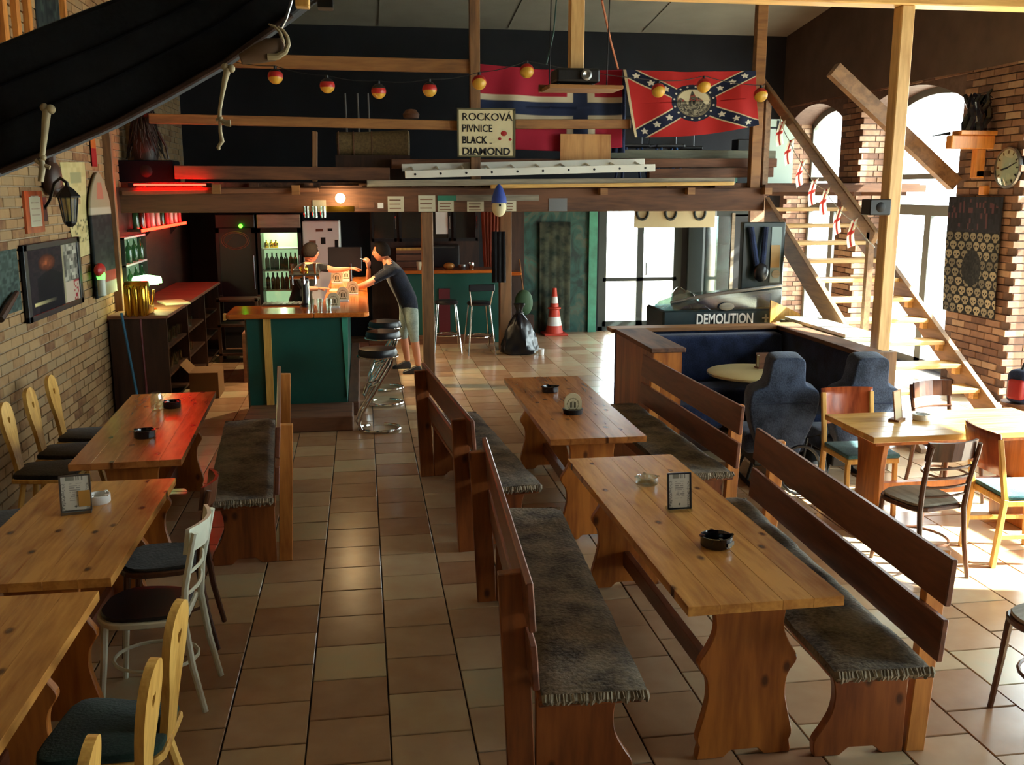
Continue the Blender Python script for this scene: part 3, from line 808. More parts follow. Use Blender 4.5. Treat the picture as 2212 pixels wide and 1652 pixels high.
MB().box(2.74, 4.2, 9.18, 9.38, .45, .93).build('back_cushion', 'bluefab', so, bevel=.05, seg=3, smooth=True)
MB().box(2.74, 4.2, 8.9, 9.3, .02, .22).build('plinth', 'dark_wood', so)
MB().box(2.74, 3.15, 8.2, 8.9, .02, .22).build('plinth', 'dark_wood', so)
MB().box(3.8, 4.2, 7.65, 8.9, .02, .22).build('plinth', 'dark_wood', so)
MB().box(4.2, 4.4, 7.42, 7.5, 0, 1.02).build('corner_post', 'beam_z', so)
# ---- round table inside the seat
t = thing('round_table', 'round cream pedestal table inside the blue corner seat', 'table', (3.5, 8.3, 0))
MB().lathe([(.0, .69), (.40, .69), (.415, .70), (.415, .715), (.40, .725), (0, .725)], 40, (3.5, 8.28, 0)).build('table_top', plain('cream_top', 'b8a878', .35), t, smooth=True)
MB().lathe([(.05, .03), (.04, .1), (.035, .6), (.09, .69)], 16, (3.5, 8.28, 0)).build('pedestal', 'iron', t, smooth=True)
MB().lathe([(.2, 0), (.21, .02), (.06, .05)], 24, (3.5, 8.28, 0)).build('foot', 'iron', t, smooth=True)
# ---- two high-backed grey-blue seats
def bucket(label, loc, rz):
    t = thing('bucket_seat', label, 'armchair', loc, rz, 'grey-blue bucket seats')      # faces +y, back at -y
    half = smooth_profile([(.16, .3), (.19, .4), (.25, .58), (.275, .72), (.265, .82), (.23, .85), (.165, .88), (.145, .94), (.135, 1.06), (.11, 1.1), (.06, 1.11)], 4)
    poly = [(-x, z) for x, z in half] + [(x, z) for x, z in half[::-1]]
    Mx = Matrix.Translation((0, -.2, 0)) @ Matrix.Rotation(R(9), 4, 'X')
    Mx = Matrix.Translation((0, -.2, .35)) @ Matrix.Rotation(R(9), 4, 'X') @ Matrix.Translation((0, 0, -.35))
    b_ = MB().prism(poly, 'y', -.09, .09, Mx).build('backrest', 'greyblue', t, bevel=.05, seg=4, smooth=True, local=True)
    MB().prism([(-.21, .735), (.21, .735), (.21, .742), (-.21, .742)], 'y', -.094, -.085, Mx).build('seam', 'bluefab', b_, local=True)
    MB().box(-.25, .25, -.2, .32, .27, .43).build('seat_cushion', 'greyblue', t, bevel=.05, seg=3, smooth=True, local=True)
    MB().box(-.16, .16, -.15, .25, .16, .28).build('base', 'black', t, bevel=.01, local=True)
    for s in (-1, 1):
        MB().tube([(s*.2, -.28, .018), (s*.2, .3, .018)], .018, 8).tube([(s*.2, -.1, .02), (s*.13, -.05, .2)], .014, 8).tube([(s*.2, .2, .02), (s*.13, .18, .2)], .014, 8).build('runner', 'iron', t, smooth=True, local=True)
    return t
bucket('grey-blue bucket seat with head rest behind the bench by the blue seat', (3.25, 7.3, 0), R(-6))
bucket('grey-blue bucket seat with head rest beside the tall pale roof post', (3.86, 7.2, 0), R(-2))

# ---- cantilever bar stools
def bar_stool(label, loc, rz):
    t = thing('bar_stool', label, 'stool', loc, rz, 'chrome cantilever bar stools')
    pts = [(.0+.2*math.cos(a), .17*math.sin(a), .018) for a in [PI*.62 + k_*(2*PI*.88)/22 for k_ in range(23)]]
    MB().tube(pts, .017, 8).build('base_ring', 'chrome', t, smooth=True, local=True)
    for s in (-1, 1):
        MB().tube([(-.12, s*.1, .02), (-.19, s*.09, .03), (-.215, s*.08, .09), (-.18, s*.075, .2), (.12, s*.07, .66), (.14, s*.07, .72), (.08, s*.07, .755)], .016, 8).build('stem', 'chrome', t, smooth=True, local=True)
    MB().lathe([(.0, .74), (.17, .745), (.19, .76), (.195, .79), (.18, .825), (.1, .838), (0, .84)], 24).build('seat', 'black_pad', t, smooth=True, local=True)
    MB().tube([(.198*math.cos(a), .198*math.sin(a), .752) for a in [2*PI*k_/24 for k_ in range(24)]], .009, 6, closed=True).build('seat_rim', 'chrome', t, smooth=True, local=True)
    MB().tube([(.03, -.07, .5), (-.1, -.09, .46), (-.14, -.06, .36), (-.14, .06, .36), (-.1, .09, .46), (.03, .07, .5)], .011, 8).build('foot_rest', 'chrome', t, smooth=True, local=True)
    return t
bar_stool('chrome cantilever bar stool nearest the green bar end', (.12, 9.5, 0), R(8))
bar_stool('chrome cantilever bar stool in the middle of the bar row', (.2, 10.7, 0), R(5))
bar_stool('chrome cantilever bar stool next to the standing smoker', (.24, 11.55, 0), R(10))
def leg_stool(label, loc, rz, back):
    t = thing('bar_stool', label, 'stool', loc, rz, 'four-legged bar stools')
    for sx in (-1, 1):
        for sy in (-1, 1): MB().tube([(sx*.2, sy*.2, 0), (sx*.13, sy*.13, .72)], .012, 8).build('leg', 'chrome', t, smooth=True, local=True)
    MB().tube([(.19*math.cos(a), .19*math.sin(a), .26) for a in [2*PI*k_/20 for k_ in range(20)]], .012, 6, closed=True).build('foot_ring', 'chrome', t, smooth=True, local=True)
    MB().lathe([(0, .71), (.17, .715), (.18, .74), (.16, .765), (0, .77)], 20).build('seat', 'black_pad', t, smooth=True, local=True)
    if back:
        for s in (-1, 1): MB().tube([(s*.14, -.13, .72), (s*.18, -.2, 1.0)], .01, 8).build('back_post', 'chrome', t, smooth=True, local=True)
        MB().box(-.19, .19, -.22, -.19, .93, 1.03).build('backrest', 'black_pad', t, bevel=.01, local=True)
leg_stool('black round-seated bar stool with four legs at the green wall counter', (1.2, 14.2, 0), R(0), False)
leg_stool('chrome four-legged bar stool with a low back at the green wall counter', (1.66, 14.0, 0), R(5), True)
# ================================================================== BAR
bar = thing('bar_counter', 'long green-panelled bar with a glossy orange wooden top', 'bar', (-.5, 11.5, 0))
MB().box(-1.2, -.2, 10.17, 10.2, .14, 1.06).build('front_panel', 'green_panel', bar)
MB().box(-.23, -.2, 10.2, 14.35, .14, 1.06).build('side_panel', 'green_panel', bar)
MB().box(-1.22, -1.19, 10.19, 10.8, .0, 1.06).build('end_board', 'plank_grey', bar)
MB().box(-1.19, -.23, 10.2, 10.8, 0, 1.04).build('carcass', 'dark_wood', bar)
MB().box(-.42, -.23, 10.8, 14.3, 0, 1.04).build('carcass', 'dark_wood', bar)
a, b = ony(573, 800, 10.14), ony(589, 800, 10.14)
MB().box(a.x, b.x, 10.14, 10.17, .05, 1.06).build('front_batten', 'honey', bar)
MB().prism([(-.235, 1.06), (-.17, 1.06), (-.185, .5), (-.205, .2)], 'y', 10.155, 10.17).build('lit_gap_strip', 'green_light', bar)  # paler tapered strip stands in for light falling in the corner gap
MB().box(-1.2, -.14, 9.5, 10.17, 0, .15).build('foot_step', 'beam', bar, bevel=.01)
MB().box(-.2, -.08, 10.17, 14.3, 0, .15).build('foot_step', 'beam_y', bar, bevel=.01)
nose = [(-1.4, 10.14), (-1.36, 10.09), (0.0, 10.09), (.05, 10.14)]
MB().prism([(-1.4, 10.86), (-1.4, 10.14), (-1.36, 10.08), (-.52, 10.08), (-.52, 10.86)], 'z', 1.06, 1.11).build('top_board', 'bartop_x', bar, bevel=.012, seg=2)
MB().prism([(-.516, 10.86), (-.516, 10.08), (.0, 10.08), (.05, 10.14), (.05, 14.45), (-.46, 14.45), (-.46, 11.2), (-.516, 11.05)], 'z', 1.06, 1.11).build('top_board', 'bartop', bar, bevel=.012, seg=2)
MB().box(-1.42, -1.395, 10.12, 10.2, 1.05, 1.115).build('edge_cap', 'honey', bar)

# beer tap tower
q = onz(660, 662, 1.11)
tp = thing('beer_tap', 'chrome beer tap tower with three handles on the bar corner', 'beer tap', (q.x, q.y, 1.11))
MB().lathe([(.06, 0), (.06, .02), (.035, .04), (.03, .26), (.05, .28), (.05, .3)], 18).build('column', 'black', tp, smooth=True, local=True)
MB().tube([(-.16, 0, .34), (.16, 0, .34)], .045, 14).build('manifold', 'chrome', tp, smooth=True, local=True)
for x in (-.12, 0, .12):
    MB().tube([(x, -.04, .34), (x, -.1, .33), (x, -.11, .25)], .014, 8).tube([(x, -.06, .36), (x, -.08, .47)], [.01, .02], 8).build('tap_handle', 'chrome', tp, smooth=True, local=True)
MB().tube([(.03, 0, .3), (.03, 0, 0)], .018, 8).build('pipe', 'chrome', tp, smooth=True, local=True)
MB().ball((.0, -.03, .41), .05).build('badge', 'brass', tp, smooth=True, local=True)
# drip tray with glasses
q = onz(610, 660, 1.11)
tr = thing('drip_tray', 'pale metal drip tray lying on the bar beside the taps', 'tray', (q.x, q.y+.1, 1.11))
MB().box(-.22, .22, -.13, .13, 0, .018).build('tray_body', 'steel', tr, bevel=.006, local=True)
for i in range(7): MB().box(-.2+i*.06, -.18+i*.06, -.11, .11, .018, .024).build('slat', 'steel', tr, local=True)
def tumbler(name, loc, mat, r, h, label, group, cat='glass'):
    o = MB().lathe([(r*.8, 0), (r, h), (r*.94, h), (r*.74, h*.06), (0, h*.05)], 14).build(name, mat, smooth=True, local=True)
    o.location = loc; return tag(o, label, cat, group)
q2 = onz(650, 668, 1.11)
for i in range(3): tumbler('beer_glass', (q2.x+.12+.09*i, q2.y-.22+.02*i, 1.11), 'clear', .035, .13, 'empty clear beer glass standing on the bar in front of the taps', 'empty glasses at the taps')
# coaster stands with round-topped cards
def coaster_print(u, v):
    x, y = (u-.5)*2, (v-.42)*2
    r_ = math.hypot(x, y)
    base = 'd8cda8'
    if .62 < r_ < .7: base = '7a6a48'
    elif r_ < .5 and (abs(x-.25) < .1 or abs(x+.25) < .1 or abs(x) < .07) and -.4 < y < .35-abs(x)*.6: base = '4e4430'
    elif abs(y+.62) < .08 and abs(x) < .7 and hash2(int(u*30), 3) > .4: base = '6a5c3e'
    return hx(base)
def coaster_stand(label, loc, rz, black, s=1.0):
    t = thing('coaster_holder', label, 'coaster holder', loc, rz, 'round-topped coaster cards')
    w_, h_ = .055*s, .13*s
    pts = [(-w_, .01), (w_, .01), (w_, h_-w_)] + [(w_*math.cos(a), h_-w_+w_*math.sin(a)) for a in [PI*k_/10 for k_ in range(1, 10)]] + [(-w_, h_-w_)]
    MB().prism(pts, 'y', -.004, .004).build('card', 'cream', t, local=True)
    mb = MB(); n_ = 26
    o = bpy.data.objects.new('card_print', None)
    def fn(u, v):
        x = (u-.5)*2*w_*.96; z = .015+v*(h_-.02)
        lim = w_*.96 if z < h_-w_ else math.sqrt(max(0, w_*w_-(z-h_+w_)**2))*.96
        return (max(-lim, min(lim, x)), -.0052, z)
    pr = print_sheet('card_print', fn, coaster_print, n_, n_, 'print')
    pr.location = (0, 0, 0)
    for v_ in pr.data.vertices: pass
    lo = min(v_.co.z for v_ in pr.data.vertices)
    pr.data.transform(Matrix.Translation((0, -.0052, .015-lo))) if False else None
    pr.parent = t; pr.location = (0, -.0052, .015)
    if black:
        MB().lathe([(.06*s, 0), (.065*s, .035), (.05*s, .035), (.045*s, .012), (0, .012)], 20).build('holder_base', 'black', t, smooth=True, local=True)
    else:
        MB().box(-w_*.9, w_*.9, -.03, .03, 0, .016).build('holder_base', 'white', t, local=True)
    return t
for (px, py), lb in zip(((721, 664), (741, 650), (762, 636)), ('coaster card holder at the very front edge of the bar', 'greyish coaster card holder, second along the bar', 'coaster card holder on the bar by the smoker\'s elbow')):
    q = onz(px, py, 1.11); coaster_stand(lb, (q.x, q.y, 1.11), R(-6), False, 1.25)
for (px, py), lb in zip(((728, 612), (748, 606)), ('taller coaster card on the bar below the bartender\'s reaching elbow', 'coaster card leaning beside its twin below the bartender\'s reaching arm')):
    q = onz(px, py, 1.11); o_ = coaster_stand(lb, (q.x, q.y, 1.11), R(8), False, 1.4)
q = onz(733, 626, 1.112); tag(MB().box(q.x-.12, q.x+.12, q.y-.16, q.y+.1, 1.111, 1.118).build('paper_sheet', 'cream'), 'bright yellowish sheets of paper lying on the bar top', 'paper')
q = onz(760, 632, 1.12)
tag(MB().lathe([(.045, 0), (.05, .02), (.018, .04), (.015, .24), (.012, .28)], 12).build('wine_bottle', 'bottle_b', smooth=True, local=True), 'slim dark bottle standing on the bar between bartender and smoker', 'bottle').location = (ony(758, 600, 13.2).x, 13.2, 1.11)

# ---- lamps over the bar
def point(name, loc, power, col, rad, parent=None):
    ld = bpy.data.lights.new(name, 'POINT'); ld.energy = power; ld.color = col; ld.shadow_soft_size = rad
    lo = bpy.data.objects.new(name, ld); COL.objects.link(lo); lo.location = loc
    if parent: lo.parent = parent; lo.location = wmat(parent).inverted() @ Vector(loc)
    return lo
p = ony(735, 428, 11.4)
lm = thing('bulb_lamp', 'bare glowing bulb mounted on the front of the loft beam', 'lamp', (p.x, 11.5, p.z))
MB().ball((p.x, 11.42, p.z), .055).build('bulb', emit('bulb_glow', 'ffe0a8', 60), lm, smooth=True)
MB().lathe([(.03, 0), (.04, .05)], 12, (0, 0, 0), Matrix.Translation((p.x, 11.6, p.z)) @ Matrix.Rotation(PI/2, 4, 'X')).tube([(p.x, 11.56, p.z), (p.x, 11.46, p.z)], .02, 8).build('socket', 'brass', lm, smooth=True)
MB().box(p.x-.22, p.x+.25, 11.45, 11.6, p.z+.12, p.z+.14).build('shade_board', 'plank_brown', lm)
for i, y in enumerate((11.95, 13.4)):
    l2 = thing('pendant_lamp', ('shaded warm lamp hanging over the bar by the taps', 'shaded warm lamp hanging over the bar end by the dark screen')[i], 'lamp', (-.33, y, 2.16), 0, 'lamps over the bar')
    MB().lathe([(.03, .2), (.035, .12), (.12, .02), (.125, 0), (.115, .0), (.03, .11)], 20).build('lamp_shade', 'iron', l2, smooth=True, local=True)
    MB().tube([(0, 0, .2), (0, 0, .26)], .008, 6).build('cord', 'black', l2, local=True)
    MB().ball((0, 0, .05), .032).build('bulb', emit('pendant_glow', 'ffd9a0', 80), l2, smooth=True, local=True)
    ld = bpy.data.lights.new('pendant_light', 'SPOT'); ld.energy = 110; ld.color = (1, .72, .38); ld.spot_size = R(125); ld.spot_blend = .6; ld.shadow_soft_size = .03
    lo = bpy.data.objects.new('pendant_light', ld); COL.objects.link(lo); lo.parent = l2; lo.location = (0, 0, .01)

# ================================================================== PEOPLE
def skin_body(name, joints, bones, mats, parent, sub=2):
    """joints: name -> (point, rx, ry); one continuous surface grown around the skeleton; material chosen by nearest bone"""
    me = bpy.data.meshes.new(name); names = list(joints)
    me.from_pydata([joints[n][0] for n in names], [(names.index(a), names.index(b)) for a, b in bones], [])
    o = bpy.data.objects.new(name, me); COL.objects.link(o)
    md = o.modifiers.new('skin', 'SKIN'); md.use_smooth_shade = True; md.branch_smoothing = .3
    for i, n in enumerate(names):
        sv = me.skin_vertices[0].data[i]; sv.radius = (joints[n][1], joints[n][2]); sv.use_root = (i == 0)
    ms = o.modifiers.new('sub', 'SUBSURF'); ms.levels = sub; ms.render_levels = sub
    bpy.context.view_layer.update()
    dg = bpy.context.evaluated_depsgraph_get()
    m2 = bpy.data.meshes.new_from_object(o.evaluated_get(dg)); bpy.data.objects.remove(o)
    m2.materials.clear()
    for m_ in mats: m2.materials.append(M[m_])
    ob = bpy.data.objects.new(name, m2); COL.objects.link(ob); ob.parent = parent
    for p_ in m2.polygons: p_.use_smooth = True
    return ob
def paint(ob, rule):
    for p_ in ob.data.polygons: p_.material_index = rule(p_.center)
def head(parent, c, yaw, pitch, rad, hair='hair', beard=False):
    """head facing local +x, then turned by yaw / pitch; hair and ears are sub-parts"""
    Mx = Matrix.Translation(c) @ Matrix.Rotation(yaw, 4, 'Z') @ Matrix.Rotation(pitch, 4, 'Y')
    mb = MB(); nu, nv = 28, 20; vs = []
    def fn(u, v):
        th = u*2*PI; ph = (v-.5)*PI
        x, y, z = math.cos(ph)*math.cos(th), math.cos(ph)*math.sin(th), math.sin(ph)
        f = max(0, x)
        sx, sy, szz = .098, .076, .118
        jaw = max(0, -z)
        px = sx*x*(1-.12*jaw) + .012*jaw*f; py = sy*y*(1-.38*jaw*jaw); pz = szz*z - (.012*jaw*f)
        # brow, nose, lips, chin
        nose = math.exp(-((y/.16)**2) - ((z+.12)/.2)**2)*f
        px += .026*nose*(1 if z > -.3 else .6)
        px += .006*math.exp(-((z-.22)/.1)**2)*f
        eye = math.exp(-((abs(y)-.38)/.14)**2 - ((z-.05)/.1)**2)*f; px -= .012*eye
        px += .007*math.exp(-((z+.5)/.09)**2 - (y/.35)**2)*f
        px += .012*math.exp(-((z+.86)/.14)**2 - (y/.4)**2)*f
        return Mx @ Vector((px*rad, py*rad, pz*rad))
    mb.sheet(fn, nu, nv)
    h = mb.build('head', 'skin', parent, smooth=True, local=True)
    bm = bmesh.new(); bm.from_mesh(h.data); bmesh.ops.remove_doubles(bm, verts=bm.verts, dist=.0005); bmesh.ops.recalc_face_normals(bm, faces=bm.faces); bm.to_mesh(h.data); bm.free()
    mb = MB()
    def hf(u, v):
        th = R(52) + u*R(256); top = 1.0
        lo = -.25+.42*(1-min(1, abs(u-.5)*2.6)) if False else (-.42 if abs(u-.5) < .36 else -.42+(abs(u-.5)-.36)*4.6)
        ph = math.asin(max(-1, min(1, lo + (1-lo)*v)))
        x, y, z = math.cos(ph)*math.cos(th), math.cos(ph)*math.sin(th), math.sin(ph)
        k_ = 1.09
        return Mx @ Vector((.098*x*k_*rad-.002, .078*y*k_*rad, .118*z*1.07*rad))
    mb.sheet(hf, 22, 10)
    def hf2(u, v):                                                    # hair over the brow and crown
        th = R(-54) + u*R(108); ph = R(38) + v*R(52)
        x, y, z = math.cos(ph)*math.cos(th), math.cos(ph)*math.sin(th), math.sin(ph)
        return Mx @ Vector((.098*x*1.07*rad, .078*y*1.08*rad, .118*z*1.07*rad))
    mb.sheet(hf2, 10, 6)
    hr_ = mb.build('hair', hair, h, smooth=True, local=True)
    md = hr_.modifiers.new('thickness', 'SOLIDIFY'); md.thickness = .012; md.offset = 1
    for s in (-1, 1):
        mb = MB(); e = Mx @ Matrix.Translation((-.004*rad, s*.079*rad, .0)) @ Matrix.Rotation(s*R(12), 4, 'Z')
        mb.ball((0, 0, 0), (.018*rad, .009*rad, .031*rad), 10, 7, e); mb.build('ear', 'skin', h, smooth=True, local=True)
        mb = MB(); mb.ball((.082*rad, s*.03*rad, .008*rad), .0105*rad, 8, 6, Mx); mb.build('eye', 'white', h, smooth=True, local=True)
        mb = MB(); mb.ball((.0905*rad, s*.03*rad, .008*rad), .005*rad, 8, 6, Mx); mb.build('iris', 'black', h, smooth=True, local=True)
        mb = MB(); mb.tube([Mx @ Vector((.092*rad, s*.015*rad, .03*rad)), Mx @ Vector((.093*rad, s*.032*rad, .034*rad)), Mx @ Vector((.082*rad, s*.05*rad, .028*rad))], [.003, .004, .002], 6); mb.build('eyebrow', hair, h, smooth=True, local=True)
    mb = MB(); mb.tube([Mx @ Vector((.088*rad, -.024*rad, -.057*rad)), Mx @ Vector((.101*rad, 0, -.056*rad)), Mx @ Vector((.088*rad, .024*rad, -.057*rad))], [.003, .005, .003], 6); mb.build('mouth', plain('lips', '8e4a40', .5), h, smooth=True, local=True)
    return h
def hand(parent, wrist, dirv, palm_n, curl, sgn=1, s=1.0):
    """palm and five fingers; dirv: wrist to knuckles, palm_n: out of the palm, sgn: thumb side"""
    d = Vector(dirv).normalized(); n = Vector(palm_n); n = (n - d*n.dot(d)).normalized(); t = d.cross(n)*sgn
    w_ = Vector(wrist)
    mb = MB()
    Mx = Matrix((t, d, n)).transposed().to_4x4(); Mx.translation = w_
    prof = [(-.03, 0), (.03, 0), (.042, .04), (.042, .085), (-.04, .08), (-.036, .03)]
    mb.prism([(x*s, y*s) for x, y in prof], 'z', -.013*s, .013*s, Mx)
    h = mb.build('hand', 'skin', parent, bevel=.008*s, seg=2, smooth=True, local=True)
    for k_, (x, L, r_) in enumerate(((.031, .068, .0088), (.0105, .078, .009), (-.0105, .072, .0088), (-.031, .056, .0078))):
        p0 = Mx @ Vector((x*s, .078*s, 0)); ang = curl*(1+.06*k_); pts = [p0]; a = ang*.5; p_ = p0
        for seg_ in (.45, .32, .23):
            p_ = p_ + (d*math.cos(a) + n*math.sin(a))*L*seg_*s; pts.append(p_); a += ang*.7
        MB().tube(pts, [r_*s, r_*.98*s, r_*.9*s, r_*.7*s], 8).build('finger', 'skin', h, smooth=True, local=True)
    p0 = Mx @ Vector((.034*s, .022*s, .0)); p1 = p0 + (t*.03 + d*.022 + n*.012)*s; p2 = p1 + (t*.004 + d*.028 + n*.012)*s; p3 = p2 + (d*.022 + n*.01 - t*.006)*s
    MB().tube([p0, p1, p2, p3], [.012*s, .0115*s, .0105*s, .008*s], 8).build('thumb', 'skin', h, smooth=True, local=True)
    return h
M['navy_tee'] = fabric('navy_shirt', '15171f', '252a38', 70, .3)
M['black_tee'] = fabric('black_shirt', '08080a', '141416', 70, .3)
M['shorts'] = fabric('grey_green_shorts', '6e7a72', '98a49a', 70, .3)
M['jeans'] = fabric('dark_trousers', '12141a', '20242c', 70, .3)
M['shoe'] = plain('dark_shoe', '14161e', .5)

# smoker: stands at the bar facing -x, leaning on it
mn = thing('person', 'person in a dark T-shirt and pale shorts leaning on the bar with a cigarette', 'person', (.62, 12.6, 0))
def L(p): return Vector(p) - Vector(mn.location)
J = {
 'pelvis': (L((.56, 12.52, .93)), .17, .155), 'waist': (L((.50, 12.5, 1.08)), .16, .145), 'chest': (L((.42, 12.48, 1.26)), .185, .155), 'upchest': (L((.37, 12.48, 1.37)), .15, .12),
 'neck': (L((.31, 12.48, 1.47)), .062, .06), 'skull': (L((.255, 12.48, 1.54)), .055, .055),
 'shL': (L((.38, 12.29, 1.37)), .068, .066), 'elL': (L((.02, 12.24, 1.19)), .045, .043), 'wrL': (L((-.1, 12.42, 1.15)), .028, .026),
 'shR': (L((.36, 12.67, 1.37)), .068, .066), 'elR': (L((.06, 12.66, 1.165)), .045, .043), 'wrR': (L((.075, 12.5, 1.39)), .028, .026),
 'hipL': (L((.58, 12.42, .87)), .125, .12), 'knL': (L((.63, 12.44, .49)), .064, .06), 'anL': (L((.68, 12.5, .09)), .04, .038),
 'hipR': (L((.57, 12.62, .87)), .125, .12), 'knR': (L((.5, 12.74, .5)), .064, .06), 'anR': (L((.56, 12.9, .09)), .04, .038),
}
B = [('pelvis', 'waist'), ('waist', 'chest'), ('chest', 'upchest'), ('upchest', 'neck'), ('neck', 'skull'), ('upchest', 'shL'), ('shL', 'elL'), ('elL', 'wrL'), ('upchest', 'shR'), ('shR', 'elR'), ('elR', 'wrR'),
     ('pelvis', 'hipL'), ('hipL', 'knL'), ('knL', 'anL'), ('pelvis', 'hipR'), ('hipR', 'knR'), ('knR', 'anR')]
bd = skin_body('body', J, B, ['skin', 'navy_tee', 'shorts'], mn)
def rule(c):
    x, y, z = c + Vector(mn.location)
    if z < .44: return 0
    if z < .88 and x > .3: return 2
    if x < .14: return 0
    if z > 1.43 and x < .36: return 0
    return 1
paint(bd, rule)
head(mn, L((.235, 12.48, 1.585)), PI, R(6), 1.0)
hand(mn, J['wrL'][0], (-.6, .75, 0), (0, 0, -1), .2, 1)
hR = hand(mn, J['wrR'][0], (-.15, -.35, .92), (-.8, .5, .1), 1.0, -1)
for nm, x, y in (('L', .68, 12.5), ('R', .56, 12.9)):
    mb = MB(); Mx = Matrix.Translation(L((x-.06, y, 0)))
    mb.prism([(-.15, .0), (.1, .0), (.105, .06), (.08, .1), (.02, .1), (-.06, .06), (-.14, .035)], 'y', -.042, .042, Mx)
    mb.build('shoe', 'shoe', mn, bevel=.015, seg=2, smooth=True, local=True)
MB().tube([(0, 0, 0), (.0, 0, 0)], .004) if False else None
cg = MB().tube([L((.045, 12.43, 1.485)), L((-.03, 12.41, 1.51))], .0045, 8).build('cigarette', 'white', mn, local=True)
# keep the cigarette a thing of its own, held between the fingers
cg.parent = None; cg.location = mn.location; tag(cg, 'lit white cigarette held in the raised hand of the smoker', 'cigarette')

# bartender: behind the bar, facing away to the right, right arm stretched over the counter
bt = thing('person', 'person in a black T-shirt behind the bar stretching an arm across it', 'person', (-.74, 12.4, 0))
def L2(p): return Vector(p) - Vector(bt.location)
J = {
 'pelvis': (L2((-.78, 12.36, .95)), .15, .13), 'waist': (L2((-.77, 12.38, 1.1)), .14, .115), 'chest': (L2((-.72, 12.4, 1.28)), .175, .125), 'upchest': (L2((-.70, 12.4, 1.39)), .14, .1),
 'neck': (L2((-.675, 12.42, 1.475)), .06, .058), 'skull': (L2((-.655, 12.43, 1.54)), .055, .055),
 'shL': (L2((-.55, 12.45, 1.41)), .066, .064), 'elL': (L2((-.36, 12.62, 1.35)), .042, .04), 'wrL': (L2((-.16, 12.72, 1.36)), .027, .025),
 'shR': (L2((-.82, 12.28, 1.39)), .066, .064), 'elR': (L2((-.74, 12.18, 1.16)), .042, .04), 'wrR': (L2((-.55, 12.28, 1.15)), .027, .025),
 'hipL': (L2((-.7, 12.42, .88)), .105, .1), 'knL': (L2((-.69, 12.46, .5)), .062, .06), 'anL': (L2((-.7, 12.48, .09)), .04, .038),
 'hipR': (L2((-.86, 12.32, .88)), .105, .1), 'knR': (L2((-.86, 12.34, .5)), .062, .06), 'anR': (L2((-.88, 12.32, .09)), .04, .038),
}
bd = skin_body('body', J, B, ['skin', 'black_tee', 'jeans'], bt)
def rule2(c):
    x, y, z = c + Vector(bt.location)
    if z < .92: return 2
    if x > -.44: return 0
    if z < 1.19 and x > -.7 and y < 12.3: return 0
    if z > 1.45 and x > -.72: return 0
    return 1
paint(bd, rule2)
head(bt, L2((-.64, 12.44, 1.585)), R(28), R(4), .98)
hand(bt, J['wrL'][0], (.9, .35, 0), (0, 0, -1), .4, -1)
hand(bt, J['wrR'][0], (.9, .3, 0), (0, 0, -1), .2, 1)
for x, y in ((-.66, 12.5), (-.84, 12.34)):
    mb = MB(); Mx = Matrix.Translation(L2((x, y, 0))) @ Matrix.Rotation(R(25), 4, 'Z')
    mb.prism([(.15, .0), (-.1, .0), (-.105, .06), (-.08, .1), (-.02, .1), (.06, .06), (.14, .035)], 'y', -.042, .042, Mx)
    mb.build('shoe', 'shoe', bt, bevel=.015, seg=2, smooth=True, local=True)

# ================================================================== BACK BAR
cb = thing('back_bar_cabinet', 'dark back-bar cabinet with open shelves of glasses along the brick wall', 'cabinet', (-2.35, 12.5, 0))
MB().box(-2.66, -2.62, 10.65, 14.5, 0, 1.02).build('back_board', 'dark_wood', cb)
for y in (10.65, 11.9, 13.2, 14.46): MB().box(-2.62, -2.08, y, y+.04, 0, 1.02).build('partition', 'dark_wood', cb)
for z in (.06, .36, .66): MB().box(-2.62, -2.1, 10.69, 14.46, z, z+.025).build('shelf', 'dark_wood_y', cb)
MB().box(-2.66, -2.05, 10.6, 14.52, 1.02, 1.055).build('cabinet_top', 'plank_brown', cb, bevel=.005)
gl_ = None
for zi, z in enumerate((.385, .685)):
    for i in range(11):
        y = 10.85 + i*.155 + (.03 if zi else 0) + (.1 if i > 6 else 0)
        tumbler('shelf_glass', (-2.17 - .02*(i % 2), y, z), 'clear', .036, .12, 'clear tumbler in the front row of the %s back-bar shelf' % ('upper' if zi else 'lower'), 'front tumblers, %s back-bar shelf' % ('upper' if zi else 'lower'))
        if i % 2 == 0: tumbler('shelf_glass', (-2.3, y+.02, z), 'clear', .036, .12, 'clear tumbler in the rear row of the %s back-bar shelf' % ('upper' if zi else 'lower'), 'rear tumblers, %s back-bar shelf' % ('upper' if zi else 'lower'))
# banker's lamp
q = onz(322, 668, 1.055)
lp = thing('bankers_lamp', 'glowing green-shaded desk lamp on the back-bar cabinet', 'lamp', (q.x, q.y, 1.055))
MB().lathe([(.085, 0), (.085, .012), (.02, .03), (.014, .06), (.022, .1), (.012, .14), (.012, .3), (.02, .31)], 18).build('stand', 'brass', lp, smooth=True, local=True)
mb = MB()
def sh(u, v):
    a = R(-15) + v*R(210); return ((u-.5)*.3*(1-.12*abs(u-.5)), .09*math.cos(a), .3 + .085*math.sin(a)*(1 - .25*abs(u-.5)*2))
mb.sheet(sh, 10, 10); shd = mb.build('lamp_shade', emit('green_shade', 'a8ffa0', 5.0), lp, smooth=True, local=True)
md = shd.modifiers.new('thickness', 'SOLIDIFY'); md.thickness = .006
MB().tube([(-.1, 0, .3), (.1, 0, .3)], .018, 10).build('tube_bulb', emit('lamp_tube', 'fff2c8', 45), lp, smooth=True, local=True)
point('bankers_light', Vector(lp.location)+Vector((.0, 0, .22)), 7, (1, .85, .45), .06, lp)
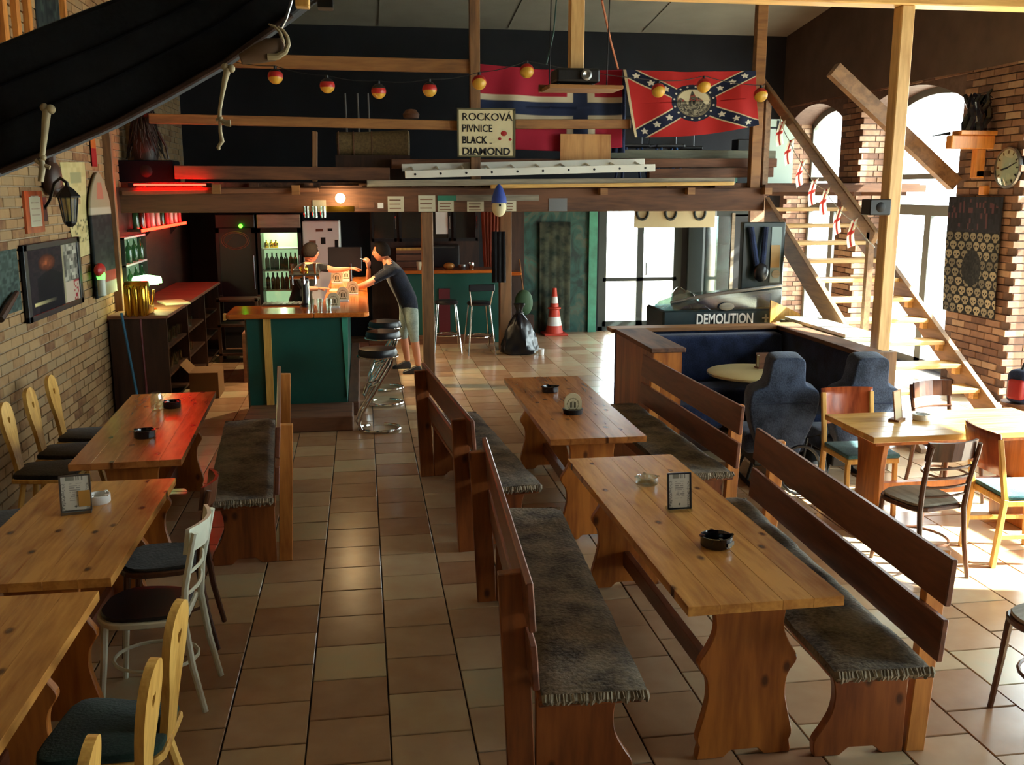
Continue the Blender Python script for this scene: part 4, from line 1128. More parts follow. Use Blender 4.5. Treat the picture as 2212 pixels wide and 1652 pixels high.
# brass cash register
q = onz(283, 690, 1.055)
cr = thing('cash_register', 'shiny brass cash register at the wall end of the back-bar cabinet', 'cash register', (q.x+.0, q.y+.42, 1.055))
MB().prism([(-.16, 0), (.16, 0), (.16, .12), (.04, .17), (.03, .3), (-.02, .36), (-.12, .36), (-.16, .32)], 'x', -.12, .12).build('case', 'brass', cr, bevel=.02, seg=3, smooth=True, local=True)
for x in (-.07, .0, .07): MB().lathe([(.02, 0), (.032, .02), (.03, .28), (.02, .31), (0, .33)], 12, (x, -.165, .0)).build('column', 'brass', cr, smooth=True, local=True)
for i in range(4):
    for j in range(3): MB().lathe([(.014, 0), (.016, .02), (0, .022)], 10, (-.07+.045*i, .13-.045*j, .125+.02*j)).build('key', 'cream', cr, smooth=True, local=True)
MB().tube([(.13, .0, .1), (.15, .02, .22), (.15, .02, .26)], .012, 8).build('crank', 'brass', cr, smooth=True, local=True)
q = onz(375, 655, 1.055); tag(MB().box(-.14, .14, -.2, .2, 0, .025, Matrix.Translation((q.x, q.y, 1.055)) @ Matrix.Rotation(R(25), 4, 'Z')).build('notebook', 'cream', bevel=.004), 'open pale notebook on the back-bar cabinet below the green lamp', 'notebook')
# red-lit bottle shelf
sf = thing('bottle_shelf', 'wall shelf edged with a glowing red light strip, bottles standing on it', 'shelf', (-2.6, 13.2, 1.88))
MB().box(-2.69, -2.51, 11.8, 14.7, 1.88, 1.905).build('board', 'dark_wood_y', sf)
MB().box(-2.51, -2.495, 11.8, 14.7, 1.875, 1.91).build('light_strip', emit('red_led', 'ff1408', 25), sf)
for y in (12.6, 14.4): MB().prism([(-2.69, 1.88), (-2.55, 1.88), (-2.69, 1.72)], 'y', y, y+.03).build('bracket', 'iron', sf)
bots = ['bottle_g', 'bottle_b', 'bottle_c', 'red', 'bottle_c', 'bottle_b', 'bottle_c', 'bottle_g', 'brass', 'red', 'bottle_c', 'bottle_b', 'bottle_c', 'red']
nm_ = {'bottle_g': 'green glass', 'bottle_b': 'brown glass', 'bottle_c': 'pale clear', 'red': 'red labelled', 'brass': 'golden'}
def bottle_mb(s=1., h=.3):
    return MB().lathe([(.036*s, 0), (.038*s, .01), (.038*s, h*.58), (.03*s, h*.7), (.014*s, h*.78), (.013*s, h*.97), (.015*s, h*.97), (.015*s, h)], 14)
bme = {}
for i, m_ in enumerate(bots):
    y = 11.9 + i*.2
    if m_ not in bme: bme[m_] = bottle_mb().mesh('liquor_bottle', m_, smooth=True)
    o = bpy.data.objects.new('liquor_bottle', bme[m_]); COL.objects.link(o); o.location = (-2.585 + .02*math.sin(i*2.1), y, 1.905)
    nb_ = [nm_[bots[k_]].split()[0] for k_ in (i-1, i+1) if 0 <= k_ < len(bots)]
    tag(o, nm_[m_] + ' bottle beside ' + ' and '.join('a ' + s_ + ' one' for s_ in nb_) + ' on the red-lit shelf', 'bottle', 'bottles on the red-lit shelf')
# red tube lying on the loft beam
t = thing('red_tube_light', 'red glowing tube lying on the ledge of the loft beam', 'lamp', (-2.15, 11.58, 2.39))
MB().tube([(-2.5, 11.54, 2.41), (-1.72, 11.54, 2.41)], .009, 8).build('tube', emit('red_tube', 'ff0c06', 50), t, smooth=True)
for x in (-2.53, -1.69): MB().box(x-.03, x+.03, 11.53, 11.6, 2.385, 2.43).build('end_cap', 'black', t)
# small lit bottle case on the wall
wc = thing('bottle_case', 'small greenish lit glass case of bottles behind the green lamp', 'display case', (-2.55, 12.2, 1.3))
ca0, ca1 = onx(284, 540, -2.5).y, onx(330, 540, -2.5).y
MB().box(-2.69, -2.67, ca0, ca1, 1.2, 1.84).build('back_board', emit('case_glow', '86a880', .5), wc)
for z in (1.2, 1.52, 1.82): MB().box(-2.67, -2.57, ca0, ca1, z, z+.02).build('shelf', 'white', wc)
for y in (ca0, ca1-.02): MB().box(-2.67, -2.57, y, y+.02, 1.2, 1.84).build('side', 'frame', wc)
if 'bottle_g' not in bme: bme['bottle_g'] = bottle_mb().mesh('liquor_bottle', 'bottle_g', smooth=True)
for i in range(8):
    o = bpy.data.objects.new('case_bottle', bme['bottle_g']); COL.objects.link(o); o.location = (-2.622, ca0+.1+(ca1-ca0-.2)*(i % 4)/3, 1.22 if i < 4 else 1.54); o.scale = (1, 1, .85)
    tag(o, 'green bottle on the %s shelf of the small lit glass case' % ('lower' if i < 4 else 'upper'), 'bottle', 'bottles in the lit glass case, %s shelf' % ('lower' if i < 4 else 'upper'))

# fridges
def fridge(label, x0, x1, y, lit, h=2.0):
    t = thing('bottle_fridge', label, 'fridge', ((x0+x1)/2, y+.3, 0))
    MB().box(x0, x0+.04, y+.05, y+.62, 0, h).box(x1-.04, x1, y+.05, y+.62, 0, h).box(x0, x1, y+.58, y+.62, 0, h).box(x0, x1, y+.05, y+.62, 0, .25).build('case', 'black', t)
    MB().box(x0, x1, y+.03, y+.62, h-.2, h).build('header', 'plank_grey' if lit else 'black', t, bevel=.01)
    MB().box(x0+.04, x1-.04, y+.55, y+.575, .25, h-.2).build('lining', emit('fridge_lining', 'a8c49a', .9) if lit else M['dark_wood'], t)
    d = MB().box(x0, x0+.05, y, y+.04, .25, h-.2).box(x1-.05, x1, y, y+.04, .25, h-.2).box(x0, x1, y, y+.04, .25, .32).box(x0, x1, y, y+.04, h-.27, h-.2).build('door_frame', 'black', t)
    MB().box(x0+.05, x1-.05, y+.015, y+.02, .32, h-.27).build('pane', 'clear' if lit else 'black_pad', d)
    MB().tube([(x1-.03, y-.04, .9), (x1-.03, y-.04, 1.4)], .011, 8).build('handle', 'steel', d, smooth=True)
    for z in (.55, .85, 1.15, 1.48): MB().box(x0+.05, x1-.05, y+.08, y+.54, z, z+.015).build('shelf', 'alu' if lit else 'iron', t)
    return t
yf = 15.0
ax, bx_ = ony(466, 520, yf).x, ony(551, 520, yf).x
f1 = fridge('tall dark glass-door fridge with a faint round logo, unlit', ax, bx_, yf, False)
lg = MB()
cxl, czl = (ax+bx_)/2, 1.62
for k_ in range(2): lg.tube([(cxl+(.2-.03*k_)*math.cos(a), yf-.004, czl+(.13-.02*k_)*math.sin(a)) for a in [2*PI*i/28 for i in range(28)]], .006, 5, closed=True)
lg.tube([(cxl-.14, yf-.004, czl-.05), (cxl, yf-.004, czl+.1), (cxl+.14, yf-.004, czl-.05), (cxl, yf-.004, czl-.13)], .006, 5, closed=True)
lg.build('door_logo', 'plank_brown', f1)
p = ony(520, 488, yf); MB().ball((p.x, yf-.02, p.z), .03, 10, 7).build('status_light', emit('green_led', '40ff20', 8), f1, smooth=True)
ax, bx_ = ony(556, 520, yf).x, ony(650, 520, yf).x
f2 = fridge('glass-door fridge glowing pale green inside, full of bottles', ax, bx_, yf, True)
MB().box(ax+.08, bx_-.08, yf+.3, yf+.36, 1.76, 1.79).build('fridge_tube', emit('fridge_tube', 'eaffd8', 18), f2)
point('fridge_light', ((ax+bx_)/2, yf+.25, 1.72), 3.0, (.85, 1, .72), .05, f2)
for zi, z in enumerate((1.165, .865, 1.495)):
    for i in range(7 if zi < 2 else 3):
        m_ = 'bottle_g' if zi == 0 else ('bottle_b' if zi == 1 else 'brass')
        if m_ not in bme: bme[m_] = bottle_mb().mesh('liquor_bottle', m_, smooth=True)
        o = bpy.data.objects.new('beer_bottle', bme[m_]); COL.objects.link(o); o.scale = (.9, .9, .85 if zi < 2 else .4)
        o.location = (ax+.11+(bx_-ax-.22)*i/6, yf+.22+.05*(i % 2), z)
        tag(o, ('green bottle on the upper shelf of the lit fridge', 'brown bottle on the lower shelf of the lit fridge', 'small yellow jar on the top shelf of the lit fridge')[zi], 'bottle' if zi < 2 else 'jar', ('upper fridge bottles', 'lower fridge bottles', 'fridge jars')[zi])
ax, bx_ = ony(653, 520, yf+.1).x, ony(735, 520, yf+.1).x
wfz = thing('household_fridge', 'white household fridge covered with dark stickers behind the bar', 'fridge', ((ax+bx_)/2, yf+.4, 0))
MB().box(ax, bx_, yf+.12, yf+.7, 0, 1.9).build('case', 'white', wfz, bevel=.02)
MB().box(ax+.005, bx_-.005, yf+.07, yf+.118, 1.25, 1.895).build('freezer_door', 'white', wfz, bevel=.012)
MB().box(ax+.005, bx_-.005, yf+.07, yf+.118, .06, 1.24).build('door', 'white', wfz, bevel=.012)
for (px, py, w_, h_) in ((675, 528, .1, .12), (690, 497, .11, .04), (713, 496, .07, .04), (698, 520, .07, .1), (727, 528, .05, .14)):
    p = ony(px, py, yf+.065); MB().box(p.x-w_/2, p.x+w_/2, yf+.064, yf+.07, p.z-h_/2, p.z+h_/2).build('sticker', 'iron' if w_ < .1 else 'plank_brown', wfz)
# dark screen on the bar's far end
p = ony(745, 555, 14.3)
sc_ = thing('monitor', 'dark flat screen standing on the bar behind the smoker', 'monitor', (p.x, 14.3, 1.11))
MB().box(p.x-.24, p.x+.24, 14.28, 14.31, 1.2, 1.55).build('screen', 'black_pad', sc_, bevel=.008)
MB().box(p.x-.03, p.x+.03, 14.29, 14.33, 1.12, 1.25).build('neck', 'black', sc_)
MB().box(p.x-.12, p.x+.12, 14.22, 14.4, 1.11, 1.125).build('foot', 'black', sc_)

# ---- far green counter under the loft
x0, x1, x2 = .58, 2.02, 2.45
fcn = thing('far_counter', 'green counter with an orange top at the back wall, bar stools before it', 'counter', (1.4, 15.2, 0))
MB().box(x0, x1+.1, 15.0, 15.03, 0, 1.1).build('front_panel', 'green_panel', fcn)
MB().box(x0-.05, x1, 14.88, 15.5, 1.1, 1.15).build('top_board', 'bartop_x', fcn, bevel=.01)
MB().box(x1+.06, x2, 14.95, 15.4, 1.05, 1.1).build('top_board', 'bartop_x', fcn, bevel=.02)
MB().box(x0, x1+.1, 15.03, 15.45, 0, 1.1).build('carcass', 'dark_wood', fcn)
MB().box(x0, x1, 14.93, 15.0, 0, .14).build('plinth', 'beam', fcn)
a, b = ony(948, 650, 14.99).x, ony(972, 650, 14.99).x
MB().box(a, b, 14.985, 15.0, .1, .86).build('red_panel', plain('dark_red', '5a1420', .5), fcn)
for (px, w_, h_, m_, nm, lb, cat) in ((998, .13, .07, 'steel', 'metal_bowl', 'shallow metal bowl on the green wall counter', 'bowl'), (1018, .1, .1, 'chrome', 'tin_can', 'shiny tin standing on the green wall counter', 'tin'), (905, .08, .12, 'cream', 'mug', 'pale mug on the green wall counter by the smoker', 'mug')):
    p = ony(px, 570, 15.1); tag(MB().lathe([(w_*.35, 0), (w_/2, h_*.6), (w_/2, h_), (w_*.44, h_), (w_*.3, h_*.1), (0, h_*.1)], 16, (p.x, 15.1, 1.15)).build(nm, m_, smooth=True), lb, cat)
p = ony(970, 574, 15.15); tag(MB().ball((p.x, 15.15, 1.2), (.09, .08, .05)).build('bread_loaf', 'pine', smooth=True), 'round orange-brown loaf on the green wall counter', 'bread')
# kitchen dresser behind that counter
kd = thing('kitchen_dresser', 'dark dresser with glazed doors behind the green wall counter', 'cabinet', (1.3, 15.85, 0))
kx0, kx1 = ony(800, 500, 15.7).x, ony(1035, 500, 15.7).x
MB().box(kx0, kx1, 15.75, 15.99, 0, 2.3).build('carcass', 'dark_wood', kd)
n_ = 4
for i in range(n_):
    xa, xb = kx0+(kx1-kx0)*i/n_+.02, kx0+(kx1-kx0)*(i+1)/n_-.02
    d = MB().box(xa, xa+.04, 15.7, 15.75, 1.55, 2.25).box(xb-.04, xb, 15.7, 15.75, 1.55, 2.25).box(xa, xb, 15.7, 15.75, 1.55, 1.6).box(xa, xb, 15.7, 15.75, 2.2, 2.25).build('glazed_door', 'black', kd)
    MB().box(xa+.04, xb-.04, 15.72, 15.725, 1.6, 2.2).build('pane', 'plastic_sheet', d)
    MB().tube([(xb-.015, 15.68, 1.75), (xb-.015, 15.68, 1.95)], .008, 6).build('handle', 'chrome', d, smooth=True)
p = ony(962, 478, 15.68); nd_ = int((p.x-kx0)/((kx1-kx0)/n_)); nc_ = kx0+(kx1-kx0)*(nd_+.5)/n_
nx_ = max(nc_-(kx1-kx0)/n_/2+.165, min(nc_+(kx1-kx0)/n_/2-.165, p.x)); tag(MB().box(nx_-.1, nx_+.1, 15.714, 15.7205, p.z-.2, p.z+.2).build('notice', 'white'), 'white paper notice stuck on the glazed dresser door', 'notice')
p = ony(955, 545, 15.6); mw = thing('oven', 'black oven on the worktop behind the green wall counter', 'oven', (p.x, 15.6, 1.15))
MB().box(p.x-.27, p.x+.27, 15.52, 15.74, 1.15, 1.5).build('case', 'black', mw, bevel=.01)
MB().box(p.x-.2, p.x+.2, 15.515, 15.52, 1.2, 1.45).build('pane', 'black_pad', mw)
MB().tube([(p.x-.2, 15.5, 1.47), (p.x+.2, 15.5, 1.47)], .008, 6).build('handle', 'steel', mw, smooth=True)
p = ony(886, 555, 15.6); cr2 = thing('crate', 'pale-fronted wooden crate beside the black oven', 'crate', (p.x, 15.6, 1.15))
for z in (1.15, 1.26, 1.37): MB().box(p.x-.22, p.x+.2, 15.56, 15.58, z, z+.09).build('slat', 'plank_brown', cr2)
MB().box(p.x-.22, p.x+.2, 15.58, 15.74, 1.15, 1.44).build('body', 'dark_wood', cr2)
MB().box(p.x-.22, p.x+.2, 15.555, 15.56, 1.42, 1.46).build('top_rail', 'honey', cr2)
# coat and red cloth hanging from the inner post
def hanging(name, label, cat, px0, px1, pyt, pyb, y, mat, taper=.6, folds=5, depth=.05):
    a, b = ony(px0, pyt, y), ony(px1, pyt, y); zb = ony((px0+px1)/2, pyb, y).z
    mb = MB()
    def fn(u, v):
        w_ = (b.x-a.x)*(taper+(1-taper)*(1-v)**.8 if taper < 1 else 1); c_ = (a.x+b.x)/2
        return (c_+(u-.5)*w_, y + depth*math.sin(u*folds*2*PI)*(.3+.7*v)*.5, a.z+(zb-a.z)*v)
    mb.sheet(fn, 40, 12)
    o = mb.build(name, mat, smooth=True); md = o.modifiers.new('thickness', 'SOLIDIFY'); md.thickness = .02
    return tag(o, label, cat)
hanging('red_cloth', 'rust-red cloth hanging beside the inner loft post', 'cloth', 1036, 1078, 412, 576, 14.5, plain('rust_cloth', '7a3420', .9), .55)
hanging('dark_coat', 'dark coat hanging down the inner loft post', 'coat', 1062, 1090, 500, 610, 14.08, 'blackcloth', 1, 3, .04)
# things leaning by the back-bar
tag(MB().tube([ony(262, 676, 10.55), ony(306, 905, 10.4)], .014, 8).build('broom_handle', plain('teal_stick', '1c5a78', .4), smooth=True), 'blue-green broom stick leaning against the back-bar cabinet', 'broom')
tag(MB().tube([ony(303, 690, 10.54), ony(322, 905, 10.4)], .012, 8).build('mop_handle', plain('dark_red_stick', '5a1818', .4), smooth=True), 'dark red mop stick leaning at the back-bar cabinet corner', 'mop')
p = onz(395, 800, 0); bxx = thing('beer_crate', 'battered cardboard box on the floor behind the bar end', 'box', (-1.85, 11.5, 0))
MB().box(-2.0, -1.68, 11.3, 11.75, 0, .3).build('box_body', plain('cardboard', '7a5c3c', .9), bxx)
MB().prism([(-2.0, .3), (-2.1, .4), (-2.09, .4)], 'y', 11.3, 11.75).build('flap', plain('cardboard_flap', '7a5c3c', .9), bxx)
p = tag(MB().box(-1.5, -1.46, 12.2, 13.2, 0, .62).build('low_board', 'plank_brown'), 'pale board standing on edge behind the bar end', 'board')
st2 = thing('kegs_stand', 'dark wooden rack behind the bar beside the tall dark fridge', 'rack', (-1.7, 13.9, 0))
for z in (.1, .5, .85): MB().box(-2.0, -1.45, 13.7, 14.1, z, z+.03).build('shelf', 'dark_wood', st2)
for x in (-2.0, -1.49):
    for y in (13.7, 14.06): MB().box(x, x+.04, y, y+.04, 0, .9).build('leg', 'dark_wood', st2)
# ================================================================== LOFT FRONT
def timber(name, a, b, y, th, dy, mat, label, cat='plank'):
    """a, b: pixels on the centre line of a timber lying along the loft front at depth y"""
    A, B = ony(*a, y), ony(*b, y)
    return tag(MB().bar(A, B, dy, th).build(name, mat, bevel=.006), label, cat)
# railing
rl = thing('loft_railing', 'timber railing of the loft with two rails and uprights', 'railing', (0, YM+.06, 2.44))
yr = YM+.14
def rail(p0, p1, th=.11, dy=.06, mat='rail', nm='rail', y=yr):
    MB().bar(ony(*p0, y), ony(*p1, y), dy, th).build(nm, mat, rl, bevel=.008)
rail((322, 256), (1030, 272)); rail((1112, 268), (1362, 268))
rail((470, 130), (1020, 144), .15)
rail((680, 284), (680, 392), .11, .06, 'beam_z', 'upright')
for (px, pyb) in ((1028, 400), (1645, 410)):
    a = ony(px-11, 200, YM); b = ony(px+11, 200, YM)
    MB().box(a.x, b.x, YM+.06, YM+.17, 2.38, 5.2).build('upright', 'beam_z' if px < 1200 else 'rail', rl, bevel=.006)
# stored boards, plank by plank
timber('stored_plank', (792, 396), (1585, 390), YM-.01, .075, .08, 'plank_grey', 'long grey plank stored on the loft edge above the beam')
timber('stored_batten', (1060, 403), (1585, 396), YM-.085, .045, .05, 'batten', 'thin bright yellow batten stored along the loft edge')
timber('stored_plank', (845, 354), (1672, 352), YM+.47, .11, .2, 'plank_brown', 'reddish brown plank stored behind the ladder')
timber('stored_plank', (1283, 332), (1675, 335), YM+.62, .11, .04, 'plank_green', 'greenish grey board stored below the red flag')
timber('stored_plank', (377, 372), (842, 376), YM+.058, .15, .05, 'beam', 'broad brown board at the loft edge beside the black speaker box')
timber('stored_plank', (1400, 375), (1668, 372), YM+.3, .12, .1, 'plank_brown', 'short brown plank end under the greenish board')
timber('stored_plank', (264, 417), (688, 410), YM-.028, .05, .05, 'plank_brown', 'narrow dark board nailed along the top of the loft beam')
# ladder
ld_ = thing('ladder', 'white aluminium ladder lying along the loft edge', 'ladder', (2.0, YM+.05, 2.5))
for (a, b, y) in (((875, 377), (1415, 362), YM-.08), ((868, 362), (1392, 350), YM+.2)):
    MB().bar(ony(*a, y), ony(*b, y), .025, .085).build('stile', 'alu', ld_, bevel=.004)
for i in range(10):
    u = .04+.92*i/9; p0 = ony(875+540*u, 377-15*u, YM-.08); p1 = ony(868+524*u, 362-12*u, YM+.2)
    MB().tube([p0, p1], .014, 8).build('rung', 'alu', ld_, smooth=True)
    MB().lathe([(.014, 0), (.014, .004)], 10, (0, 0, 0), Matrix.Translation((p0.x, p0.y-.013, p0.z)) @ Matrix.Rotation(PI/2, 4, 'X')).build('rung_end', 'black', ld_)
# joist ends on the beam
for px, py in ((1300, 411), (1487, 410), (1652, 410), (640, 410), (470, 408)):
    p = ony(px, py, YM); MB().box(p.x-.045, p.x+.045, YM-.12, YM if px > 700 else YM-.05, p.z-.055, p.z+(.024 if px > 700 else .05)).build('joist_end', 'rail', loft)
# plywood square, lamp ball, boxes and stools under the flag
p0, p1 = ony(1210, 340, YM+.3), ony(1320, 290, YM+.3)
tag(MB().box(p0.x, p1.x, YM+.3, YM+.33, p0.z-.12, p1.z).build('plywood_panel', 'ply', bevel=.003), 'square orange plywood panel leaning on the loft edge', 'panel')
p = ony(1348, 297, 13.2); bl = thing('globe_lamp', 'small white glowing globe lamp on the loft', 'lamp', (p.x, 13.2, 2.44))
MB().ball((p.x, 13.2, p.z), .065).build('globe', emit('globe_glow', 'eaf2ff', 6), bl, smooth=True)
MB().lathe([(.1, 0), (.1, .015), (.012, .03), (.012, p.z-2.49)], 14).build('stand', 'iron', bl, smooth=True, local=True)
p = ony(1565, 318, 12.6); cs = thing('green_crate', 'pale green plastic crate on the loft under the red flag', 'crate', (p.x, 12.6, 2.44))
for z in (2.46, 2.56, 2.66, 2.76): MB().box(p.x-.22, p.x+.16, 12.5, 12.52, z, z+.07).build('slat', plain('crate_green', '4a8068', .4) if z < 2.5 else bpy.data.materials['crate_green'], cs)
MB().box(p.x-.21, p.x+.15, 12.52, 12.8, 2.44, 2.84).build('body', bpy.data.materials['crate_green'], cs)
p = ony(1605, 300, 12.7); tag(MB().box(p.x-.1, p.x+.12, 12.62, 12.85, 2.44, 3.02).build('loudspeaker', 'black', bevel=.01), 'tall black loudspeaker on the loft behind the red flag', 'loudspeaker')
for i, px in enumerate((1365, 1440, 1480)):
    yy_ = (12.45, 12.45, 13.0)[i]; p = ony(px, 310, yy_); s_ = thing('folded_chair', ('blue-legged chair at the flag corner on the loft', 'blue-legged chair under the middle of the red flag', 'black-legged chair under the middle of the red flag')[i], 'chair', (p.x, yy_, 2.44))
    mt = plain('chair_leg_%d' % i, ('1c3a6a', '2a5a9a', '15151c')[i], .4)
    for sx in (-1, 1):
        for sy in (-1, 1): MB().tube([(sx*.18, sy*.18, 0), (sx*.1, sy*.1, .45)], .018, 8).build('leg', mt, s_, smooth=True, local=True)
    MB().box(-.19, .19, -.19, .19, .45, .49).build('seat', 'black', s_, bevel=.01, local=True)
    MB().box(-.19, .19, .17, .2, .49, .85).build('backrest', 'black', s_, bevel=.01, local=True)
# black speaker box, dark shaggy figure, basket
a, b = ony(256, 388, YM+.1), ony(374, 346, YM+.1)
sp = thing('speaker_box', 'flat black speaker box on the loft by the brick wall', 'loudspeaker', ((a.x+b.x)/2, YM+.3, 2.44))
MB().box(a.x, b.x, YM+.1, YM+.5, 2.44, b.z).build('case', 'matblack', sp, bevel=.01)
MB().lathe([(.07, 0), (.05, .01), (.0, .012)], 18, (0, 0, 0), Matrix.Translation(((a.x+b.x)/2, YM+.1, (2.44+b.z)/2)) @ Matrix.Rotation(PI/2, 4, 'X')).build('cone', 'iron', sp, smooth=True)
p = ony(290, 300, YM+.32)
sg = thing('straw_figure', 'dark shaggy straw figure standing on the speaker box', 'figure', (p.x+.12, YM+.3, b.z))
hgt = ony(290, 222, YM+.3).z - b.z
MB().lathe([(.13, 0), (.15, .1), (.13, hgt*.45), (.1, hgt*.68), (.06, hgt*.74), (.1, hgt*.8), (.11, hgt*.92), (.05, hgt), (0, hgt)], 16).build('body', 'dark_wood', sg, smooth=True, local=True)
mb = MB()
for k_ in range(150):
    a_ = random.uniform(0, 2*PI); z = random.uniform(.12, .98)*hgt; r_ = .19*(1-.5*z/hgt)
    mb.tube([(r_*math.cos(a_), r_*math.sin(a_), z), (r_*1.2*math.cos(a_), r_*1.12*math.sin(a_), max(.02, z-.07)), (r_*1.25*math.cos(a_+.1), r_*1.15*math.sin(a_+.1), max(.012, z-.17))], [.008, .006, .002], 4)
mb.build('straw', plain('dark_straw', '2e241c', .9), sg, local=True)
MB().tube([(.16, -.05, hgt*.5), (.24, -.08, hgt*.25), (.26, -.08, .02)], [.02, .016, .01], 6).build('tail', 'dark_wood', sg, smooth=True, local=True)
A, B = ony(728, 312, YM+.75), ony(884, 306, YM+.75)
bk = thing('wicker_drum', 'pale wicker drum lying on its side on the loft', 'basket', ((A.x+B.x)/2, YM+.75, 2.55))
Mx = Matrix.Translation((A.x, YM+.75, A.z+.01)) @ Matrix.Rotation(PI/2, 4, 'Y')
MB().lathe([(.13, 0), (.14, .01), (.14, .3), (.15, .5), (.17, B.x-A.x-.02), (.15, B.x-A.x), (0, B.x-A.x)], 22, (0, 0, 0), Mx).build('shell', plain('wicker', '6e5a38', .8, var=.3, scale=40, bmp=.5), bk, smooth=True)
for k_ in (.02, .2, .42, .62): MB().tube([Mx @ Vector((.145*math.cos(a_), .145*math.sin(a_), k_)) for a_ in [2*PI*i/20 for i in range(20)]], .008, 5, closed=True).build('hoop', 'plank_brown', bk, smooth=True)
MB().lathe([(.09, 0), (.1, .05), (.06, .1), (0, .11)], 14, (ony(888, 250, YM+.5).x, YM+.5, 3.2)).build('hat_block', 'plank_brown', bk, smooth=True)
MB().box(A.x-.02, B.x, YM+.6, YM+.9, 2.44, A.z-.13).build('cradle', 'dark_wood', bk)
# boards leaning in the dark of the loft
for px in (745, 772, 795): 
    A, B = ony(px, 200, 13.5), ony(px, 380, 13.5); tag(MB().tube([(A.x, 13.6, A.z), (A.x+.02, 13.5, 2.44)], .012, 6).build('leaning_rod', 'steel'), 'thin metal rod leaning in the dark loft behind the rail', 'rod', 'thin rods in the dark loft')

# ================================================================== SIGN AND FLAGS
y = YM-.04
y = YM+.035; p0, p1 = ony(990, 338, y), ony(1112, 236, y)
sn = thing('pub_sign', 'cream painted pub sign reading ROCKOVA PIVNICE BLACK DIAMOND', 'sign', ((p0.x+p1.x)/2, y, p0.z))
SW, SH = p1.x-p0.x, p1.z-p0.z
MB().box(p0.x, p1.x, y, y+.02, p0.z, p1.z).build('board', 'cream', sn, bevel=.003)
MB().box(p0.x-.008, p1.x+.008, y-.004, y+.021, p1.z-.012, p1.z+.008).box(p0.x-.008, p1.x+.008, y-.004, y+.021, p0.z-.008, p0.z+.012).box(p1.x-.02, p1.x+.008, y-.004, y+.021, p0.z, p1.z).box(p0.x-.008, p0.x+.01, y-.004, y+.021, p0.z, p1.z).build('frame', plain('sign_edge', '5c5638', .6), sn)
for i, (tx, s_) in enumerate((('ROCKOVÁ', .118), ('PIVNICE', .118), ('BLACK', .115), ('DIAMOND', .115))):
    Mx = Matrix.Translation((p0.x+.045, y-.003, p1.z-.13-.132*i*SH/.55)) @ FRONT
    text_mesh('lettering', tx, s_, 'black', Mx, sn, .002, bold=.003 if i > 1 else .001, sx=(SW-.09)/.56 if i in (0, 3) else (.82 if i == 1 else .8)*(SW-.09)/.56*1.0)
if True:                                   # thin serifs under the two lower words
    mb = MB()
    for i in (2, 3):
        zb = p1.z-.13-.132*i*SH/.55
        for k_ in range(9 if i == 3 else 6): mb.box(p0.x+.05+k_*.064, p0.x+.05+k_*.064+.03, y-.004, y-.001, zb-.002, zb+.006)
    mb.build('serif', 'black', sn)
mb = MB(); 
for (dx, dz, r_) in ((.50, .27, .038), (.455, .21, .02), (.57, .2, .02)):
    mb.ball((p0.x+dx*SW/.62, y-.002, p0.z+dz*SH/.55), (r_, .004, r_*.8), 12, 6)
mb.build('red_emblem', 'red', sn, smooth=True)

def flag_fn(c00, c10, c01, c11, y, wave, n, sag=.0):
    """corner points (bottom-left, bottom-right, top-left, top-right) and a wave in depth"""
    def fn(u, v):
        P = (Vector(c00)*(1-u)+Vector(c10)*u)*(1-v)+(Vector(c01)*(1-u)+Vector(c11)*u)*v
        return (P.x, y+wave*math.sin(u*n*2*PI+v*2.2)*(1-.35*v)+wave*.5*math.sin(u*n*3.3*PI+1-v*3), P.z-sag*4*u*(1-u)*(1 if v > .5 else -.0)*v + (.05*math.sin(u*PI)*(-1 if v < .5 else 0)*(1-v)))
    return fn
def norway(u, v):
    x, z = u*1.55, v
    if abs(z-.5) < .075 or abs(x-1.08) < .075: return hx('2a3450')
    if abs(z-.5) < .15 or abs(x-1.08) < .15: return hx('c4baa0')
    return hx('a02438')
q = YM+.4
fl = print_sheet('norwegian_flag', flag_fn(ony(1040, 316, q), ony(1345, 318, q), ony(1036, 138, q), ony(1345, 150, q), q, .035, 2.2, .03), norway, 120, 70, thick=.003)
tag(fl, 'red flag with a white-edged blue cross hanging behind the loft railing', 'flag')
def in_star(dx, dy, r_):
    a = math.atan2(dx, dy); d = math.hypot(dx, dy)
    k_ = PI/5; a = abs((a + k_) % (2*k_) - k_)
    return d*math.cos(a)+d*math.sin(a)*1.376*.72 < r_*1.0 and d < r_ and d < r_*.42/(max(.05, math.cos(k_-a)))*1.0 + (r_*.6)*max(0, 1-a/k_*1.6)
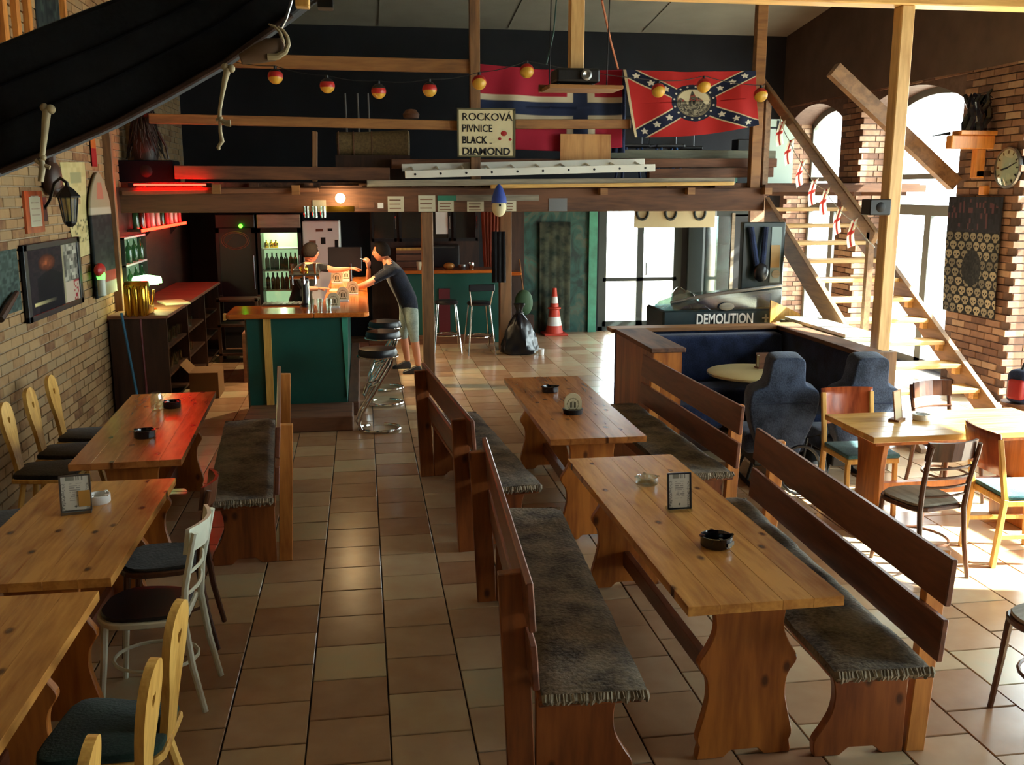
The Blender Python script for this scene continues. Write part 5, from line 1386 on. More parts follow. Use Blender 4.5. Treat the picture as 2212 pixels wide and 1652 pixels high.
def saltire(u, v):
    X, Z = (u-.5)*1.6, (v-.5)
    d1 = abs(X*.5-Z*.8)/math.hypot(.5, .8); d2 = abs(X*.5+Z*.8)/math.hypot(.5, .8)
    rr = math.hypot(X+.0, Z*1.0)
    if u < .022: return hx('b8a888')
    if rr < .285:
        if rr > .215:
            n_ = int((math.atan2(Z, X)+PI)/(2*PI)*16)
            a = (n_+.5)/16*2*PI-PI
            if math.hypot(X-.25*math.cos(a), Z-.25*math.sin(a)) < .013: return hx('c8c0ac')
            return hx('1c2233')
        if rr > .2: return hx('6a6250')
        if Z > .02 + .05*math.sin(X*30) and not (abs(X) < .03 + (.1-Z)*.3): return hx('c2b898')
        h = hash2(int(X*70), int(Z*70))
        if Z > 0 and h > .7: return hx('8a4038')
        return hexmix('2c2a28', 'a09880', h)
    dd = min(d1, d2)
    if dd < .075:
        s1 = 1 if d1 < d2 else -1
        L_ = math.hypot(1.6, 1.0)/2
        al = (X*.8*1+Z*.5*s1)/math.hypot(.8, .5)
        for k_ in (.42, .62, .82):
            for sg_ in (-1, 1):
                cx_ = sg_*k_*L_*.8/math.hypot(.8, .5); cz_ = s1*sg_*k_*L_*.5/math.hypot(.8, .5)
                dx, dz = X-cx_, Z-cz_
                r_ = math.hypot(dx, dz)
                if r_ < .05:
                    a = math.atan2(dx, dz); k5 = 2*PI/5; a = abs((a+k5/2) % k5-k5/2)
                    if r_ < .05*.42/math.cos(k5/2-a)*(math.cos(k5/2-a)/(.42*math.cos(k5/2-a)+.9*math.sin(k5/2)*(1-a/(k5/2))*0+.58*a/(k5/2)*1.0)) if False else r_ < .05*(1-.58*a/(k5/2)): return hx('ccc6b4')
        return hx('1a2138')
    if dd < .092: return hx('c0b290')
    return hx('b02a2a')
q = YM+.0
fl = print_sheet('cross_flag', flag_fn(ony(1372, 296, q), ony(1640, 270, q), ony(1346, 150, q), ony(1634, 152, q), q, .03, 2.0, .02), saltire, 300, 180, thick=.003)
tag(fl, 'red flag with a starred blue diagonal cross and a round emblem at the loft front', 'flag')
fc_ = hanging('blue_cloth', 'dark blue cloth hanging on the loft between the two red flags', 'cloth', 1306, 1350, 170, 330, YM+.5, 'bluefab', 1, 3, .05)
# string of ball lamps
balls = [(595, 165), (707, 185), (818, 197), (928, 193), (1035, 178), (1138, 153), (1422, 195), (1520, 185), (1643, 205)]
yb_ = YM-.3
def ballcol(z): return 0 if z > .035 else (1 if z > -.02 else 2)
gold = plain('ball_gold', 'c89a34', .4); bred = plain('ball_red', 'b01e1c', .4)
lbs = ('ball lamp striped black, red and gold, next to the hanging long bone', 'striped ball lamp hanging above the dark loft gap, second in the string', 'striped ball lamp hanging above the wicker drum', 'striped ball lamp hanging beside the cream pub sign\'s upright', 'yellow ball lamp in front of the loft upright above the pub sign', 'yellow ball lamp against the top of the blue-cross flag', 'red and yellow ball lamp against the hoist half of the star flag', 'yellow ball lamp over the round emblem of the star flag', 'ball lamp on the upright beside the staircase hand rail')
pts = []
for i, (px, py) in enumerate(balls):
    c = ony(px, py, yb_); tiltx = R(25 if i < 4 else -42)
    t = thing('ball_lamp', lbs[i], 'lamp', c, 0, 'string of ball lamps')
    r_ = .082
    def part(nm, lo, hi, mat):
        prof = [(max(.001, r_*math.cos(a)), r_*math.sin(a)) for a in [lo+(hi-lo)*k_/6 for k_ in range(7)]]
        MB().lathe(prof, 18, (0, 0, 0), Matrix.Rotation(tiltx if i > 3 else R(8*(i % 3-1)), 4, 'X')).build(nm, mat, t, smooth=True, local=True)
    part('black_band', R(28), R(90), M['black']); part('red_band', R(-14), R(28), bred); part('gold_band', R(-90), R(-14), gold)
    MB().lathe([(.018, .075), (.018, .11)], 8).build('socket', 'black', t, local=True)
    pts.append(c+Vector((0, 0, .11)))
mb = MB()
full = []
pts = [ony(480, 126, yr-.03)] + pts + [ony(1652, 180, YM+.07)]
for i in range(len(pts)-1):
    for k_ in range(6):
        u = k_/6; P = pts[i].lerp(pts[i+1], u); P.z -= .1*u*(1-u); full.append(P)
full.append(pts[-1])
tag(MB().tube(full, .005, 5).build('lamp_cable', 'black'), 'thin cable carrying the string of ball lamps across the loft front', 'cable')
# St George bunting along the hand rail
def george(u, v): return hx('b03028') if abs(u-.5) < .09 or abs(v-.52) < .07 else hx('e2dccb')
def rail_at(y): return Vector((4.9, y, 1.89+(y-8.93)*(3.68-1.89)/(11.95-8.93)-.1))
btops = []
for i, (px, py) in enumerate(((1688, 262), (1706, 302), (1731, 348), (1758, 388), (1783, 408), (1813, 448), (1843, 474))):
    c = onx(px, py, 4.85); btops.append(c.copy())
    dx = .065; hh = .27
    tl = R(-18 - 4*(i % 3))
    def fn(u, v, c=c, tl=tl):
        x = (u-.5)*2*dx; z = (v-1)*hh
        return (c.x + x*math.cos(tl)-z*math.sin(tl)*-1*.0 - .02*math.sin(v*4), c.y + (u-.5)*.1 + .02*math.sin(u*6), c.z + z + x*math.sin(tl)*-1)
    o = print_sheet('bunting_flag', fn, george, 20, 30, thick=.002)
    tag(o, ('red-cross pennant highest on the stair hand rail', 'red-cross pennant just below the highest one on the hand rail', 'red-cross pennant against the small arched window', 'red-cross pennant hanging at the loft floor level', 'red-cross pennant just under the loft edge, fifth down the hand rail', 'red-cross pennant above the middle treads, sixth down the rail', 'lowest red-cross pennant at the foot of the hand rail')[i], 'pennant', 'red-cross pennants on the hand rail')
spts = [rail_at(btops[0].y+.25)+Vector((.045, 0, .05))] + [t_+Vector((-.01, 0, -.004)) for t_ in btops] + [rail_at(btops[-1].y-.28)+Vector((.045, 0, .04))]
bfull = []
for i in range(len(spts)-1):
    for k_ in range(5):
        u = k_/5; P = spts[i].lerp(spts[i+1], u); P.z -= .06*u*(1-u); bfull.append(P)
bfull.append(spts[-1])
tag(MB().tube(bfull, .005, 5).build('bunting_string', 'white'), 'thin pale string tied to the hand rail, carrying the red-cross pennants', 'string')
# pale board with a dark letter at the loft's window side
p0, p1 = ony(1652, 322, 13.4), ony(1718, 258, 13.4)
wbd = thing('white_board', 'pale greenish board with a black letter H beside the arched window', 'sign', ((p0.x+p1.x)/2, 13.4, 2.44))
MB().box(p0.x, p1.x, 13.4, 13.43, 2.44, p1.z).build('board', plain('pale_green_board', 'b4c4b4', .6), wbd)
text_mesh('lettering', 'H', .3, 'iron', Matrix.Translation((p0.x+.0, 13.394, ony(1660, 292, 13.4).z)) @ FRONT, wbd, .002)
# ---- projector hanging from the roof tie beam
pj_ = thing('projector_mount', 'timber strut with a small shelf hanging from the roof beam', 'mount', (1.78, 8.05, 3.15))
a, b = ony(1231, 60, 8.05), ony(1261, 60, 8.05)
MB().box(a.x, b.x, 8.02, 8.12, ony(1182, 184, 8.0).z+.128, 3.9).build('strut', 'pale_post', pj_, bevel=.006)
s0, s1 = ony(1182, 184, 8.0), ony(1340, 190, 8.0)
MB().box(s0.x, s1.x, 7.9, 8.25, s0.z-.03, s0.z).build('shelf', 'rail', pj_, bevel=.004)
MB().box(s0.x-.02, s1.x-.1, 8.25, 8.28, s0.z-.03, s0.z+.03).build('shelf_back', 'rail', pj_)
for x in (s0.x+.06, s1.x-.06): MB().tube([(x, 8.225, s0.z-.01), (x, 8.17, 3.9)], .005, 6).build('hanger', 'iron', pj_)
p = ony(1245, 158, 8.0)
pr_ = thing('projector', 'black video projector sitting on the hanging shelf', 'projector', (p.x, 8.05, s0.z))
MB().box(-.18, .18, -.13, .14, .02, .13).build('case', 'black', pr_, bevel=.02, seg=2, local=True)
MB().lathe([(.045, 0), (.045, .03), (.03, .035), (0, .02)], 18, (0, 0, 0), Matrix.Translation((.06, -.13, .075)) @ Matrix.Rotation(PI/2, 4, 'X')).build('lens', 'steel', pr_, smooth=True, local=True)
for x in (-.14, .14): MB().lathe([(.015, 0), (.015, .02)], 8, (x, 0, 0)).build('foot', 'black', pr_, local=True)
A, B = ony(1300, 0, 8.1), ony(1335, 148, 9.5)
tag(MB().tube([A, A.lerp(B, .5)+Vector((0, 0, -.03)), B], .01, 6).build('orange_rope', plain('orange_rope', '8a4a24', .8)), 'orange-brown rope running from the roof beam down to the star flag', 'rope')
tag(MB().tube([ony(1202, 0, 8.3), ony(1196, 70, 8.3), ony(1180, 140, 8.25)], .006, 6).build('hanging_cable', plain('teal_cable', '2a5048', .5)), 'thin teal cable dangling beside the projector strut', 'cable')

# ---- plates and notes along the loft beam
rng = random.Random(3)
notes = [(690, 445, 28, 26, 'plank_grey', 'dark grey number plate on the loft beam below the hanging mugs'), (735, 452, 60, 14, 'brass', 'golden metal plate on the loft beam under the glowing bulb'), (792, 441, 32, 16, 'plank_brown', 'brown plate on the loft beam between bulb and round sticker'),
 (855, 442, 34, 36, 'paper', 'pair of yellowed notes on the loft beam next to a round sticker'), (922, 441, 36, 38, 'paper', 'yellowed note with three lines on the loft beam above the timber post'), (963, 447, 34, 28, 'paper', 'yellowed note under a green strip on the loft beam'), (1027, 448, 36, 26, 'paper', 'yellowed note below the long pale plate on the loft beam'), (1103, 447, 24, 26, 'paper', 'yellowed note directly behind the hanging blue-capped figure'),
 (965, 428, 40, 11, plain('green_strip', '2e7860', .5), 'green strip sticker at the loft beam above a yellowed note'), (1075, 427, 178, 13, 'plank_grey', 'long pale plate across the loft beam behind the blue-capped figure'), (1205, 443, 40, 30, 'steel', 'worn steel number plate at the bare part of the loft beam over the green wall'), (822, 444, 12, 12, 'white', 'small round white sticker on the loft beam')]
for (px, py, w_, h_, mt, lb) in notes:
    a, b = ony(px-w_/2, py+h_/2, YM), ony(px+w_/2, py-h_/2, YM)
    t = thing('beam_note' if mt == 'paper' else 'beam_plate', lb, 'note' if mt == 'paper' else 'plate', ((a.x+b.x)/2, YM-.004, a.z))
    MB().box(a.x, b.x, YM-.008-(.004 if w_ == 178 else 0), YM, max(2.105, a.z), b.z).build('sheet', mt, t)
    if mt == 'paper':
        for k_ in range(3):
            z = a.z+(b.z-a.z)*(.25+.25*k_); MB().box(a.x+.02, b.x-.03-.02*rng.random(), YM-.0095, YM-.008, z, z+.012).build('text_line', 'plank_brown', t)
# hanging figure with a blue cap
p = ony(1078, 440, YM-.21)
gn = thing('hanging_figure', 'hanging cream egg-shaped figure with a blue pointed cap', 'ornament', (p.x, YM-.21, p.z-.15))
MB().ball((p.x, YM-.21, p.z-.04), (.085, .08, .11)).build('body', 'cream', gn, smooth=True)
MB().lathe([(.09, 0), (.085, .06), (.05, .16), (.015, .21), (0, .215)], 16, (p.x, YM-.21, p.z+.01)).build('cap', plain('blue_cap', '1c3a90', .6), gn, smooth=True)
MB().box(p.x-.012, p.x+.012, YM-.297, YM-.28, p.z-.03, p.z+.0).build('nose', 'iron', gn)
MB().tube([(p.x, YM-.21, p.z+.21), (p.x, YM-.12, ony(1078, 403, YM-.085).z+.015), (p.x, YM-.085, ony(1078, 403, YM-.085).z+.022)], .004, 5).build('string', 'black', gn)
# glasses hanging at the beam
for i in range(3):
    p = ony(662+18*i, 455, YM-.08); tumbler('hanging_mug', (p.x, YM-.08, p.z-.08), 'clear', .04, .13, 'clear mug hanging in front of the loft beam near the bulb', 'mugs hanging at the loft beam')

# ================================================================== LEFT WALL
X0 = XL+.02
def wall_panel(px0, py0, px1, py1, x=X0):
    a, b = onx(px0, py0, x), onx(px1, py1, x); return min(a.y, b.y), max(a.y, b.y), min(a.z, b.z), max(a.z, b.z)
# framed picture of a dark figure with a strip of small photographs
fp = thing('framed_poster', 'black-framed poster of a dark-clad figure with a strip of small photos', 'picture', (XL, 8.95, 1.3))
fy0, fy1, fz0, fz1 = 8.18, 9.74, 1.3, 1.92
MB().box(XL+.03, XL+.062, fy0, fy1, fz0, fz0+.05).box(XL+.03, XL+.062, fy0, fy1, fz1-.05, fz1).box(XL+.03, XL+.062, fy0, fy0+.08, fz0, fz1).box(XL+.03, XL+.062, fy1-.08, fy1, fz0, fz1).build('frame', 'black', fp, bevel=.004)
def poster(u, v):
    if u > .66:
        if u < .7: return hx('8a8468')
        k_ = int(v*5)
        if v < .36: return hx('a89a88') if hash2(int(u*40), int(v*30)) > .25 or u < .85 else hx('8a2a30')
        return hexmix('3a3a34', 'a8a698', hash2(int((u-.7)*26), int(v*16)))
    d = math.hypot((u-.36)/.16, (v-.76)/.13)
    if d < 1: return hexmix('3a1a12', 'b06038', max(0, 1-d)*(.4+.6*hash2(int(u*30), int(v*30))))
    if .08 < u < .5 and .12 < v < .18: return hexmix('c8bc84', '2a2824', max(0, (u-.08)/.42))
    if .16 < u < .64 and v < .66 - abs(u-.4)*.5: return hx('0a0c14')
    return hexmix('16141c', '2a2226', hash2(int(u*22), int(v*22)))
print_sheet('poster_print', lambda u, v: (XL+.05, fy0+.07+u*(fy1-fy0-.14), fz0+.045+v*(fz1-fz0-.09)), poster, 90, 60, 'print_gloss', fp)
# teal print beside it
a_ = wall_panel(-120, 640, 34, 528)
tp_ = thing('teal_poster', 'faded teal-grey poster on the brick wall beside the black-framed poster', 'poster', (XL, 7.5, 1.4))
print_sheet('poster_print', lambda u, v: (X0, 7.0+u*1.15, 1.42+v*.48), lambda u, v: hexmix('26322e', '4e5e56', hash2(int(u*26), int(v*22))), 40, 30, 'print', tp_)
tag(MB().tube([onx(0, 690, XL+.05), onx(18, 660, XL+.06), onx(36, 632, XL+.05)], [.03, .03, .02], 8).build('hanging_strap', 'dark_wood', smooth=True), 'dark leather strap hanging on the wall below the teal poster', 'strap')
# framed certificate
cy0, cy1, cz0, cz1 = wall_panel(56, 505, 86, 412)
cf = thing('framed_certificate', 'narrow red-brown frame with a pale sheet, above the black-framed poster', 'picture', (XL, cy0, cz0))
MB().box(XL+.01, XL+.035, cy0, cy1, cz0, cz1).build('frame', 'redwood', cf)
MB().box(XL+.035, XL+.038, cy0+.1, cy1-.07, cz0+.05, cz1-.05).build('sheet', plain('pale_sheet', 'a8a890', .6), cf)
for k_ in range(5): MB().box(XL+.038, XL+.0385, cy0+.14, cy1-.11, cz0+.09+k_*.05, cz0+.1+k_*.05).build('text_line', 'plank_grey', cf)
# long yellowed banner
b0, b1 = onx(128, 350, X0), onx(182, 350, X0); c0, c1 = onx(162, 560, X0), onx(195, 548, X0)
def banner(u, v):
    if .3 < u < .8 and .78 < v < .9: return hx('8c8c66')
    if .15 < v < .4 and hash2(int(u*14), int(v*40)) > .72: return hx('6e6a4a')
    return hexmix('a89c6a', 'b8ac7c', hash2(int(u*8), int(v*20)))
bn = print_sheet('wall_banner', lambda u, v: (X0+.004*math.sin(v*9), (c0.y*(1-u)+c1.y*u)*(1-v)+(b0.y*(1-u)+b1.y*u)*v, (c0.z*(1-u)+c1.z*u)*(1-v)+(b0.z*(1-u)+b1.z*u)*v), banner, 30, 80, thick=.003)
tag(bn, 'long yellowed paper banner hanging on the brick wall behind the lantern', 'banner')
# surfboard-like pointed shield
s0, s1 = onx(188, 480, X0), onx(233, 480, X0); zt, zb = onx(210, 372, X0).z, onx(215, 640, X0).z
cyb = (s0.y+s1.y)/2; hw = (s1.y-s0.y)/2
def outline(v): return hw*(math.sin(min(1, (1-v)/.33)*PI/2)**.7 if v > .67 else 1)
def board(u, v):
    if v > .72: return hexmix('8a8068', '9a6250', 1 if .3 < u < .7 and .78 < v < .92 else 0)
    if v > .66: return hx('a09a88')
    if v < .2 and u > .3: return hx('7a2420') if v > .1 else hx('8a9080')
    return hexmix('14181a', '2a3030', hash2(int(u*9), int(v*30)))
sb_ = print_sheet('pointed_board', lambda u, v: (X0+.03, cyb+(u-.5)*2*max(.004, outline(v)), zb+(zt-zb)*v), board, 24, 90, thick=.025)
tag(sb_, 'tall pointed board painted black with a pale red-marked tip, on the wall end', 'board')
p = onx(213, 590, XL+.1); gl2 = thing('wall_glow_lamp', 'small red-capped lantern glowing green at the foot of the pointed board', 'lamp', (XL+.08, p.y, p.z-.1))
MB().ball((XL+.115, p.y, p.z+.03), (.05, .12, .07)).build('cap', 'red', gl2, smooth=True)
MB().lathe([(.04, 0), (.045, .05), (.03, .09)], 12, (XL+.125, p.y-.02, p.z-.06)).build('glow', emit('green_glow', '60ff50', 2), gl2, smooth=True)
MB().lathe([(.04, 0), (.04, .16)], 12, (XL+.125, p.y-.02, p.z-.22)).build('glass', plain('milky', 'b0b8a8', .3), gl2, smooth=True)
MB().tube([(XL+.06, p.y, p.z), (XL+.12, p.y-.02, p.z)], .01, 6).build('arm', 'iron', gl2)
# red-yellow scarf and wooden boards near the loft
s0 = onx(190, 270, X0); s1 = onx(208, 360, X0)
tag(print_sheet('wall_pennant', lambda u, v: (X0+.01, s0.y+u*(s1.y-s0.y)+.0, s1.z+(s0.z-s1.z)*v), lambda u, v: hx('8a1c1c') if v < .45 else hexmix('a0401c', 'b06a24', v), 10, 30, thick=.004), 'narrow red and orange pennant high on the wall by the loft', 'pennant')
for i, (px, w_) in enumerate(((236, .08), (258, .22))):
    p = onx(px, 330, XL+.08) if i == 0 else ony(270, 320, YM+.05)
    if i == 0: tag(MB().box(XL+.01, XL+.1, p.y-.0, p.y+.09, 1.05, 3.2).build('wall_stud', 'beam_z', bevel=.006), 'slim wooden stud on the brick wall just before the loft', 'post')
    else: tag(MB().box(XL+.02, XL+.3, YM+.56, YM+.59, 2.44, 3.3).build('loft_side_board', 'rail'), 'brown board closing the loft railing at the brick wall', 'board')
# lantern
p = onx(148, 440, XL+.3)
ln = thing('wall_lantern', 'black iron wall lantern with glass sides on a scrolled arm', 'lantern', (XL+.05, p.y, p.z))
cx_ = XL+.3
MB().lathe([(.045, -.14), (.05, -.13), (.075, .06), (.08, .07)], 6, (cx_, p.y, p.z-.02)).build('glass_body', glassy('lantern_glass', 'b8b49a', .1, .3), ln)
for k_ in range(6):
    a = 2*PI*k_/6; MB().tube([(cx_+.05*math.cos(a), p.y+.05*math.sin(a), p.z-.15), (cx_+.078*math.cos(a), p.y+.078*math.sin(a), p.z+.05)], .006, 5).build('bar', 'iron', ln)
MB().lathe([(.1, .05), (.1, .06), (.05, .12), (.02, .14), (.012, .18), (0, .185)], 6, (cx_, p.y, p.z)).build('roof', 'iron', ln)
MB().lathe([(.02, -.19), (.05, -.16), (.05, -.145)], 6, (cx_, p.y, p.z)).build('bottom', 'iron', ln)
MB().tube([(XL+.015, p.y+.3, p.z-.05), (XL+.08, p.y+.26, p.z+.03), (XL+.16, p.y+.15, p.z+.17), (XL+.24, p.y+.05, p.z+.21), (cx_, p.y, p.z+.17)], .012, 8).build('arm', 'iron', ln, smooth=True)
MB().box(XL, XL+.025, p.y+.25, p.y+.35, p.z-.15, p.z+.05).build('wall_plate', 'iron', ln)
# wooden mask behind the lantern
p = onx(112, 385, XL+.08); mk = thing('carved_head', 'dark carved wooden head on the wall beside the lantern', 'carving', (XL+.05, p.y, p.z))
MB().ball((XL+.08, p.y, p.z), (.08, .12, .16)).ball((XL+.1, p.y+.06, p.z-.1), (.07, .14, .06)).build('face', 'dark_wood', mk, smooth=True)
MB().tube([(XL+.08, p.y, p.z+.12), (XL+.1, p.y-.04, p.z+.3)], [.05, .03], 8).build('crest', 'dark_wood', mk, smooth=True)
# ---- black boxed duct crossing above the tables
dl = [(-40, 386), (0, 370), (120, 323), (240, 270), (360, 206), (480, 138), (630, 32), (760, -70)]
du = [(-40, 106), (0, 90), (120, 42), (240, -4), (360, -55), (480, -120), (630, -215), (760, -300)]
yd_ = 4.05
poly = [(-2.69, 1.93)] + [(ony(a, b, yd_).x, ony(a, b, yd_).z) for a, b in dl] + [(ony(a, b, yd_).x, ony(a, b, yd_).z) for a, b in du[::-1]] + [(-2.69, 2.44)]
dk = thing('slanted_duct', 'large black cloth-covered duct slanting up from the wall', 'duct', (-1.2, yd_+.3, 1.93))
MB().prism(poly, 'y', yd_, yd_+.16).build('casing', 'blackcloth', dk, bevel=.02, seg=2)
pr0 = [ony(a, b, yd_-.004) for a, b in dl[1:7]]
MB().tube(pr0, .012, 6).build('edge_rope', 'dark_wood', dk, smooth=True)
for (f_, dz) in ((.36, 0), (.66, 0)):
    ln_ = [ony(a0*(1-f_)+a1*f_, b0*(1-f_)+b1*f_, yd_-.002) for (a0, b0), (a1, b1) in zip(dl[1:7], du[1:7])]
    MB().tube(ln_, .005, 5).build('seam', 'matblack', dk, smooth=True)
MB().box(ony(700, -40, yd_).x-.03, ony(700, -40, yd_).x+.03, yd_+.04, yd_+.12, 3.05, CT).build('hanger', 'iron', dk)
# bones and horns hanging on it
def bone(name, label, pts, rs, y, cat='bone', knob=True):
    t = thing(name, label, cat, ony(*pts[-1], y))
    P = [ony(a, b, y) for a, b in pts]
    MB().tube(P, rs, 10).build('shaft', plain('bone_ivory', '9a8c6a', .55, var=.15) if 'bone_ivory' not in bpy.data.materials else bpy.data.materials['bone_ivory'], t, smooth=True)
    if knob:
        d0 = rs[0]*1.15
        MB().ball(P[0]+Vector((.012, 0, .0)), d0, 10, 7).ball(P[0]+Vector((-.01, 0, .006)), d0*.9, 10, 7).build('knuckle', bpy.data.materials['bone_ivory'], t, smooth=True)
        MB().ball(P[-1]+Vector((.004, 0, 0)), rs[-1]*1.25, 10, 7).build('knuckle', bpy.data.materials['bone_ivory'], t, smooth=True)
    return t
bone('thick_bone', 'short thick bone hanging on the black duct near the wall', [(102, 236), (99, 260), (96, 295), (91, 340)], [.016, .015, .012, .01], 4.0)
bone('forked_bone', 'forked bone hanging below the short thick bone', [(90, 345), (92, 360), (88, 392)], [.01, .012, .011], 4.0, knob=False)
MB().tube([ony(76, 346, 4.0), ony(90, 355, 4.0), ony(108, 362, 4.0)], .008, 8).build('fork', bpy.data.materials['bone_ivory'], bpy.data.objects['forked_bone'], smooth=True)
bone('long_bone', 'long slim bone dangling from the lower edge of the black duct', [(492, 148), (486, 172), (480, 205), (475, 235), (474, 256)], [.014, .011, .008, .007, .008], 4.0)
bone('lower_bone', 'thin curved bone dangling below the long slim bone', [(475, 262), (476, 285), (480, 305), (470, 320)], [.006, .007, .009, .006], 4.0)
MB().tube([ony(476, 258, 4.0), ony(488, 266, 4.0), ony(498, 266, 4.0)], [.008, .011, .014], 8).build('spur', bpy.data.materials['bone_ivory'], bpy.data.objects['long_bone'], smooth=True)
hs = thing('animal_skull', 'horned animal skull fixed at the upper end of the black duct', 'skull', ony(570, 120, 3.98))
MB().lathe([(.02, 0), (.035, .06), (.045, .12), (.03, .17), (0, .18)], 12, (0, 0, 0), Matrix.Translation(ony(520, 128, 3.98)) @ Matrix.Rotation(R(70), 4, 'Y') @ Matrix.Rotation(R(-10), 4, 'X')).build('skull', plain('skull_brown', '5e4630', .6, var=.2), hs, smooth=True)
for s_, w_ in ((0, .013), (1, .011)):
    cpts = [(580, 52), (594, 58), (605, 70), (611, 88), (609, 106), (598, 119), (582, 126), (560, 130)] if s_ else [(578, 122), (600, 122), (616, 112), (623, 96), (621, 80), (612, 66), (600, 58)]
    MB().tube([ony(a, b, 3.97+.05*s_) for a, b in cpts], [w_*(.35+.75*k_/(len(cpts)-1)) if s_ else w_*(1.1-.8*k_/(len(cpts)-1)) for k_ in range(len(cpts))], 8).build('horn', bpy.data.materials['bone_ivory'], hs, smooth=True)
tag(MB().tube([ony(630, 0, 4.0), ony(618, 40, 4.0), ony(606, 62, 4.0)], .006, 6).build('duct_cord', 'steel'), 'thin grey cord hanging at the upper end of the black duct', 'cord')
p = ony(652, 6, 3.9); tag(MB().box(p.x-.025, p.x+.028, 3.88, 3.95, p.z-.015, p.z+.2).build('wooden_peg', 'honey', bevel=.004), 'bright wooden peg at the upper end of the black duct', 'peg')
tag(MB().tube([Vector((p.x, 3.91, p.z+.19)), Vector((p.x, 4.1, 6.0))], .006, 6).build('peg_wire', 'iron'), 'wire holding the wooden peg from the roof', 'wire')
# posters and laths high on the wall above the duct
for i, (px, w_) in enumerate(((8, .05), (36, .045), (62, .05), (140, .03))):
    p = onx(px, 50, X0+.02); tag(MB().box(XL+.01, XL+.06, p.y-w_, p.y+w_, p.z-1.0, p.z+.6).build('wall_lath', 'orange_wood'), ('orange wooden lath high on the wall, farthest from the loft', 'second orange lath high on the wall above the black duct', 'orange lath beside the dark poster above the black duct', 'slim orange lath on the loft side of the dark poster')[i], 'lath', 'wooden laths above the duct')
p = onx(105, 40, X0); tag(print_sheet('dark_poster', lambda u, v: (X0, p.y-.35+.7*u, p.z-.7+1.3*v), lambda u, v: hexmix('10161a', '38443e', hash2(int(u*14), int(v*18))), 30, 40), 'dark green-grey poster high on the wall above the black duct', 'poster')
# ================================================================== SMALL THINGS ON THE TABLES
def ashtray(label, px, py, z, mat, r=.062, h=.04, group='ashtrays on the tables'):
    q = onz(px, py, z)
    t = thing('ashtray', label, 'ashtray', (q.x, q.y, z), random.uniform(0, 1), group)
    MB().lathe([(0, 0), (r*.92, 0), (r, .006), (r, h), (r*.9, h+.001), (r*.84, h*.8), (r*.8, .01), (0, .009)], 32).build('bowl', mat, t, smooth=True, local=True)
    for k_ in range(4):
        a = PI/4+k_*PI/2
        MB().box(-.012, .012, -.007, .007, h-.003, h+.004, Matrix.Translation((r*.93*math.cos(a), r*.93*math.sin(a), 0)) @ Matrix.Rotation(a, 4, 'Z')).build('rest', mat, t, local=True)
    return t
blackglass = plain('black_ashtray', '0c0c12', .18, coat=.3); M['blackglass'] = blackglass
m_, nt, b_ = newmat('thick_glass'); b_.inputs['Transmission Weight'].default_value = 1; b_.inputs['Roughness'].default_value = .04; b_.inputs['IOR'].default_value = 1.3; M['thick_glass'] = m_
at = ashtray('black ashtray with a pale printed band on the honey pine table', 1547, 1178, .76, 'blackglass', .072, .05)
MB().box(-.03, .03, -.0735, -.0705, .012, .03).build('band', 'plank_grey', at, local=True)
ashtray('clear glass ashtray on the honey pine table beside the menu stand', 1397, 1045, .76, 'clear', .062, .042)
ashtray('black ashtray on the reddish pine table behind the coaster holder', 1188, 846, .76, 'blackglass', .068, .045)
ashtray('black ashtray in the middle of the red-lit table', 313, 944, .76, 'blackglass', .068, .05)
ashtray('black ashtray on the red-lit table beside a glass jar', 372, 880, .76, 'blackglass', .064, .05)
ashtray('white ashtray next to the white menu card', 214, 1085, .76, 'white', .058, .045)
ashtray('white ashtray in the sun next to the dark menu stand', 1990, 906, .76, 'white', .06, .04)
q = onz(340, 886, .76); jr = thing('glass_jar', 'clear glass jar beside an ashtray on the red-lit table', 'jar', (q.x, q.y, .76))
MB().lathe([(.04, 0), (.045, .01), (.045, .1), (.035, .12), (.036, .135), (.03, .13), (.04, .1), (.04, .012), (0, .01)], 18).build('jar_body', 'clear', jr, smooth=True, local=True)
q = onz(1238, 893, .76); coaster_stand('round-topped coaster card in a black holder on the reddish pine table', (q.x, q.y+.01, .76), R(-8), True, 1.15)
def menu_print(u, v):
    if v > .88 and .15 < u < .85: return hx('8a8678') if hash2(int(u*24), 1) > .3 else hx('cfcabb')
    for k_ in range(9):
        if abs(v-(.78-k_*.062)) < .012 and .28 < u < .74 and hash2(int(u*20), k_) > .3: return hx('97938a')
    if u < .13 or u > .87:
        return hx('7c7a72') if hash2(int(v*40), int(u*40)) > .62 and v < .8 else hx('ccc8ba')
    if math.hypot(u-.5, (v-.1)*1.4) < .05: return hx('6a675e')
    return hx('d2cebf')
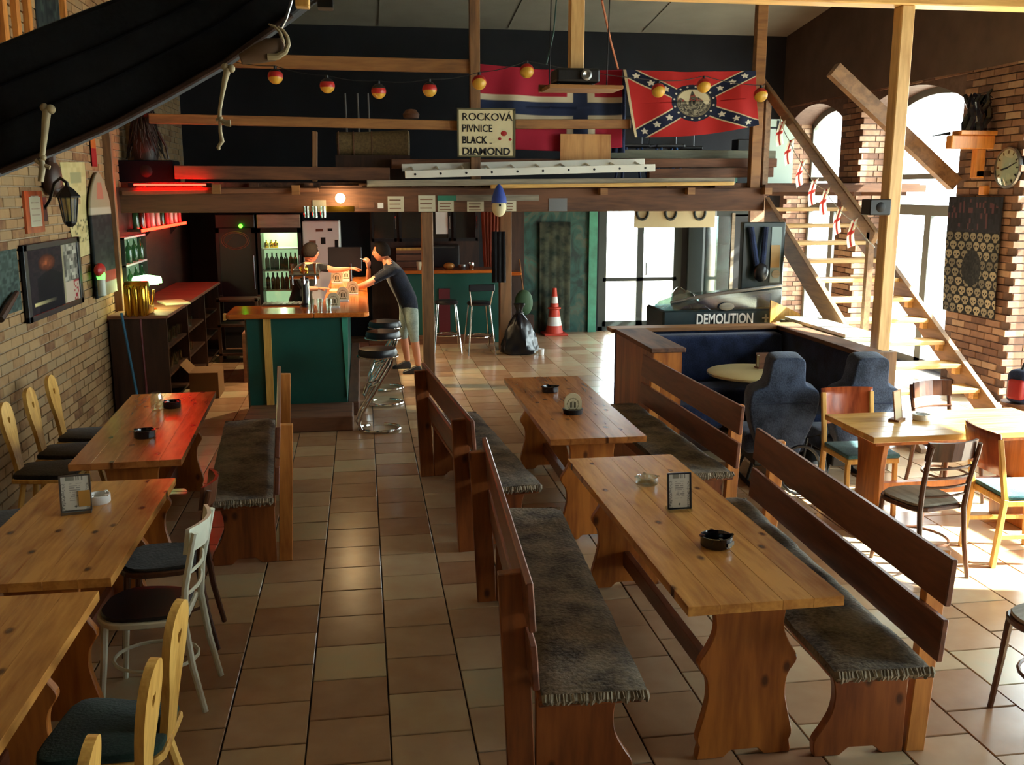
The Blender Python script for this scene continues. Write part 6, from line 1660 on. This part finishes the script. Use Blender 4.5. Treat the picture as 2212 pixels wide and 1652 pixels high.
def menu_stand(label, px, py, z, rz, w_, h_, frame, tint=None, note=False, lean=8):
    q = onz(px, py, z)
    t = thing('menu_stand', label, 'menu', (q.x, q.y, z), rz, 'menu stands')
    Mx = Matrix.Translation((0, 0, .012)) @ Matrix.Rotation(R(-lean), 4, 'X')
    MB().box(-w_/2, w_/2, .0, .004, 0, h_, Mx).build('card', 'paper', t, local=True)
    o = print_sheet('card_print', lambda u, v: tuple(Mx @ Vector(((u-.5)*(w_-.012), -.0015, .006+v*(h_-.012)))), (lambda u, v: tint) if tint else menu_print, 40, 60, 'print', None)
    lo = Vector(o.location); o.parent = t; o.location = lo
    fr = MB().box(-w_/2-.003, -w_/2+.005, -.003, .006, 0, h_, Mx).box(w_/2-.005, w_/2+.003, -.003, .006, 0, h_, Mx).box(-w_/2, w_/2, -.003, .006, h_-.006, h_+.002, Mx).box(-w_/2, w_/2, -.003, .006, -.003, .005, Mx)
    fr.build('frame', frame, t, local=True)
    MB().box(-w_/2, w_/2, -.025, .05, 0, .014).build('foot', 'clear' if frame == 'black' else frame, t, local=True)
    if note: MB().box(w_*.1, w_*.48, -.006, -.002, .02, .1, Mx).build('sticky_note', plain('orange_note', 'b8863a', .8), t, local=True)
menu_stand('black-framed menu stand in a clear foot on the honey pine table', 1468, 1103, .76, R(0), .118, .18, 'black')
menu_stand('white menu card with an orange sticky note next to the white ashtray', 166, 1108, .76, R(10), .14, .18, 'steel', note=True)
menu_stand('dark menu stand on the sunlit table', 1941, 908, .76, R(38), .12, .2, 'rail', hx('a89878'))
q = onz(1805, 781, .725); nh = thing('napkin_holder', 'grey-brown napkin holder on the round cream table', 'napkin holder', (3.66, 8.42, .725))
MB().box(-.06, .06, -.04, -.035, 0, .14).box(-.06, .06, .035, .04, 0, .14).box(-.07, .07, -.05, .05, 0, .012).build('holder', 'plank_brown', nh, local=True)
MB().box(-.055, .055, -.03, .03, .012, .12).build('napkins', 'paper', nh, local=True)
MB().lathe([(.035, 0), (.035, .12), (.03, .13), (0, .13)], 14, (.13, .02, 0)).build('candle', 'cream', nh, smooth=True, local=True)

# ================================================================== FAR RIGHT: MACHINE, SHOWCASE, DOORWAY THINGS
mx0, mx1 = ony(1432, 690, 10.3).x, ony(1690, 690, 10.3).x
mc = thing('arcade_machine', 'dark arcade strength machine lettered DEMOLITION behind the blue seat', 'arcade machine', ((mx0+mx1)/2, 10.7, 0))
mbase = plain('machine_teal', '14262a', .35, var=.1)
MB().box(mx0, mx1, 10.3, 10.95, 0, 1.04).build('cabinet', mbase, mc, bevel=.02)
text_mesh('lettering', 'DEMOLITION', .16, 'white', Matrix.Translation((ony(1504, 690, 10.29).x, 10.294, .885)) @ FRONT, mc, .002, bold=.004, sx=.82*(ony(1638, 690, 10.29).x-ony(1504, 690, 10.29).x)/.86)
for k_, (dx, h_) in enumerate(((.0, .1), (.06, .14), (.1, .14))): MB().box(ony(1652, 690, 10.29).x+dx, ony(1652, 690, 10.29).x+dx+.022, 10.292, 10.3, .89, .89+h_*.9).build('stripe', 'plank_grey', mc)
MB().box(ony(1652, 690, 10.29).x-.03, ony(1652, 690, 10.29).x+.05, 10.292, 10.3, .93, .945).build('stripe', 'plank_grey', mc)
p = ony(1570, 662, 10.29); MB().ball((p.x, 10.29, p.z), (.09, .012, .045), 14, 8).build('emblem', 'plank_grey', mc, smooth=True)
MB().prism([(mx0+.02, 1.04), (mx1-.02, 1.04), (mx1-.02, 1.26), (mx0+.35, 1.18), (mx0+.1, 1.1)], 'y', 10.32, 10.75).build('hood', 'plastic_sheet', mc)
MB().prism([(mx0+.2, 1.05), (mx1-.1, 1.05), (mx1-.1, 1.2), (mx0+.5, 1.14)], 'y', 10.4, 10.7).build('pad', 'bluefab', mc)
MB().tube([(mx0+.1, 10.35, 1.12), (mx0+.5, 10.33, 1.2), (mx1-.3, 10.33, 1.27), (mx1, 10.36, 1.3)], .02, 8).build('hood_rim', 'steel', mc, smooth=True)
mb = MB()
mb.sheet(lambda u, v: (mx0+.0+.55*u, 10.28+.5*v, 1.06+.2*math.sin(u*PI)*math.sin(v*PI)+.03*math.sin(u*17)*math.cos(v*11)), 18, 10); mb.build('crumpled_film', 'plastic_sheet', mc, smooth=True)
# its upright back board
b0, b1 = ony(1603, 482, 10.85), ony(1694, 482, 10.85)
bbx = MB().box(b0.x, b1.x, 10.8, 10.9, 1.0, ony(1650, 480, 10.8).z).build('back_board', mbase, mc, bevel=.01)
p0, p1 = ony(1662, 610, 10.79), ony(1690, 490, 10.79)
MB().box(p0.x, p1.x, 10.79, 10.8, p0.z, p1.z).build('score_panel', plain('score_panel', '7a8a8a', .5), mc)
p = ony(1676, 548, 10.78); MB().box(p.x-.06, p.x+.05, 10.78, 10.79, p.z-.16, p.z+.1).build('picture', plain('ochre', '9a7a48', .6), mc)
p = ony(1676, 592, 10.78); MB().lathe([(.05, 0), (.05, .01)], 18, (0, 0, 0), Matrix.Translation((p.x, 10.79, p.z)) @ Matrix.Rotation(PI/2, 4, 'X')).build('badge', 'plank_grey', mc)
p = ony(1642, 588, 10.72); MB().ball((p.x, 10.7, p.z), (.09, .07, .11)).build('punch_ball', 'black_pad', mc, smooth=True)
for dx in (-.12, .06): MB().tube([(p.x+dx, 10.76, ony(1640, 490, 10.78).z), (p.x+dx*.4, 10.72, p.z+.08)], .035, 8).build('strap', 'bluefab', mc, smooth=True)
# boards stacked along the right side of the seat
sk = ('white', 'plank_grey', 'plank_green', 'white_paint')
for i in range(4):
    x0 = 4.45+.03*i
    tag(MB().box(x0, x0+.34, 8.4+.06*i, 10.1-.05*i, .86+.035*i, .892+.035*i).build('stacked_board', sk[i], bevel=.003), ('white board at the bottom of the stack beside the blue seat', 'grey board second from the bottom of the stack by the blue seat', 'greenish board third up in the stack beside the blue seat', 'cream-white board on top of the stack beside the blue seat')[i], 'board')
tr_ = thing('trestle_stand', 'dark trestle stand carrying the stacked boards', 'trestle', (4.65, 9.3, 0))
for y in (8.7, 9.8):
    MB().box(4.46, 4.82, y-.03, y+.03, .8, .86).build('cross_bar', 'dark_wood', tr_)
    for x in (4.48, 4.8): MB().tube([(x, y-.12, 0), (x, y, .8)], .02, 6).tube([(x, y+.12, 0), (x, y, .8)], .02, 6).build('leg', 'dark_wood', tr_)
p = Vector((4.55, 10.05, .99)); tag(MB().prism([(4.45, .0), (4.8, .0), (4.8, 1.0), (4.45, 1.16)], 'y', 10.12, 10.15).build('wood_offcut', 'honey'), 'slanted yellow wood offcut standing behind the stacked boards', 'offcut')
# cream board with three rings under the loft
r0, r1 = ony(1370, 492, 12.7), ony(1545, 462, 12.7)
rb = thing('ring_board', 'cream board with three dark rings hanging under the loft', 'board', ((r0.x+r1.x)/2, 12.7, r0.z))
MB().box(r0.x, r1.x, 12.7, 12.72, r0.z, 2.38).build('board', 'cream', rb)
for px in (1388, 1449, 1512):
    c = ony(px, 460, 12.69); MB().tube([(c.x+.075*math.cos(a), 12.69, c.z+.0+.085*math.sin(a)) for a in [2*PI*i/24 for i in range(24)]], .017, 8, closed=True).build('ring', 'frame', rb, smooth=True)
# tall glass showcase
s0, s1 = ony(1545, 560, 14.9), ony(1612, 560, 14.9)
sh_ = thing('glass_showcase', 'tall dark showcase with blue glass beside the back door', 'showcase', ((s0.x+s1.x)/2, 15.2, 0))
MB().box(s0.x, s1.x, 15.4, 15.5, 0, 2.05).box(s0.x, s1.x, 14.9, 15.4, 0, .12).box(s0.x, s1.x, 14.9, 15.4, 1.95, 2.05).build('case', 'frame', sh_)
MB().box(s0.x, s0.x+.03, 14.9, 15.4, .12, 1.95).build('side_pane', 'plastic_sheet', sh_)
MB().box(s0.x+.03, s1.x-.22, 14.9, 14.91, .12, 1.95).build('front_pane', 'plastic_sheet', sh_)
MB().box(s0.x+.25, s0.x+.3, 14.88, 14.91, .1, 2.0).build('corner_bar', 'plank_grey', sh_)
MB().box(s1.x-.28, s1.x, 14.9, 14.95, .1, 1.98).build('dark_door', 'black', sh_)
for z in (.6, 1.05, 1.5): MB().box(s0.x+.03, s1.x-.03, 14.95, 15.4, z, z+.015).build('shelf', 'clear', sh_)
p0, p1 = ony(1486, 600, YB-.1).x, ony(1542, 600, YB-.1).x
tag(MB().box(p0, p1+.1, YB-.08, YB-.02, 0, 2.05).build('folded_shutter', 'frame'), 'dark folded shutter panel standing between the glass back door and the showcase', 'shutter')
# brick pillar between showcase and stairs
p0, p1 = ony(1612, 600, 15.6).x, ony(1645, 600, 15.6).x
struct(MB().box(p0, p1, 15.55, YB, 0, 2.38).build('trim_5', 'brick_r'))
# traffic cone
q = onz(1197, 722); cn = thing('traffic_cone', 'orange traffic cone with two white bands before the green wall', 'traffic cone', (q.x, q.y, 0))
H_ = ony(1199, 622, q.y).z
MB().box(-.2, .2, -.2, .2, 0, .03).build('base', plain('cone_orange', 'c8402c', .5), cn, bevel=.01, local=True)
def conep(z): return .035+(.155-.035)*(1-z/H_)**1.25
for nm, z0, z1, mt in (('body', .03, .2, 'cone_orange'), ('white_band', .2, .39, 'w'), ('body', .39, .68, 'cone_orange'), ('white_band', .68, .82, 'w'), ('tip', .82, 1.0, 'cone_orange')):
    z0, z1 = z0*H_, z1*H_
    MB().lathe([(conep(z0+(z1-z0)*k_/4), z0+(z1-z0)*k_/4) for k_ in range(5)], 24).build(nm, bpy.data.materials['cone_orange'] if mt != 'w' else 'white', cn, smooth=True, local=True)
MB().lathe([(conep(.54*H_), .54*H_), (conep(.54*H_)+.03, .56*H_), (conep(.54*H_)+.03, .58*H_), (conep(.6*H_), .6*H_)], 24).build('collar', bpy.data.materials['cone_orange'], cn, smooth=True, local=True)
# black rubbish bag with a green broom head behind it
q = onz(1122, 763)
rbg = thing('rubbish_bag', 'knotted black rubbish bag at the foot of the inner loft post', 'bag', (q.x, q.y, 0))
mb = MB(); nb = 28
prof = [(.02, 0), (.26, .01), (.275, .08), (.24, .2), (.2, .33), (.15, .45), (.09, .54), (.045, .6), (.05, .66), (.09, .74), (.03, .72)]
def bag(u, v):
    k_ = v*(len(prof)-1); i = min(int(k_), len(prof)-2); f_ = k_-i
    r_ = prof[i][0]*(1-f_)+prof[i+1][0]*f_; z = prof[i][1]*(1-f_)+prof[i+1][1]*f_
    a = u*2*PI; r_ *= 1+.1*math.sin(a*5+z*9)+.05*math.sin(a*11-z*14)
    return (q.x+r_*math.cos(a), q.y+r_*math.sin(a)*.85, z)
mb.sheet(bag, nb, 26); mb.build('bag_body', plain('bin_liner', '0e1016', .28), rbg, smooth=True)
MB().tube([(q.x+.05*math.cos(a), q.y+.05*math.sin(a), .6) for a in [2*PI*i/12 for i in range(12)]], .012, 6, closed=True).build('tie', 'black', rbg, smooth=True)
p = ony(1124, 655, 14.3); tag(MB().ball((p.x+.06, 14.35, p.z), (.14, .07, .2)).build('green_chair_back', plain('moss_green', '2c4a2c', .7), smooth=True), 'mossy green rounded cushion behind the rubbish bag', 'cushion')
tag(MB().box(p.x-.08, p.x+.2, 14.24, 14.46, 0, p.z-.18).build('low_stool', 'dark_wood'), 'low dark stool holding the mossy green cushion', 'stool')
p = ony(1140, 694, 13.7); tag(MB().lathe([(.04, 0), (.045, .09), (.038, .09), (.03, .01), (0, .01)], 14, (p.x+.2, 13.7, 0)).build('paper_cup', 'white', smooth=True), 'white cup on the floor beside the rubbish bag', 'cup')
tag(MB().tube([ony(1122, 560, 15.9), Vector((ony(1142, 690, 15.5).x, 15.5, 0))], .012, 6).build('leaning_pole', 'rail'), 'thin pole leaning against the back wall beside the green cladding', 'pole')
hanging('wall_tapestry', 'grey-brown foliage tapestry hanging on the green cladding', 'tapestry', 1165, 1232, 480, 712, YB-.1, fabric('tapestry', '1e2a26', '4e5244', 9, .3), 1, 4, .02)

# ================================================================== RIGHT WALL
# skull cloth
p00, p10, p01, p11 = onx(2150, 690, XR-.05), onx(2037, 668, XR-.05), onx(2168, 425, XR-.05), onx(2052, 425, XR-.05)
def skulls(u, v):
    if v > .7:
        h = hash2(int(u*30), int(v*22))
        if math.hypot((u-.5)/.5, (v-.85)/.13) < 1 and h > .78: return hx('4a2e34')
        return hexmix('17181f', '24252e', h)
    n_ = 7; rows = 9
    gy = v/.7*rows; row = int(gy); sc_ = 1.25 if row < 2 else 1.
    gx = u*n_+(.5 if row % 2 else 0); cx_ = int(gx)+.5; fx, fy = (gx-cx_), (gy-row-.5)
    j = hash2(int(gx), row)
    cent = max(0, 1-math.hypot(u-.5, (v-.4)*1.2)/.28)
    if cent > .35: return hexmix('15161a', '2c2c2a', hash2(int(u*40), int(v*60)))
    r_ = math.hypot(fx/.42, (fy-.08)/.42); jaw = abs(fx) < .2 and -.44 < fy < -.2
    if r_ < 1 or jaw:
        if math.hypot((abs(fx)-.17)/.1, (fy-.02)/.11) < 1: return hx('15151a')
        if abs(fx) < .05 and -.2 < fy < -.08: return hx('1e1c1c')
        return hexmix('5a564a', 'a89c80', j*(.5+.5*(1-v/.7)))
    return hx('141518')
def sk_fn(u, v):
    u2 = u
    P = (p10*(1-u2)+p00*u2)*(1-v)+(p11*(1-u2)+p01*u2)*v
    return (XR-.055-.012*math.sin(u*7+v*3), P.y, P.z)
tag(print_sheet('skull_cloth', sk_fn, skulls, 140, 180, thick=.003), 'black cloth printed with rows of pale skulls on the brick pier', 'banner')
# clock
c = onx(2176, 362, XR-.04)
ck = thing('wall_clock', 'round white wall clock with black hands on the brick pier', 'clock', (XR, c.y, c.z))
Mx = Matrix.Translation((XR, c.y, c.z)) @ Matrix.Rotation(-PI/2, 4, 'Y')
rr = .22
MB().lathe([(rr, 0), (rr+.01, .03), (rr, .05), (rr-.02, .05), (rr-.02, .035), (0, .035)], 36, (0, 0, 0), Mx).build('case', 'steel', ck, smooth=True)
MB().lathe([(rr-.02, .036), (0, .037)], 36, (0, 0, 0), Mx).build('dial', 'white', ck)
for k_ in range(12):
    a = k_*PI/6; MB().box(-.008, .008, .15, .185, .038, .041, Mx @ Matrix.Rotation(a, 4, 'Z')).build('hour_mark', 'black', ck)
for a, l_, w_ in ((R(12), .11, .008), (R(200), .16, .006)):
    MB().box(-w_, w_, -.02, l_, .042, .045, Mx @ Matrix.Rotation(a+PI/2*0, 4, 'Z')).build('hand', 'black', ck)
MB().lathe([(rr-.02, .05), (rr*.6, .066), (0, .072)], 30, (0, 0, 0), Mx).build('cover_glass', 'clear', ck, smooth=True)
# timber bracket with a twisted root on it
yb2 = 10.35
h0, h1 = ony(2060, 304, yb2), ony(2142, 300, yb2)
br = thing('timber_bracket', 'orange timber bracket with a thick arm and strut on the brick pier', 'bracket', (XR, yb2, h0.z))
MB().box(h0.x-.06, XR, yb2-.06, yb2+.06, h0.z-.09, h0.z+.06).build('arm', 'orange_wood', br, bevel=.01)
MB().box(h0.x+.02, XR, yb2-.1, yb2+.08, h0.z+.06, h0.z+.11).build('top_plate', 'orange_wood', br, bevel=.006)
v0 = ony(2112, 385, yb2); MB().box(v0.x-.07, v0.x+.04, yb2-.05, yb2+.05, v0.z, h0.z-.09).build('strut', 'orange_wood', br, bevel=.006)
MB().box(v0.x-.05, XR, yb2-.05, yb2+.05, v0.z+.02, v0.z+.08).build('tie', 'dark_wood', br)
p = ony(2128, 411, yb2); tag(MB().box(p.x-.05, XR, yb2-.05, yb2+.05, p.z-.05, p.z+.05).build('beam_end', 'orange_wood', bevel=.006), 'sunlit sawn beam end sticking out under the timber bracket', 'beam')
rt_ = thing('root_sculpture', 'black twisted root sculpture standing on the timber bracket', 'sculpture', (XR-.25, yb2, h0.z+.11))
zt_ = ony(2100, 190, yb2).z-h0.z-.11
rk = random.Random(5)
for k_ in range(9):
    pts_ = [(rk.uniform(-.1, .15), rk.uniform(-.05, .05), 0)]
    for s_ in range(1, 7): pts_.append((pts_[-1][0]+rk.uniform(-.05, .05), pts_[-1][1]+rk.uniform(-.03, .03), zt_*s_/6*(.6+.4*rk.random() if s_ == 6 else 1)))
    MB().tube(pts_, [.05, .045, .045, .04, .035, .025, .008], 7).build('root', 'blackglass', rt_, smooth=True, local=True)
tag(MB().tube([ony(2012, 294, 10.45), ony(2052, 288, 10.45)], [.004, .02], 6).build('spike', 'iron'), 'thin iron spike pointing at the window beside the timber bracket', 'spike')
# black box on the tall post
p = ony(1898, 447, 8.0); a_ = ony(1881, 430, 7.98); b_2 = ony(1915, 465, 7.98)
bx2 = thing('post_speaker', 'small black loudspeaker box fixed to the tall pale roof post', 'loudspeaker', (4.5, 8.0, b_2.z))
MB().box(a_.x, 4.57, 7.98, 8.14, b_2.z, a_.z).build('case', 'black', bx2, bevel=.008)
MB().lathe([(.045, 0), (.03, .008), (0, .01)], 16, (0, 0, 0), Matrix.Translation(((a_.x+4.57)/2, 7.98, (a_.z+b_2.z)/2)) @ Matrix.Rotation(PI/2, 4, 'X')).build('cone', 'iron', bx2, smooth=True)
# bag and clothes near the near window
q = onz(2212, 868, .5)
bs_ = thing('wooden_stool', 'wooden stool holding a red and dark backpack by the bright window', 'stool', (q.x, q.y, 0))
MB().lathe([(.17, .45), (.19, .47), (.19, .5), (0, .5)], 20).build('seat', 'plank_brown', bs_, smooth=True, local=True)
for sx in (-1, 1):
    for sy in (-1, 1): MB().tube([(sx*.16, sy*.16, 0), (sx*.11, sy*.11, .46)], .015, 6).build('leg', 'plank_brown', bs_, local=True)
bgx = thing('backpack', 'red and dark blue backpack lying on the wooden stool', 'bag', (q.x, q.y, .5), R(20))
MB().box(-.16, .16, -.1, .1, 0, .3).build('pack', 'bluefab', bgx, bevel=.06, seg=3, smooth=True, local=True)
MB().box(-.19, -.1, -.09, .06, .04, .22).build('pocket', 'red', bgx, bevel=.03, seg=3, smooth=True, local=True)
MB().tube([(-.08, 0, .29), (-.05, 0, .35), (.05, 0, .35), (.08, 0, .29)], .012, 6).build('handle', 'black', bgx, smooth=True, local=True)
# black shoulder bag and clutter under the bucket seats
q = onz(1765, 960, .1); bb = thing('shoulder_bag', 'black bag with silvery buckles on the floor between the bucket seats', 'bag', (3.52, 7.0, 0))
MB().ball((3.52, 7.02, .16), (.11, .08, .16)).build('bag_body', 'blackcloth', bb, smooth=True)
MB().tube([(3.42, 7.02, .2), (3.45, 7.02, .42), (3.56, 7.02, .44), (3.61, 7.02, .22)], .012, 6).build('strap', 'black', bb, smooth=True)
MB().box(3.49, 3.55, 6.94, 6.95, .16, .22).build('buckle', 'steel', bb)
bb2 = tag(MB().tube([(3.33+.17*math.cos(a), 6.875, .204+.19*math.sin(a)) for a in [2*PI*i/18 for i in range(18)]], .014, 6, closed=True).build('tyre_ring', 'black', smooth=True), 'thin black ring leaning by the bag between the bucket seats', 'ring')
